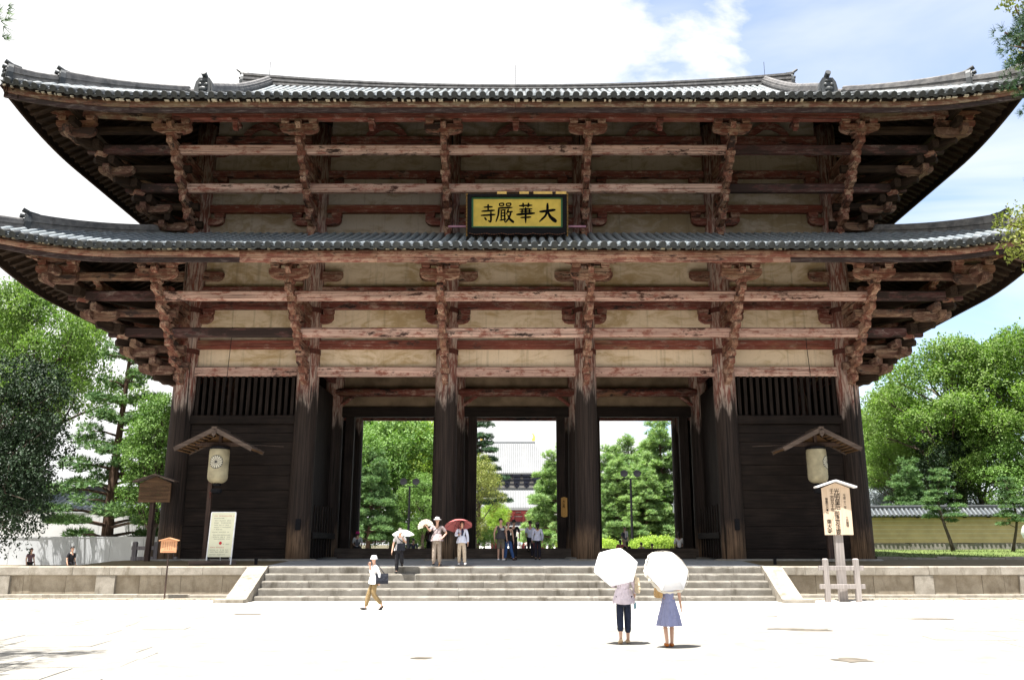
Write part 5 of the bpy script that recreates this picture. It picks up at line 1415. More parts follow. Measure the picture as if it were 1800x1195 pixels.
def rand_dir(rr):
    z = rr.uniform(-1, 1); a = rr.uniform(0, 2*pi); q = sqrt(1-z*z); return Vector((q*cos(a), q*sin(a), z))
def leaf_mesh(name, mat, clumps, nleaf, size, seed, up=0.5, droop=0.0):
    rr = random.Random(seed); v = []; f = []
    tot = sum(c[1][0]*c[1][1] + c[1][0]*c[1][2] for c in clumps)
    for c, r in clumps:
        n = int(nleaf*(r[0]*r[1]+r[0]*r[2])/tot)
        nsp = max(1, n//5)
        for k in range(nsp):
            d = rand_dir(rr)
            if d.z < -0.25 and rr.random() < 0.6: d.z = -d.z
            q = rr.uniform(0.70, 1.05) if rr.random() < 0.85 else rr.uniform(0.2, 1.3)
            p = Vector((c[0]+d.x*r[0]*q, c[1]+d.y*r[1]*q, c[2]+d.z*r[2]*q))
            ax = (d + Vector((0,0,up)) + rand_dir(rr)*0.6).normalized()
            for e in range(5):
                dirv = (ax*0.3 + rand_dir(rr)).normalized(); dirv.z -= droop
                s = size*rr.uniform(0.6, 1.25); side = dirv.cross(ax + rand_dir(rr)*0.5)
                if side.length < 1e-4: continue
                side.normalize(); o = p + rand_dir(rr)*size*0.9; i = len(v)
                mid = o + dirv*s*0.5 + ax*s*0.10
                v += [tuple(o), tuple(mid+side*s*0.32), tuple(o+dirv*s), tuple(mid-side*s*0.32)]
                f.append((i, i+1, i+2, i+3))
    me = bpy.data.meshes.new(name); me.from_pydata(v, [], f); me.materials.append(mat); me.update(); return me
def auto_clumps(rr, n, R3, zc, cr, flat=0.75, bottom=-0.6):
    out = []
    for k in range(n):
        for _ in range(20):
            d = rand_dir(rr)
            if d.z > bottom: break
        q = rr.uniform(0.45, 0.95)**0.7 if k else 0.0
        c = Vector((d.x*R3[0]*q, d.y*R3[1]*q, zc + d.z*R3[2]*q)); s = cr*rr.uniform(0.7, 1.3)
        out.append(((c.x, c.y, c.z), (s, s, s*flat)))
    return out
def trunk_mesh(mat, h0, r0, clumps, seed, top=None, lean=(0,0)):
    rr = random.Random(seed); b = MB(); top = top or max(c[0][2] for c in clumps)*0.8
    pts = [Vector((lean[0]*t*t + 0.12*r0*sin(t*9+seed), lean[1]*t*t, top*t)) for t in (0, .06, .2, .4, .6, .8, 1.0)]
    b.tube(pts, [r0*1.5, r0*1.08, r0*0.9, r0*0.72, r0*0.55, r0*0.35, r0*0.12], 10)
    for c, r in clumps:
        z = min(top*0.92, max(h0, c[2]-rr.uniform(0.2, 0.45)*top)); t = z/top
        s = Vector((lean[0]*t*t, lean[1]*t*t, z)); e = Vector(c); mid = s.lerp(e, 0.5) + Vector((rr.uniform(-.3,.3), rr.uniform(-.3,.3), rr.uniform(0, .5)))
        rb = r0*0.42*(1-0.6*t)
        b.tube([s, mid, e], [rb, rb*0.6, rb*0.2], 6)
        for q in range(3):
            d = rand_dir(rr); e2 = e + Vector((d.x*r[0], d.y*r[1], d.z*r[2]))*0.8; b.tube([mid.lerp(e, 0.6), e2], [rb*0.3, rb*0.08], 4)
    return b.mesh('trunk', mat, True)
def plant(name, label, loc, trunk, crown, rz=0, sc=1.0, cat='tree', group=None, scz=None):
    r = empty(name, loc, rz, label, cat, group); r.scale = (sc, sc, scz or sc)
    if trunk: inst('trunk', trunk, r)
    inst('crown', crown, r); return r
def tuft_mesh(name, mat, pads, ntuft, ln, seed, n=7, up=0.75, wid=0.028):
    """pine foliage: pads (centre, radii) filled with fans of needles"""
    rr = random.Random(seed); v = []; f = []
    tot = sum(r[0]*r[1] for c, r in pads)
    for c, r in pads:
        for k in range(max(3, int(ntuft*r[0]*r[1]/tot))):
            a = rr.uniform(0, 2*pi); q = sqrt(rr.random()); zz = rr.uniform(-1, 1)*(1-q*0.5)
            p = Vector((c[0]+r[0]*q*cos(a), c[1]+r[1]*q*sin(a), c[2]+r[2]*zz))
            ax = (Vector((cos(a)*q, sin(a)*q, up)) + rand_dir(rr)*0.35).normalized(); u = ax.orthogonal().normalized(); w = ax.cross(u)
            for e in range(n):
                b2 = 2*pi*e/n + rr.uniform(0, .7); d = (ax*rr.uniform(0.5, 1.2) + u*cos(b2) + w*sin(b2)).normalized()
                s = d.cross(ax).normalized()*ln*wid*4 if d.cross(ax).length > 1e-3 else u*ln*wid*4
                L_ = ln*rr.uniform(0.7, 1.2); i = len(v)
                v += [tuple(p-s*0.5), tuple(p+s*0.5), tuple(p+d*L_+s*0.15), tuple(p+d*L_-s*0.15)]; f.append((i, i+1, i+2, i+3))
    me = bpy.data.meshes.new(name); me.from_pydata(v, [], f); me.materials.append(mat); me.update(); return me
def pine_pads(rr, h, rbase, rtop, levels, z0, per=5, thick=0.35, padr=1.0):
    pads = []
    for l in range(levels):
        t = l/(levels-1); z = z0 + (h-z0)*t; rad = rbase + (rtop-rbase)*t
        for k in range(per if t < 0.85 else 3):
            a = 2*pi*(k+rr.random()*0.6)/per + l*1.1; q = rad*rr.uniform(0.45, 1.0)
            s = padr*rr.uniform(0.7, 1.25)*(1-0.45*t); pads.append(((q*cos(a), q*sin(a), z + rr.uniform(-.3, .3) + q*0.05), (s, s*rr.uniform(.7,1), thick*rr.uniform(.7,1.3))))
    pads.append(((0, 0, h), (0.4*padr, 0.4*padr, thick*1.5)))
    return pads
def pine_trunk(pads, h, r0, seed, bend=0.4, mat='pinebark'):
    rr = random.Random(seed); b = MB()
    line = lambda t: Vector((bend*sin(t*5+seed), bend*0.7*sin(t*4+seed*2), h*t))
    b.tube([line(t/10) for t in range(11)], [r0*(1.25 if t == 0 else 1-0.085*t) for t in range(11)], 9)
    for c, r in pads:
        t = max(0.06, min(0.97, (c[2]-0.3)/h)); s = line(t); e = Vector(c); rb = max(0.02, r0*0.32*(1-0.6*t))
        b.tube([s, s.lerp(e, 0.5)+Vector((0,0,0.12)), e], [rb, rb*0.7, rb*0.25], 5)
    return b.mesh('trunk', M[mat], True)

rt = random.Random(100)
# unique tree models
cl_camphor = auto_clumps(rt, 34, (6.4, 5.6, 4.8), 9.5, 1.75, 0.66, -0.45)
camphor_c = leaf_mesh('crown', M['leaf_bright'], cl_camphor, 46000, 0.195, 1); camphor_t = trunk_mesh(M['bark'], 3.0, 0.48, cl_camphor, 1)
cl_dark = auto_clumps(rt, 34, (4.4, 4.0, 4.2), 5.4, 1.5, 0.8, -0.95)
dark_c = leaf_mesh('crown', M['leaf_dark'], cl_dark, 46000, 0.145, 2, 0.3, 0.15); dark_t = trunk_mesh(M['bark'], 1.6, 0.34, cl_dark, 2)
cl_round = auto_clumps(rt, 28, (2.5, 2.4, 4.0), 6.8, 1.15, 0.85, -0.9)
round_c = leaf_mesh('crown', M['leaf_mid'], cl_round, 26000, 0.16, 3); round_t = trunk_mesh(M['bark'], 2.2, 0.36, cl_round, 3)
cl_full = auto_clumps(rt, 36, (4.2, 4.0, 6.0), 8.0, 1.6, 0.85, -1.0)
full_mid = leaf_mesh('crown', M['leaf_mid'], cl_full, 22000, 0.27, 4); full_yel = leaf_mesh('crown', M['leaf_yellow'], cl_full, 22000, 0.27, 5); full_oli = leaf_mesh('crown', M['leaf_olive'], cl_full, 22000, 0.24, 6)
full_t = trunk_mesh(M['bark'], 2.0, 0.32, cl_full, 4)
full_dk = leaf_mesh('crown', M['leaf_dark'], cl_full, 20000, 0.27, 41)
# layered conifer at the left
pads = [((c[0], c[1], c[2] + rt.uniform(-.6, .6) - 0.06*(c[0]**2+c[1]**2)**.5), (r[0]*rt.uniform(.6, 1.2), r[1]*rt.uniform(.6, 1.2), r[2]*rt.uniform(.8, 1.8))) for c, r in pine_pads(rt, 15.5, 4.1, 0.9, 13, 3.0, 5, 0.28, 1.25)]
conif_c = tuft_mesh('crown', M['needle'], pads, 5200, 0.30, 7, 7, 0.5, 0.05); conif_t = pine_trunk(pads, 15.5, 0.42, 3, 0.12)
# bushy far pine
pads = pine_pads(rt, 13.0, 4.6, 1.3, 11, 1.6, 6, 0.6, 1.45)
farp_c = tuft_mesh('crown', M['needle_far'], pads, 6500, 0.46, 8, 8, 1.3, 0.040); farp_t = pine_trunk(pads, 13.0, 0.3, 4, 0.3)
farp_d = tuft_mesh('crown', M['needle'], pads, 5200, 0.46, 18, 8, 0.9, 0.040)
# layered dark pine
pads = pine_pads(rt, 17.0, 4.0, 1.2, 11, 6.0, 5, 0.30, 1.5)
layp_c = tuft_mesh('crown', M['needle_dark'], pads, 4200, 0.38, 9, 7, 0.5, 0.05); layp_t = pine_trunk(pads, 17.0, 0.34, 5, 0.3)
# small garden pine
pads = pine_pads(rt, 5.6, 1.5, 0.35, 8, 2.3, 3, 0.16, 0.62)
smlp_c = tuft_mesh('crown', M['needle'], pads, 1500, 0.19, 10, 7, 0.7, 0.05); smlp_t = pine_trunk(pads, 5.6, 0.13, 2.2, 0.30, 'bark')

def base(px, Y, z): q = P(px, 960, Y); q.z = z; return q
# left of the gate
plant('camphor_tree', 'bright green spreading camphor tree at the far left beside the eave', base(38, 24, 0), camphor_t, camphor_c, 0.4, 0.90, scz=1.38)
plant('camphor_tree', 'bright camphor tree behind the hoardings, left of the layered conifer', base(-90, 38, 0), camphor_t, camphor_c, 2.2, 1.2, scz=1.5)
plant('broadleaf_tree', 'dark glossy evergreen with drooping crown in front at the left edge', base(-58, 8.0, 0), dark_t, dark_c, 0.2, 0.96, scz=1.2)
plant('conifer_tree', 'tall straight layered conifer standing behind the low hoarding', base(188, 15.9, 0), conif_t, conif_c, 0.0, 0.95)
plant('broadleaf_tree', 'rounded mid green tree against the left corner pillar', base(264, 13.5, 0.4), round_t, round_c, 0.5, 0.74, scz=0.92)
plant('broadleaf_tree', 'second rounded tree half hidden behind the left corner pillar', base(305, 20.0, 0.4), round_t, round_c, 2.4, 0.9)
# right of the gate
for k, (px, Y, z, rz, sc, lab) in enumerate(((1700, 39, 1.5, 0.9, 1.22, 'large bright camphor tree over the yellow wall'), (1575, 52, 1.5, 2.5, 1.02, 'camphor tree nearest the right corner pillar'),
      (1850, 36, 1.5, 4.1, 1.28, 'tall camphor tree at the right edge of the photo'), (1640, 66, 1.5, 5.5, 1.25, 'camphor tree behind the pale tiled hall'))):
    plant('camphor_tree', lab, base(px, Y, z), camphor_t, camphor_c, rz, sc)
plant('broadleaf_tree', 'dark bushy tree standing close behind the yellow wall', base(1680, 38, 1.5), full_t, full_dk, 0.8, 0.74)
plant('broadleaf_tree', 'mid green shrubby tree at the right end of the yellow wall', base(1790, 33, 1.5), full_t, full_mid, 1.8, 0.62)
plant('pine_tree', 'slender leaning pine on the lawn in front of the yellow wall', base(1666, 19.5, 1.4), smlp_t, smlp_c, 0.3, 0.92)
plant('pine_tree', 'small sparse pine at the right edge of the lawn', base(1786, 18.0, 1.4), smlp_t, smlp_c, 2.6, 0.8)
plant('pine_tree', 'bushy pine behind the wall in front of the dark trees', base(1606, 30, 1.5), farp_t, farp_d, 1.0, 0.5)
plant('camphor_tree', 'low camphor crown behind the middle of the yellow wall', base(1735, 37, 1.5), camphor_t, camphor_c, 2.0, 0.68)
plant('camphor_tree', 'low camphor crown behind the left end of the yellow wall', base(1600, 44, 1.5), camphor_t, camphor_c, 3.3, 0.70)
# seen through the left passage
plant('broadleaf_tree', 'dark green tree at the left side of the left passage view', base(628, 68, 0.9), full_t, full_mid, 0.3, 1.0)
plant('broadleaf_tree', 'mid green tree in the middle of the left passage view', base(690, 74, 0.9), full_t, full_mid, 1.3, 1.22)
plant('broadleaf_tree', 'yellow green tree at the right side of the left passage view', base(750, 76, 0.9), full_t, full_yel, 2.3, 1.15)
plant('broadleaf_tree', 'low bright tree behind the left floodlight pole', base(742, 65, 0.9), full_t, full_mid, 3.0, 0.62)
plant('broadleaf_tree', 'tall pale green tree at the back of the left passage view', base(700, 98, 0.9), full_t, full_yel, 4.0, 1.5)
plant('broadleaf_tree', 'tall dark tree at the back left of the passage view', base(620, 96, 0.9), full_t, full_mid, 5.0, 1.5)
plant('pine_tree', 'feathery dark pine leaning into the left passage view', base(648, 64, 0.9), farp_t, farp_d, 2.0, 0.86)
# centre
plant('broadleaf_tree', 'dense olive tree left of the central avenue', base(835, 70, 0.9), full_t, full_oli, 0.4, 0.80)
plant('pine_tree', 'dark layered pine rising over the olive tree in the central view', base(838, 84, 0.9), layp_t, layp_c, 1.0, 1.08)
plant('broadleaf_tree', 'low bright maple at the left of the central avenue', base(868, 96, 0.9), full_t, full_yel, 2.0, 0.52)
plant('pine_tree', 'bushy pine right of the central avenue', base(985, 70, 0.9), farp_t, farp_c, 0.2, 0.98)
plant('pine_tree', 'farther pine right of the central avenue', base(968, 104, 0.9), farp_t, farp_c, 1.9, 0.98)
plant('broadleaf_tree', 'low maple at the right of the central avenue', base(958, 100, 0.9), full_t, full_mid, 3.2, 0.46)
# right passage
plant('pine_tree', 'bushy pine at the left of the right passage view', base(1072, 74, 0.9), farp_t, farp_c, 0.9, 0.98)
plant('pine_tree', 'pointed pine in the middle of the right passage view', base(1112, 84, 0.9), farp_t, farp_c, 2.9, 1.16)
plant('pine_tree', 'tall pine at the right of the right passage view', base(1172, 68, 0.9), farp_t, farp_c, 4.3, 1.18)
plant('pine_tree', 'low pine in front of the others in the right passage view', base(1140, 63, 0.9), farp_t, farp_c, 5.2, 0.70)
plant('pine_tree', 'broad pine filling the middle of the right passage view', base(1092, 66, 0.9), farp_t, farp_c, 3.6, 0.80)
plant('pine_tree', 'broad pine behind the right floodlight pole', base(1140, 76, 0.9), farp_t, farp_c, 0.6, 1.02)
# dark undergrowth closing the view below the crowns
cl = auto_clumps(rt, 12, (2.2, 1.6, 1.2), 1.3, 0.9, 0.8, -0.5)
und = leaf_mesh('crown', M['leaf_mid'], cl, 7000, 0.17, 44); undt = trunk_mesh(M['bark'], 0.2, 0.09, cl, 44)
for px, Y, sc, lab in ((650, 70, 1.25, 'leafy bush under the trees at the left of the left passage view'), (690, 68, 1.3, 'leafy bush in the middle of the left passage view'), (728, 70, 1.35, 'leafy bush at the foot of the left floodlight pole'), (765, 66, 1.2, 'leafy bush at the right of the left passage view'), (852, 84, 1.1, 'leafy bush at the left of the central avenue'), (972, 84, 1.1, 'leafy bush at the right of the central avenue')):
    plant('leafy_bush', lab, base(px, Y, 0.8), undt, und, px*0.37, sc, 'shrub', 'bushes under the trees behind the gate')
# clipped azaleas
cl = auto_clumps(rt, 9, (1.1, 0.9, 0.35), 0.55, 0.55, 0.8, -0.2)
aza = leaf_mesh('crown', M['leaf_yellow'], cl, 2600, 0.13, 12); azt = trunk_mesh(M['bark'], 0.1, 0.05, cl, 12)
for k, (px, Y, sc, lab) in enumerate(((1066, 50, 1.2, 'yellow green azalea beside the right central pillar'), (1092, 53, 0.95, 'azalea behind the standing man in the right passage'), (1128, 50, 1.25, 'azalea right of the floodlight pole in the right passage'), (1155, 50, 1.45, 'largest azalea in the right passage'), (1178, 53, 1.2, 'azalea at the right jamb of the right passage'), (1000, 60, 1.2, 'azalea hidden behind the right central pillar'))):
    plant('azalea_bush', lab, base(px, Y, 0.85), azt, aza, k*1.3, sc, 'shrub', 'azaleas behind the gate')
# near trees whose branch tips enter the frame
def near_branches(name, label, trunk_xy, h, tips, mat, kind, seed, lean=(0,0), r0=0.3):
    rr = random.Random(seed); r = empty(name, (trunk_xy[0], trunk_xy[1], 0), 0, label, 'tree')
    b = MB(); O = Vector((trunk_xy[0], trunk_xy[1], 0))
    line = lambda t: Vector((lean[0]*t*t + 0.15*sin(t*7+seed), lean[1]*t*t, h*t))
    b.tube([line(t/10) for t in range(11)], [r0*(1.3 if t == 0 else 1-0.08*t) for t in range(11)], 10)
    pads = []
    for tip, rad, th in tips:
        e = Vector(tip) - O; t = max(0.35, min(0.98, (e.z-1.2)/h)); s = line(t)
        b.tube([s, s.lerp(e, 0.55)+Vector((0,0,0.25)), e], [0.09, 0.055, 0.02], 6)
        pads.append((tuple(e), (rad, rad*0.9, th)))
        for q in range(3):
            f = rr.uniform(0.45, 0.85); m = s.lerp(e, f) + Vector((rr.uniform(-.5,.5), rr.uniform(-.5,.5), rr.uniform(-.1,.3))); pads.append((tuple(m), (rad*0.8, rad*0.8, th)))
            b.tube([s.lerp(e, f*0.9), m], [0.035, 0.012], 4)
    for k in range(18):     # the rest of the crown
        t = rr.uniform(0.55, 1.0); a = rr.uniform(0, 2*pi); q = rr.uniform(0.6, 2.6)*(1.25-t*0.6); c = line(t) + Vector((q*cos(a), q*sin(a), rr.uniform(-.3,.5)))
        w = c + O; d = Vector((w.x-CAM.x, w.y-CAM.y, 0))
        if d.y > 0 and abs(d.x)/d.y < 0.66: continue
        b.tube([line(t-0.03), c], [0.06, 0.015], 5); pads.append((tuple(c), (rr.uniform(.6,1.1), rr.uniform(.6,1.1), 0.3)))
    b.build('trunk', M['pinebark'], r, smooth=True)
    if kind == 'pine': me = tuft_mesh('crown', M[mat], pads, 2600, 0.17, seed, 12, 0.35, 0.022)
    else: me = leaf_mesh('crown', M[mat], [(c, (q[0], q[1], q[2]*1.5)) for c, q in pads], 15000, 0.11, seed, 0.3, 0.15)
    inst('crown', me, r)
Yn = -22.5
near_branches('pine_tree', 'pine whose needle tips reach into the top left corner', (-12.6, -23.0), 12.0,
   [(P(-14, 30, Yn), 0.32, 0.16), (P(-16, 66, Yn), 0.30, 0.16), (P(-30, 8, Yn), 0.42, 0.2), (P(-120, 60, Yn), 0.8, 0.25)], 'needle', 'pine', 31, (0.5, 0.4))
Yn = -17.5
near_branches('pine_tree', 'pine whose dark tufts hang into the top right corner', (14.6, -17.0), 15.5,
   [(P(1766, 58, Yn), 0.32, 0.17), (P(1792, 62, Yn), 0.36, 0.2), (P(1830, 30, Yn), 0.6, 0.25)], 'needle_dark', 'pine', 32, (-0.4, 0))
Yn = -15.0
near_branches('broadleaf_tree', 'olive leaved tree reaching in from the right edge over the lower eave', (16.2, -14.6), 12.8,
   [(P(1776, 395, Yn), 0.42, 0.26), (P(1795, 425, Yn), 0.46, 0.3), (P(1782, 455, Yn), 0.25, 0.16), (P(1800, 370, Yn), 0.35, 0.2), (P(1784, 12, Yn), 0.42, 0.3), (P(1802, 70, Yn), 0.3, 0.2), (P(1850, 420, Yn), 0.8, 0.4)], 'leaf_olive', 'leaf', 33, (-0.5, 0))
# shade-giving pine behind the viewer at the left: its feathery shadow lies in the lower left corner
near_branches('pine_tree', 'tall pine outside the left edge casting feathery shade on the plaza', (-11.6, -25.4), 13.0,
   [((-9.9, -24.4, 10.8), 0.45, 0.14), ((-9.5, -24.0, 9.6), 0.40, 0.12), ((-9.7, -23.8, 11.4), 0.4, 0.12), ((-10.4, -24.9, 9.0), 0.5, 0.14)], 'needle', 'pine', 34, (0.2, 0.2))

# ------------------------------------------------------------------ people
SKIN_TODO = []
def skin_obj(name, nodes, edges, mat, parent, root, loc=(0,0,0), extra=None, sub=2):
    keys = list(nodes); idx = {k: i for i, k in enumerate(keys)}
    me = bpy.data.meshes.new(name); me.from_pydata([nodes[k][0] for k in keys], [(idx[a], idx[c]) for a, c in edges], []); me.update()
    o = inst(name, me, parent, loc)
    m = o.modifiers.new('skin', 'SKIN'); m.branch_smoothing = 0.35; m.use_smooth_shade = True
    for k, dat in zip(keys, me.skin_vertices[0].data):
        r = nodes[k][1]; dat.radius = (r, r) if not isinstance(r, tuple) else r; dat.use_root = (k == root)
    s = o.modifiers.new('sub', 'SUBSURF'); s.levels = sub; s.render_levels = sub
    SKIN_TODO.append((o, mat, extra)); return o
def flush():
    """bake skins and lettering to plain meshes"""
    dg = bpy.context.evaluated_depsgraph_get()
    made = []
    for o, mat, extra in SKIN_TODO:
        me = bpy.data.meshes.new_from_object(o.evaluated_get(dg), preserve_all_data_layers=False, depsgraph=dg); made.append((o, me, mat, extra))
    txt = []
    for o, mat in FONT_TODO:
        me = bpy.data.meshes.new_from_object(o.evaluated_get(dg)); txt.append((o, me, mat))
    for o, me, mat, extra in made:
        o.modifiers.clear(); old = o.data
        if extra is not None and extra.v:
            v = [tuple(p.co) for p in me.vertices]; f = [tuple(p.vertices) for p in me.polygons]; k = len(v)
            n2 = bpy.data.meshes.new(o.name); n2.from_pydata(v + extra.v, [], f + [tuple(i+k for i in q) for q in extra.f]); me = n2
        me.materials.clear(); me.materials.append(mat); me.polygons.foreach_set('use_smooth', [True]*len(me.polygons)); me.update(); o.data = me
    for o, me, mat in txt:
        me.materials.clear(); me.materials.append(mat)
        n = bpy.data.objects.new('lettering', me); COL.objects.link(n); n.parent = o.parent; n.location = o.location; n.rotation_euler = o.rotation_euler; n.scale = o.scale
        bpy.data.objects.remove(o)
    SKIN_TODO.clear(); FONT_TODO.clear()

def thin_cloth(name, col, k=0.5):
    t = NT(name); t.done(col, 0.8, 0.15); tr = t.node('ShaderNodeBsdfTranslucent'); tr.inputs[0].default_value = (*col, 1)
    mx = t.node('ShaderNodeMixShader'); mx.inputs[0].default_value = k; t.l.new(t.bsdf.outputs[0], mx.inputs[1]); t.l.new(tr.outputs[0], mx.inputs[2]); t.l.new(mx.outputs[0], t.out.inputs[0]); return t.m
_cm = {}
def cloth(name, col, rough=0.85, var=0.10, stripe=None):
    if name in _cm: return _cm[name]
    t = NT(name); v = t.obj(); n = t.noise(v, 9, 4)
    c = t.mix(t.ramp(n, 0.3, 0.7), tuple(x*(1-var) for x in col), tuple(min(1, x*(1+var)) for x in col))
    if stripe:
        x = t.sep(v)[0]; sn = t.math('SINE', t.math('MULTIPLY', x, stripe[1])); c = t.mix(t.ramp(sn, 0.2, 0.6), c, stripe[0])
    wr = t.noise(t.map(v, (1, 1, .55)), 14, 3, 0.5, 1.2); t.bump(wr, 0.9, 0.05); _cm[name] = t.done(c, rough, 0.2); return _cm[name]
SK = m_plain('skin', (0.50, 0.30, 0.215), 0.55, 0.35, 0.05, 8); HAIR = m_plain('black hair', (0.012, 0.009, 0.008), 0.5, 0.4, 0.2, 30)
GREYHAIR = m_plain('grey hair', (0.16, 0.15, 0.14), 0.6, 0.3)
EYE = m_plain('dark eye', (0.02, 0.015, 0.012), 0.3); LIP = m_plain('lips', (0.33, 0.12, 0.10), 0.5)
WHITE = cloth('white cotton', (0.74, 0.74, 0.75)); BLACKC = cloth('black cloth', (0.014, 0.014, 0.017))

def person(label, loc, yaw, h, top, legs, shoes, pose=None, sleeve=0.5, leg=1.0, hair='short', hat=None, skirt=None, hairmat=None, face=True, shirt_len=0.0, lean=0.0, head_turn=0.0, sub=2, build=1.0, vest=None):
    """faces local -Y; joints are fractions of the standing height. L = +X side, R = -X side"""
    r = empty('person', loc, yaw, label, 'person')
    J = dict(pel=(0,0,.525), wst=(0,.004,.61), chs=(0,0,.72), nkb=(0,.008,.815), nck=(0,0,.85), hd0=(0,-.012,.882), hd1=(0,-.006,.925), hd2=(0,.004,.957),
             shL=(.098,.004,.798), elL=(.135,.016,.63), wrL=(.140,-.035,.492), hpL=(.046,0,.505), knL=(.052,-.012,.285), anL=(.054,.014,.05), toL=(.060,-.075,.018),
             shR=(-.098,.004,.798), elR=(-.135,.016,.63), wrR=(-.140,-.035,.492), hpR=(-.046,0,.505), knR=(-.052,-.012,.285), anR=(-.054,.014,.05), toR=(-.060,-.075,.018))
    J.update(pose or {})
    up = ('wst','chs','nkb','nck','hd0','hd1','hd2','shL','elL','wrL','shR','elR','wrR')
    def T(k):
        p = Vector(J[k])
        if lean and k in up and not (pose and k in pose and k[:2] in ('el','wr')):
            a = lean*max(0, (p.z-.53))/.4; p = Vector((p.x, p.y - sin(lean)*(p.z-.53), .53+(p.z-.53)*cos(lean)))
        return p*h
    G = {k: T(k) for k in J}
    w = build
    RAD = dict(pel=.066, wst=.056, chs=.066, nkb=.036, nck=.027, hd0=.034, hd1=.047, hd2=.040, sh=.034, el=.022, wr=.016, hp=.050, kn=.030, an=.020, to=.014)
    rad = lambda k: RAD[k if k in RAD else k[:2]]*h*(w if k in ('pel','wst','chs') else 1)
    nodes = {k: (tuple(G[k]), rad(k)) for k in G}
    edges = [('pel','wst'),('wst','chs'),('chs','nkb'),('nkb','nck'),('nck','hd0'),('hd0','hd1'),('hd1','hd2')]
    for s in 'LR':
        edges += [('chs','sh'+s),('sh'+s,'el'+s),('el'+s,'wr'+s),('pel','hp'+s),('hp'+s,'kn'+s),('kn'+s,'an'+s),('an'+s,'to'+s)]
        d = (G['wr'+s]-G['el'+s]).normalized(); pm = G['wr'+s] + d*0.035*h
        nodes['pm'+s] = (tuple(pm), (.020*h, .012*h)); edges.append(('wr'+s, 'pm'+s))
    # fingers: five separate bent tapers per hand
    ex = MB()
    for s, sg in (('L', 1), ('R', -1)):
        d = (G['wr'+s]-G['el'+s]).normalized(); pm = G['wr'+s] + d*0.035*h
        fwd = Vector((0,-1,0)) - d*(-d.y); fwd = fwd.normalized() if fwd.length > 0.1 else Vector((0,0,1)); nn = d.cross(fwd)
        for k in range(4):
            o = pm + fwd*(0.015-0.0105*k)*h + d*0.008*h; L_ = (.036,.041,.039,.031)[k]*h
            m1 = o + d*L_*0.55 + nn*sg*0.004*h; m2 = o + d*L_*0.95 + nn*sg*0.012*h
            ex.tube([o - d*0.012*h, m1, m2], [.0062*h, .0054*h, .0035*h], 5)
        o = pm - d*0.018*h + fwd*0.014*h; ex.tube([o, o + (fwd*0.7+d*0.6).normalized()*0.022*h, o + (fwd*0.45+d*0.9).normalized()*0.040*h], [.0075*h, .0062*h, .004*h], 5)
    # nose, ears (within the one body mesh)
    hc = G['hd1']; hr = .047*h; ht = Matrix.Rotation(head_turn, 3, 'Z')
    fd = ht @ Vector((0, -1, 0)); sd2 = ht @ Vector((1, 0, 0))
    ex.tube([hc + fd*hr*0.92 + Vector((0,0,.010*h)), hc + fd*hr*1.22 + Vector((0,0,-.008*h)), hc + fd*hr*0.95 + Vector((0,0,-.014*h))], [.005*h, .0085*h, .004*h], 6)
    for q in (-1, 1): ex.ball(hc + sd2*q*hr*0.98 + Vector((0,.002*h,-.004*h)), (.006*h, .010*h, .016*h), 6, 4)
    body = skin_obj('body', nodes, edges, SK, r, 'pel', extra=ex, sub=sub)
    if face:
        for q in (-1, 1): MB().ball(hc + fd*hr*0.93 + sd2*q*.017*h + Vector((0,0,.006*h)), (.0075*h, .005*h, .0035*h), 6, 4).ball(hc + fd*hr*0.93 + sd2*q*.018*h + Vector((0,0,.016*h)), (.011*h, .004*h, .0022*h), 6, 3).build('eye', EYE, r)
        MB().ball(hc + fd*hr*0.90 + Vector((0,0,-.026*h)), (.012*h, .005*h, .004*h), 6, 4).build('mouth', LIP, r)
    # shirt
    sh = {k: (tuple(G[k]), rad(k)*f) for k, f in (('wst',1.20),('chs',1.12),('nkb',.95))}
    sh['hem'] = (tuple(G['pel'] + Vector((0,0,-max(shirt_len, .018)*h))), rad('pel')*(1.48 if shirt_len > 0 else 1.30)); se = [('hem','wst'),('wst','chs'),('chs','nkb')]
    if sleeve >= 0:
        for s in 'LR':
            sh['sh'+s] = (tuple(G['sh'+s]), rad('sh')*1.18); se.append(('chs','sh'+s))
            a, e_, wv = G['sh'+s], G['el'+s], G['wr'+s]
            if sleeve <= 0.5 and sleeve > 0: sh['sl'+s] = (tuple(a.lerp(e_, sleeve*2)), rad('el')*1.75); se.append(('sh'+s,'sl'+s))
            elif sleeve > 0.5:
                sh['el'+s] = (tuple(e_), rad('el')*1.5); sh['sl'+s] = (tuple(e_.lerp(wv, (sleeve-.5)*2)), rad('wr')*1.7); se += [('sh'+s,'el'+s),('el'+s,'sl'+s)]
    tail = None
    if shirt_len > 0:
        tail = MB(); n = 20; vs = []; zs = ((.645, .084, .070), (.58, .104, .088), (.525, .121, .102), (.525-shirt_len, .124, .106))
        for zz, rx, ry in zs:
            for k in range(n):
                a = 2*pi*k/n; q = 1 + .035*sin(a*5+zz*20); vs.append((G['pel'].x + rx*h*q*cos(a)*w, G['pel'].y + ry*h*q*sin(a)*w, zz*h + .006*h*sin(3*a)))
        tail.add(vs, [(i*n+k, i*n+(k+1) % n, (i+1)*n+(k+1) % n, (i+1)*n+k) for i in range(len(zs)-1) for k in range(n)])
    skin_obj('shirt', sh, se, top, r, 'hem', sub=sub, extra=tail)
    if vest: 
        vn = {k: (tuple(G[k] + Vector((0,-.004*h,0))), rad(k)*f) for k, f in (('pel',1.3),('wst',1.36),('chs',1.26))}; vn['up'] = (tuple(G['chs'].lerp(G['nkb'], .6)), rad('chs')*.9)
        skin_obj('vest', vn, [('pel','wst'),('wst','chs'),('chs','up')], vest, r, 'pel', sub=sub)
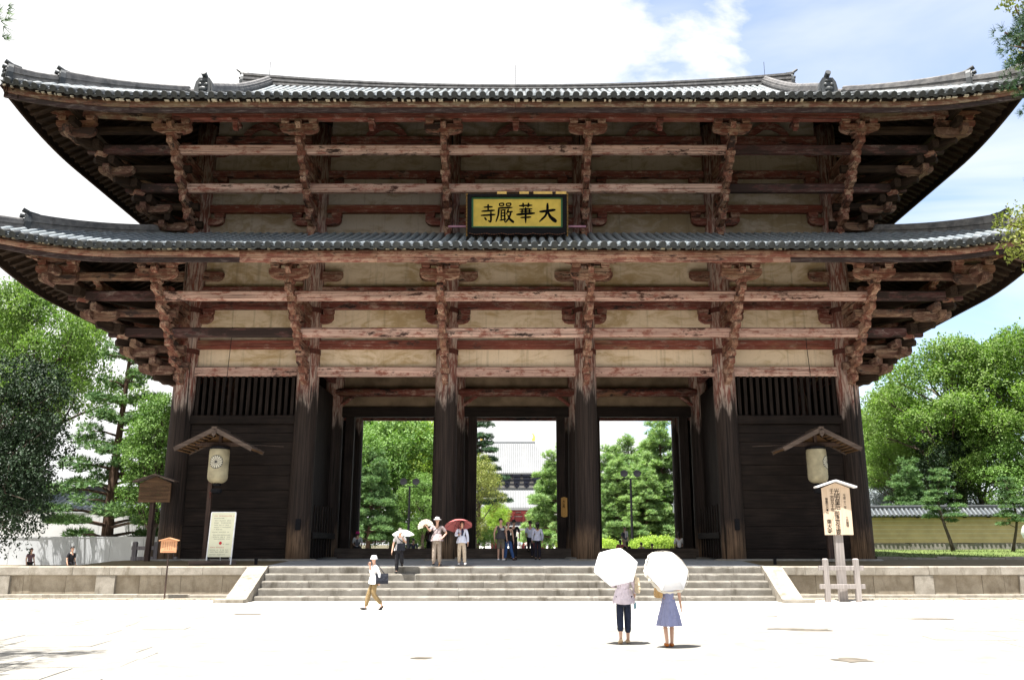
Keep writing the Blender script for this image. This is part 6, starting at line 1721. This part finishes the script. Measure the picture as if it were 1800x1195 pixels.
    if skirt is None:
        tr = {'pel': (tuple(G['pel']+Vector((0,0,.0*h))), rad('pel')*1.05)}; te = []
        for s in 'LR':
            tr['hp'+s] = (tuple(G['hp'+s]), rad('hp')*1.08); te.append(('pel','hp'+s))
            if leg <= 0.5: tr['en'+s] = (tuple(G['hp'+s].lerp(G['kn'+s], leg*2)), rad('kn')*1.55); te.append(('hp'+s,'en'+s))
            else:
                tr['kn'+s] = (tuple(G['kn'+s]), rad('kn')*1.62); tr['en'+s] = (tuple(G['kn'+s].lerp(G['an'+s], (leg-.5)*2)), rad('an')*2.0); te += [('hp'+s,'kn'+s),('kn'+s,'en'+s)]
        skin_obj('shorts' if leg <= .6 else 'trousers', tr, te, legs, r, 'pel', sub=sub)
    else:
        b = MB(); vs = []; n = 56; rows = 12; z0, z1 = .585*h, skirt*h
        for i in range(rows+1):
            t = i/rows
            for k in range(n):
                a = 2*pi*k/n; fold = 1 + (0.02+0.10*t)*sin(a*9+1.3*t) + 0.05*t*sin(a*4+2); rr_ = (.060 + .075*t**0.8)*h*fold
                if 0.60 < t < 0.68: rr_ *= 1.03
                vs.append((G['pel'].x + rr_*cos(a)*1.05, G['pel'].y + rr_*sin(a)*0.85, z0 + (z1-z0)*t))
        b.add(vs, [(i*n+k, i*n+(k+1) % n, (i+1)*n+(k+1) % n, (i+1)*n+k) for i in range(rows) for k in range(n)]); b.build('skirt', legs, r, smooth=True)
    for s in 'LR':
        a, t = G['an'+s], G['to'+s]; d = (t-a); d.z = 0; yw = atan2(d.y, d.x); pit = atan2((t.z - .018*h) - (a.z - .05*h), d.length)
        c = (a+t)/2; c.z = min(a.z-.022*h, t.z+.012*h)
        Mx = Matrix.Translation(c) @ Matrix.Rotation(yw, 4, 'Z') @ Matrix.Rotation(-pit, 4, 'Y')
        b = MB(); b.ball((0,0,0), (.076*h, .029*h, .024*h), 10, 6, Mx.to_3x3()); b.v = [tuple(Vector(p)+c) for p in b.v]
        b.build('shoe', shoes, r, smooth=True)
    hm = hairmat or HAIR
    if hair:
        b = MB(); n = 18; m = 9; vs = []
        for i in range(m+1):
            ph_ = pi*0.62*i/m
            for k in range(n):
                a = 2*pi*k/n; back = sin(a) ; ext = ph_*(1.0 if back > -0.2 else 0.62)
                q = hr*1.16; p = Vector((q*sin(ext)*cos(a)*0.98, q*sin(ext)*sin(a)*1.05 + .004*h, q*cos(ext)*1.08)); vs.append(hc + ht @ p + Vector((0,0,.012*h)))
        b.add(vs, [(i*n+k, (i+1)*n+k, (i+1)*n+(k+1) % n, i*n+(k+1) % n) for i in range(m) for k in range(n)])
        if hair == 'bob': b.ball(hc + ht @ Vector((0,.012*h,-.008*h)), (hr*1.2, hr*1.0, hr*1.15), 14, 8)
        if hair == 'long':
            b.ball(hc + ht @ Vector((0,.016*h,-.02*h)), (hr*1.12, hr*.85, hr*1.4), 14, 8); b.tube([hc + ht @ Vector((0,.03*h,-.02*h)), hc + ht @ Vector((0,.048*h,-.075*h)), hc + ht @ Vector((0.004*h,.05*h,-.135*h))], [hr*.85, hr*.75, hr*.25], 10)
        b.build('hair', hm, r, smooth=True)
    if hat:
        mat, kind = hat; b = MB(); c = hc + Vector((0, .002*h, .022*h))
        if kind == 'brim': pr = [(hr*1.9, -.010*h), (hr*1.92, -.006*h), (hr*1.15, .004*h), (hr*1.10, .030*h), (hr*.95, .047*h), (0.002, .052*h)]
        elif kind == 'cap': pr = [(hr*1.22, -.012*h), (hr*1.24, 0), (hr*1.05, .026*h), (hr*.6, .040*h), (0.002, .044*h)]
        else: pr = [(hr*1.55, -.024*h), (hr*1.57, -.020*h), (hr*1.20, 0), (hr*1.14, .026*h), (hr*.85, .044*h), (0.002, .048*h)]
        b.lathe(pr, 22, c, cap=False)
        if kind == 'cap': b.ball(c + fd*hr*1.25 + Vector((0,0,-.008*h)), (hr*.75, hr*.55, .006*h), 10, 4)
        b.build('hat', mat, r, smooth=True)
        if kind == 'brim': MB().lathe([(hr*1.17, .004*h), (hr*1.15, .016*h)], 22, c, cap=False).build('hat_band', cloth('hat band', (0.55,0.52,0.48)), r)
    return r, G, h
def at(r, p):  # local point of a person to world
    return Matrix.Translation(r.location) @ Matrix.Rotation(r.rotation_euler.z, 4, 'Z') @ Vector(p)
def parasol(label, grip, tip, rad, dep, n, mat, mat2=None, ruffle=False, group=None, roll=0.0, edge=None):
    """grip: hand; tip: top of the canopy (world)"""
    g_, t_ = Vector(grip), Vector(tip); ax = (t_-g_); ln = ax.length; q = ax.to_track_quat('Z', 'Y')
    r = empty('parasol', g_, 0, label, 'parasol', group); r.rotation_euler = (q @ Euler((0, 0, roll)).to_quaternion()).to_euler()
    b = MB(); m = 7; per = 4; vs = []
    def cp(a, f, t):
        # scalloped between ribs
        R_ = rad*(1 - 0.055*sin(pi*f)*t); z = ln - dep*(t**2.0)*(1 - 0.10*sin(pi*f)*t)
        return Vector((R_*t*cos(a), R_*t*sin(a), z))
    N_ = n*per
    for i in range(m+1):
        t = max(0.02, i/m)
        for k in range(N_):
            f = (k % per)/per; a0 = 2*pi*(k//per)/n; a1 = a0 + 2*pi/n
            p0, p1 = cp(a0, 0, t), cp(a1, 0, t); p = p0.lerp(p1, f); bul = 1 + 0.02*sin(pi*f)
            vs.append(Vector((p.x*bul, p.y*bul, cp(a0, f, t).z + (0.0))))
    b.add(vs, [(i*N_+k, i*N_+(k+1) % N_, (i+1)*N_+(k+1) % N_, (i+1)*N_+k) for i in range(m) for k in range(N_)])
    b.build('canopy', mat, r)
    if ruffle:
        b = MB(); vs = []
        for k in range(N_*2):
            kk = k//2 % N_; p = vs0 = Vector(b.v[0]) if False else None
        rim = [cp(2*pi*k/(N_*2), ((k/2) % per)/per, 1.0) for k in range(N_*2)]
        for k, p in enumerate(rim):
            d = Vector((p.x, p.y, 0)).normalized(); wob = 0.010*(1 if k % 2 else -1)
            vs += [p - d*0.005 + Vector((0,0,0.004)), p + d*(0.012+wob) + Vector((0,0,-0.055))]
        nn = len(rim); b.add(vs, [(2*k, 2*((k+1) % nn), 2*((k+1) % nn)+1, 2*k+1) for k in range(nn)]); b.build('ruffle', mat2 or mat, r)
    for k in range(n):
        a = 2*pi*k/n; pts = [cp(a, 0, t) - Vector((0,0,0.006)) for t in (0.05, 0.3, 0.55, 0.8, 1.02)]; MB().tube(pts, 0.004, 4).build('rib', M['blackiron'], r)
        MB().tube([(0,0,ln-dep*1.15-0.06), cp(a, 0, 0.5)-Vector((0,0,0.008))], 0.003, 4).build('stretcher', M['blackiron'], r)
    MB().tube([(0,0,0), (0,0,ln-0.01)], 0.006, 6).build('shaft', M['blackiron'], r); MB().tube([(0,0,-0.10), (0,0,0.05)], 0.013, 8).build('handle', M['brownwood'], r); MB().tube([(0,0,ln-0.01), (0,0,ln+0.045)], [0.008, 0.004], 6).build('ferrule', M['blackiron'], r)
    return r
def bag(label, c, size, mat, yaw=0, strap=None, flap=True, name='bag', cat='bag'):
    r = empty(name, c, yaw, label, cat); sx, sy, sz = size
    b = MB(); pr = [(-sx*.34, 0), (sx*.34, 0), (sx*.48, sz*.10), (sx*.52, sz*.32), (sx*.42, sz*.72), (sx*.28, sz*.98), (-sx*.28, sz*.98), (-sx*.42, sz*.72), (-sx*.52, sz*.32), (-sx*.48, sz*.10)] if not flap else [(-sx*.46, 0), (sx*.46, 0), (sx*.5, sz*.15), (sx*.44, sz), (-sx*.44, sz), (-sx*.5, sz*.15)]
    b.extr(pr, -sy/2, sy/2, 'y'); b.build('bag_body', mat, r)
    if flap: MB().extr([(-sx*.46, sz*.45), (sx*.46, sz*.45), (sx*.46, sz*1.02), (-sx*.46, sz*1.02)], -sy/2-.012, -sy/2-.002, 'y').build('flap', mat, r)
    if strap:
        iv = Matrix.Rotation(-yaw, 4, 'Z') @ Matrix.Translation(-Vector(c)); MB().tube([iv @ Vector(p) for p in strap], 0.014, 5).build('strap', mat, r)
    return r

# two women with white parasols walking towards the steps (backs to us)
A = PG(1098, 1131); B_ = PG(1178, 1137)
LIL = cloth('lilac blouse', (0.60, 0.53, 0.60)); NAVY = cloth('navy jeans', (0.020, 0.026, 0.050)); BEI = cloth('beige leather', (0.50, 0.36, 0.22)); ORG = cloth('orange leather', (0.45, 0.14, 0.03))
CREAM = cloth('cream parasol cloth', (0.72, 0.68, 0.60)); SNOW = thin_cloth('white parasol cloth', (0.80, 0.80, 0.80)); BLUE = cloth('blue striped cotton', (0.20, 0.215, 0.37), stripe=((0.31, 0.325, 0.47), 420)); CANV = cloth('canvas', (0.50, 0.42, 0.30)); STRAW = cloth('straw', (0.42, 0.27, 0.12))
r, G, h = person('woman in a lilac shirt and cropped navy jeans walking away under a plain white parasol', A, pi, 1.60, LIL, NAVY, BEI, dict(elR=(-.145,.02,.655), wrR=(-.150,-.085,.565), elL=(.120,-.05,.665), wrL=(.085,-.12,.75), anL=(.050,.055,.075), knL=(.050,.0,.285), toL=(.055,.00,.012), anR=(-.048,-.035,.045), toR=(-.05,-.11,.018), knR=(-.05,-.035,.285)), sleeve=0.85, leg=0.86, hair='short', face=False, shirt_len=0.055, build=1.12)
parasol('plain white parasol tilted over the woman in lilac', at(r, G['wrL']+Vector((0,-.02,0))), P(1083, 988, A.y-0.30), 0.45, 0.16, 6, SNOW, roll=0.25)
bag('cream canvas tote hanging from the shoulder of the woman in lilac', at(r, Vector((-.165, .03, .60))*h), (0.10, 0.30, 0.30), CANV, 0, [at(r, Vector((-.165,.07,.78))*h), at(r, Vector((-.11,.02,.845))*h), at(r, Vector((-.165,-.03,.78))*h)], False)
ph_ = empty('folded_fan', at(r, G['pmR'] if 'pmR' in G else G['wrR']+Vector((0,0,-.09))), 0, 'small pale blue card dangling from the hand of the woman in lilac', 'card')
MB().box(-0.03, 0.03, -0.004, 0.004, -0.17, -0.04).build('card', cloth('pale blue card', (0.30,0.50,0.58)), ph_); MB().tube([(0,0,-0.04), (0,0,0.02)], 0.004, 4).build('loop', M['blackiron'], ph_)
r, G, h = person('woman in a long blue gathered skirt walking away under a cream-edged parasol', B_, pi, 1.58, BLUE, BLUE, ORG, dict(elR=(-.125,.03,.64), wrR=(-.150,-.01,.47), elL=(.12,-.05,.665), wrL=(.08,-.12,.75), anL=(.035,.02,.05), toL=(.04,-.06,.018), anR=(-.030,-.04,.045), toR=(-.035,-.115,.018), knR=(-.04,-.05,.285)), sleeve=0.3, hair='long', skirt=0.245, face=False)
parasol('white parasol with a cream ruffled edge over the woman in the blue skirt', at(r, G['wrL']+Vector((0,-.02,0))), P(1178, 996, B_.y-0.30), 0.45, 0.17, 6, SNOW, CREAM, True, roll=0.05)
bag('straw basket bag at the side of the woman in the blue skirt', at(r, Vector((.125, .03, .57))*h), (0.13, 0.26, 0.22), STRAW, 0, [at(r, Vector((.125,.07,.70))*h), at(r, Vector((.10,.02,.84))*h), at(r, Vector((.125,-.03,.70))*h)], False)

# woman in a white hat striding right in front of the steps
KHA = cloth('khaki trousers', (0.22, 0.155, 0.075)); DKB = cloth('black bag cloth', (0.018, 0.020, 0.028)); SHOE = cloth('dark shoes', (0.02, 0.02, 0.02))
A = PG(656, 1072)
r, G, h = person('older person in white sun hat and khaki trousers striding left past the steps', A, radians(-68), 1.58, WHITE, KHA, SHOE, dict(
   knL=(.055,-.02,.285), anL=(.055,.155,.095), toL=(.06,.10,.018), knR=(-.05,-.085,.29), anR=(-.05,-.135,.05), toR=(-.055,-.21,.022), elR=(-.12,-.05,.66), wrR=(-.03,-.085,.80), elL=(.125,.06,.65), wrL=(.135,.06,.53)), sleeve=0.8, leg=0.97, hair='short', hairmat=GREYHAIR, hat=(WHITE, 'bucket'), shirt_len=0.05, lean=0.05)
bag('black shoulder bag swinging beside the striding person in the white hat', at(r, Vector((.11, .115, .475))*h), (0.14, 0.36, 0.30), DKB, radians(-68), [at(r, Vector((.11,.16,.66))*h), at(r, Vector((.10,.01,.845))*h), at(r, Vector((.11,.05,.66))*h)], False)

# three visitors at the top of the steps
STEPZ = HP
STR = cloth('fine striped shirt', (0.58, 0.56, 0.56), stripe=((0.40,0.38,0.40), 220)); BLK = cloth('black trousers', (0.018, 0.018, 0.022)); TAU = cloth('taupe trousers', (0.30, 0.245, 0.20)); CHK = cloth('checked grey brown shirt', (0.28, 0.215, 0.22), stripe=((0.45,0.40,0.40), 150)); BGE = cloth('beige slacks', (0.48, 0.40, 0.31)); PBL = cloth('pale blue shirt', (0.56, 0.60, 0.72)); PINK = thin_cloth('pink parasol cloth', (0.62, 0.20, 0.20), 0.45); NAVS = cloth('navy scarf', (0.02,0.025,0.06))
A = P(701, 1005, YF-0.22); A.z = HP-RZ
r, G, h = person('elderly man in a pale striped shirt and black trousers stepping down under a white umbrella', A, radians(-5), 1.60, STR, BLK, SHOE, dict(knL=(.055,-.035,.36), anL=(.06,.05,.20), toL=(.065,-.03,.165), elL=(.145,-.02,.655), wrL=(.10,-.10,.745), elR=(-.15,.02,.63), wrR=(-.165,-.02,.48)), sleeve=0.36, hair='short', hairmat=GREYHAIR, shirt_len=0.02)
parasol('white umbrella held by the elderly man on the top step', at(r, G['wrL']+Vector((0,-.02,0))), P(709, 931, A.y-0.14), 0.41, 0.18, 8, SNOW, roll=0.2)
bag('black satchel slung across the elderly man with the white umbrella', at(r, Vector((.055, -.085, .50))*h), (0.30, 0.10, 0.25), DKB, 0, [at(r, Vector((.14,-.06,.64))*h), at(r, Vector((-.02,-.075,.77))*h), at(r, Vector((-.06,.01,.835))*h)])
A = P(767, 998, YF+0.45); A.z = 1.12
r, G, h = person('tall man in a white brimmed hat and checked shirt holding up a paper fan', A, radians(4), 1.76, CHK, TAU, SHOE, dict(elR=(-.150,-.03,.70), wrR=(-.205,-.08,.775), elL=(.200,.03,.665), wrL=(.125,-.045,.575), anL=(.065,0,.05), toL=(.09,-.06,.018), anR=(-.06,.01,.05), toR=(-.08,-.06,.018)), sleeve=0.42, hair='short', hairmat=GREYHAIR, hat=(WHITE, 'brim'), build=1.12, shirt_len=0.02)
fan = empty('paper_fan', at(r, G['wrR'] + Vector((-.06,-.03,.03))), 0, 'open cream paper fan raised in the hand of the man in the white hat', 'fan'); fan.rotation_euler = (0, radians(-14), 0)
b = MB(); vs = []; n = 22
for k in range(n+1):
    a = radians(-4) + radians(188)*k/n; z = 0.012*(1 if k % 2 else -1); vs += [(0.09*cos(a), z*.5, 0.09*sin(a)), (0.29*cos(a), z, 0.27*sin(a))]
b.add(vs, [(2*k, 2*k+1, 2*k+3, 2*k+2) for k in range(n)]); b.build('fan_paper', cloth('cream fan paper', (0.60,0.54,0.46)), fan)
for k in range(12):
    a = radians(-4) + radians(188)*k/11; MB().tube([(0,0,0), (0.11*cos(a), 0, 0.11*sin(a))], 0.004, 4).build('fan_stick', M['brownwood'], fan)
bag('dark shoulder bag behind the hip of the man in the white hat', at(r, Vector((-.10, .085, .50))*h), (0.26, 0.10, 0.22), BLK, 0.3, [at(r, Vector((-.13,.03,.62))*h), at(r, Vector((-.06,-.085,.70))*h), at(r, Vector((.045,-.05,.81))*h), at(r, Vector((.07,.02,.83))*h)], True)
cn = empty('walking_stick', at(r, (0.055*h, -.16*h, 0)), 0, 'short brown stick leaning at the feet of the man in the white hat', 'stick'); MB().tube([(0,0,-0.02), (0.02,0.03,0.12)], [0.018, 0.02], 6).build('stick', M['brownwood'], cn)
A = P(811, 995, YF+0.75); A.z = 1.13
r, G, h = person('woman in a pale blue shirt and beige slacks walking out under a pink parasol', A, radians(6), 1.62, PBL, BGE, WHITE, dict(elR=(-.145,-.01,.655), wrR=(-.07,-.10,.685), knL=(.06,-.07,.30), anL=(.07,-.095,.05), toL=(.085,-.16,.03), anR=(-.05,.05,.05), toR=(-.06,-.03,.018)), sleeve=0.95, hair='bob', shirt_len=0.03)
parasol('pink parasol held by the woman in the pale blue shirt', at(r, G['wrR']+Vector((0,-.02,0))), P(805, 914, A.y+0.02), 0.54, 0.24, 8, PINK, roll=0.15)
sc_ = MB().tube([G['nkb']+Vector((.01,-.075,-.01))*1, G['chs']+Vector((.02,-.125,.06)), G['chs']+Vector((.0,-.135,-.10))], [0.035, 0.05, 0.03], 8).build('scarf', NAVS, r)

# five people walking through the central passage
GRY = cloth('charcoal vest top', (0.055, 0.052, 0.06)); OLV = cloth('olive shorts', (0.13, 0.115, 0.09)); JEA = cloth('blue jeans', (0.045, 0.095, 0.24)); PWS = cloth('bluish white shirt', (0.60, 0.63, 0.78)); DNV = cloth('dark trousers', (0.022, 0.02, 0.03))
A = P(880, 987, -0.2); A.z = 1.22
r, G, h = person('man in a charcoal sleeveless top with a pale oval print and olive shorts walking out', A, radians(8), 1.74, GRY, OLV, WHITE, dict(elR=(-.155,.03,.64), wrR=(-.150,-.02,.50), knL=(.05,-.05,.29), anL=(.05,-.03,.05), toL=(.08,-.10,.018)), sleeve=0.0, leg=0.52, hair='short', head_turn=0.9, shirt_len=0.02, build=1.1)
b = MB(); n = 18; b.add([G['chs']+Vector((.055+.085*cos(2*pi*k/n), -.155+.03*abs(cos(2*pi*k/n)), .02+.05*sin(2*pi*k/n))) for k in range(n)], [tuple(range(n))]); b.build('shirt_print', cloth('pale print', (0.38,0.42,0.43)), r)
A = P(893, 985, 0.1); A.z = 1.22
person('woman in a pink cap, black strappy top and blue jeans beside the man in shorts', A, radians(14), 1.60, BLACKC, JEA, cloth('brown shoes', (0.06,0.04,0.035)), dict(knL=(.07,-.04,.285), anL=(.14,-.03,.05), toL=(.19,-.07,.02), knR=(-.06,0,.285), anR=(-.075,.03,.05), toR=(-.07,-.05,.018), elR=(-.10,-.07,.64), wrR=(-.05,-.10,.53)), sleeve=-1, hair='bob', hat=(cloth('dusty pink cap', (0.33,0.17,0.16)), 'cap'), head_turn=0.5, shirt_len=0.03)
A = P(903, 975, 3.4); A.z = 1.22
person('man in black walking away into the central passage behind the couple', A, pi-0.2, 1.78, BLACKC, BLK, SHOE, dict(elR=(-.15,-.02,.65), wrR=(-.13,-.08,.52)), sleeve=0.45, hair='short', face=False)
A = P(932, 972, 4.7); A.z = 1.24
person('man in a bluish white shirt stepping up over the threshold', A, pi-0.1, 1.74, PWS, DNV, SHOE, dict(knL=(.06,-.16,.40), anL=(.05,-.09,.22), toL=(.05,-.17,.19), elL=(.12,-.03,.65), wrL=(.10,-.10,.56)), sleeve=0.48, hair='short', face=False, build=1.1)
A = P(945, 984, 1.4); A.z = 1.22
person('woman in a grey cap with long dark hair and a bluish white blouse walking in', A, pi+0.1, 1.62, cloth('pale blouse', (0.60,0.61,0.76)), DNV, SHOE, dict(anL=(.05,.05,.06), toL=(.05,-.03,.02)), sleeve=0.95, hair='long', hat=(cloth('grey brown cap', (0.10,0.085,0.08)), 'cap'), face=False, shirt_len=0.02)

# people seated or standing beyond the threshold
SEAT = dict(pel=(0,0,.525), knL=(.06,-.24,.50), anL=(.06,-.25,.27), toL=(.06,-.33,.24), knR=(-.06,-.24,.50), anR=(-.06,-.25,.27), toR=(-.06,-.33,.24), elL=(.14,-.03,.64), wrL=(.10,-.14,.55), elR=(-.14,-.03,.64), wrR=(-.10,-.14,.55))
def sitter(px, ptop, Y, h, *a, **k):
    """seated on the rear edge of the podium with the back to us; ptop: pixel row of the head"""
    q = P(px, ptop, Y); q.z = q.z - 0.985*h
    return person(k.pop('label'), q, k.pop('yaw', pi), h, *a, pose=dict(SEAT), sub=1, face=False, **k)
GRV = cloth('grey knitted vest', (0.10,0.10,0.115)); LGR = cloth('pale grey shirt', (0.50,0.52,0.53)); SLT = cloth('slate shirt', (0.085,0.095,0.145))
r = sitter(629, 934, 5.66, 1.58, LGR, BLK, SHOE, label='seated person in a bright pink hat and grey vest at the left passage pillar', hair='bob', hat=(cloth('bright pink hat', (0.52,0.02,0.20)), 'bucket'), vest=GRV)
sitter(727, 946, 15.2, 1.66, SLT, BLK, SHOE, label='seated man in a slate blue shirt seen from behind in the left passage', hair='short')
sitter(1127, 953, 15.0, 1.62, LGR, BLK, SHOE, label='seated man in pale shirt with only head and shoulders above the right threshold', hair='short')
sitter(1146, 955, 15.0, 1.60, WHITE, BLK, SHOE, label='rightmost of the two seated men low behind the right threshold', hair='short')
sitter(1193, 935, 5.66, 1.62, WHITE, BLK, SHOE, label='seated woman in a white blouse with long black hair at the right passage pillar', hair='long')
sitter(1102, 951, 15.1, 1.62, BLACKC, BLK, SHOE, label='seated person in black beside the standing man in the right passage', hair='long')
sitter(1090, 948, 15.3, 1.58, cloth('pink dress', (0.55,0.12,0.18)), BLK, SHOE, label='seated woman in pink half hidden by the standing man in the right passage', hair='long')
q = P(1098, 925, 16.2); q.z -= 1.72
person('standing man in a slate shirt and beige trousers with a white towel round his neck', q, radians(30), 1.72, SLT, BGE, SHOE, None, sleeve=0.45, hair='short', sub=1, build=1.1, shirt_len=0.0)[0]
MB().box(-0.09, -0.03, -0.17, -0.12, 1.05, 1.45).box(0.03, 0.09, -0.17, -0.12, 1.1, 1.45).build('towel', WHITE, bpy.data.objects[-1] if False else [o for o in bpy.data.objects if o.get('label', '').startswith('standing man in a slate')][0])
q = P(755, 928, 8.8); q.z = 1.22
person('dim figure in dark plum clothes standing behind the man with the fan', q, pi*0.8, 1.66, cloth('dark plum', (0.045,0.015,0.022)), BLK, SHOE, None, sleeve=0.9, hair='short', sub=1, face=False)
# two passers-by beyond the left end of the podium
q = P(56, 962, 9.0); q.z -= 1.60
person('woman with long hair in a dusty mauve top walking left of the gate', q, radians(65), 1.60, cloth('dusty mauve', (0.14,0.085,0.10)), BLK, SHOE, None, sleeve=0.3, hair='long', sub=1)
q = P(128, 959, 6.0); q.z -= 1.72
person('man in a black T-shirt walking left of the gate by the grey hoarding', q, radians(70), 1.72, BLACKC, BLK, SHOE, None, sleeve=0.4, hair='short', sub=1, build=1.15)
# far visitors in front of the middle gate
for k, (px, py, Y, col, lab) in enumerate(((906, 962, 120, (0.62,0.62,0.64), 'far visitor in white on the avenue before the middle gate'), (914, 962, 112, (0.10,0.12,0.16), 'far visitor in dark blue on the avenue before the middle gate'), (924, 962, 128, (0.45,0.35,0.33), 'far visitor in pinkish beige on the avenue before the middle gate'), (917, 961, 150, (0.25,0.45,0.48), 'farthest visitor in pale teal before the middle gate'))):
    q = P(px, py, Y); q.z = 0.8
    person(lab, q, k*1.7, 1.65, cloth('far clothes %d' % k, col), BLK, SHOE, None, sleeve=0.45, hair='short', sub=0, face=False)
# a stroller whose white parasol just enters at the right edge
q = P(1815, 975, 13.0); q.z = lawn_z(q.x, 13.0)
r, G, h = person('person in pale clothes mostly outside the right edge on the lawn', q, 1.2, 1.6, LGR, BGE, SHOE, dict(elL=(.12,-.05,.665), wrL=(.08,-.12,.72)), sleeve=0.5, sub=1)
parasol('white parasol at the right edge of the photo by the lawn', at(r, G['wrL']+Vector((0,-.02,0))), P(1808, 936, 12.8), 0.55, 0.2, 8, SNOW)
flush()
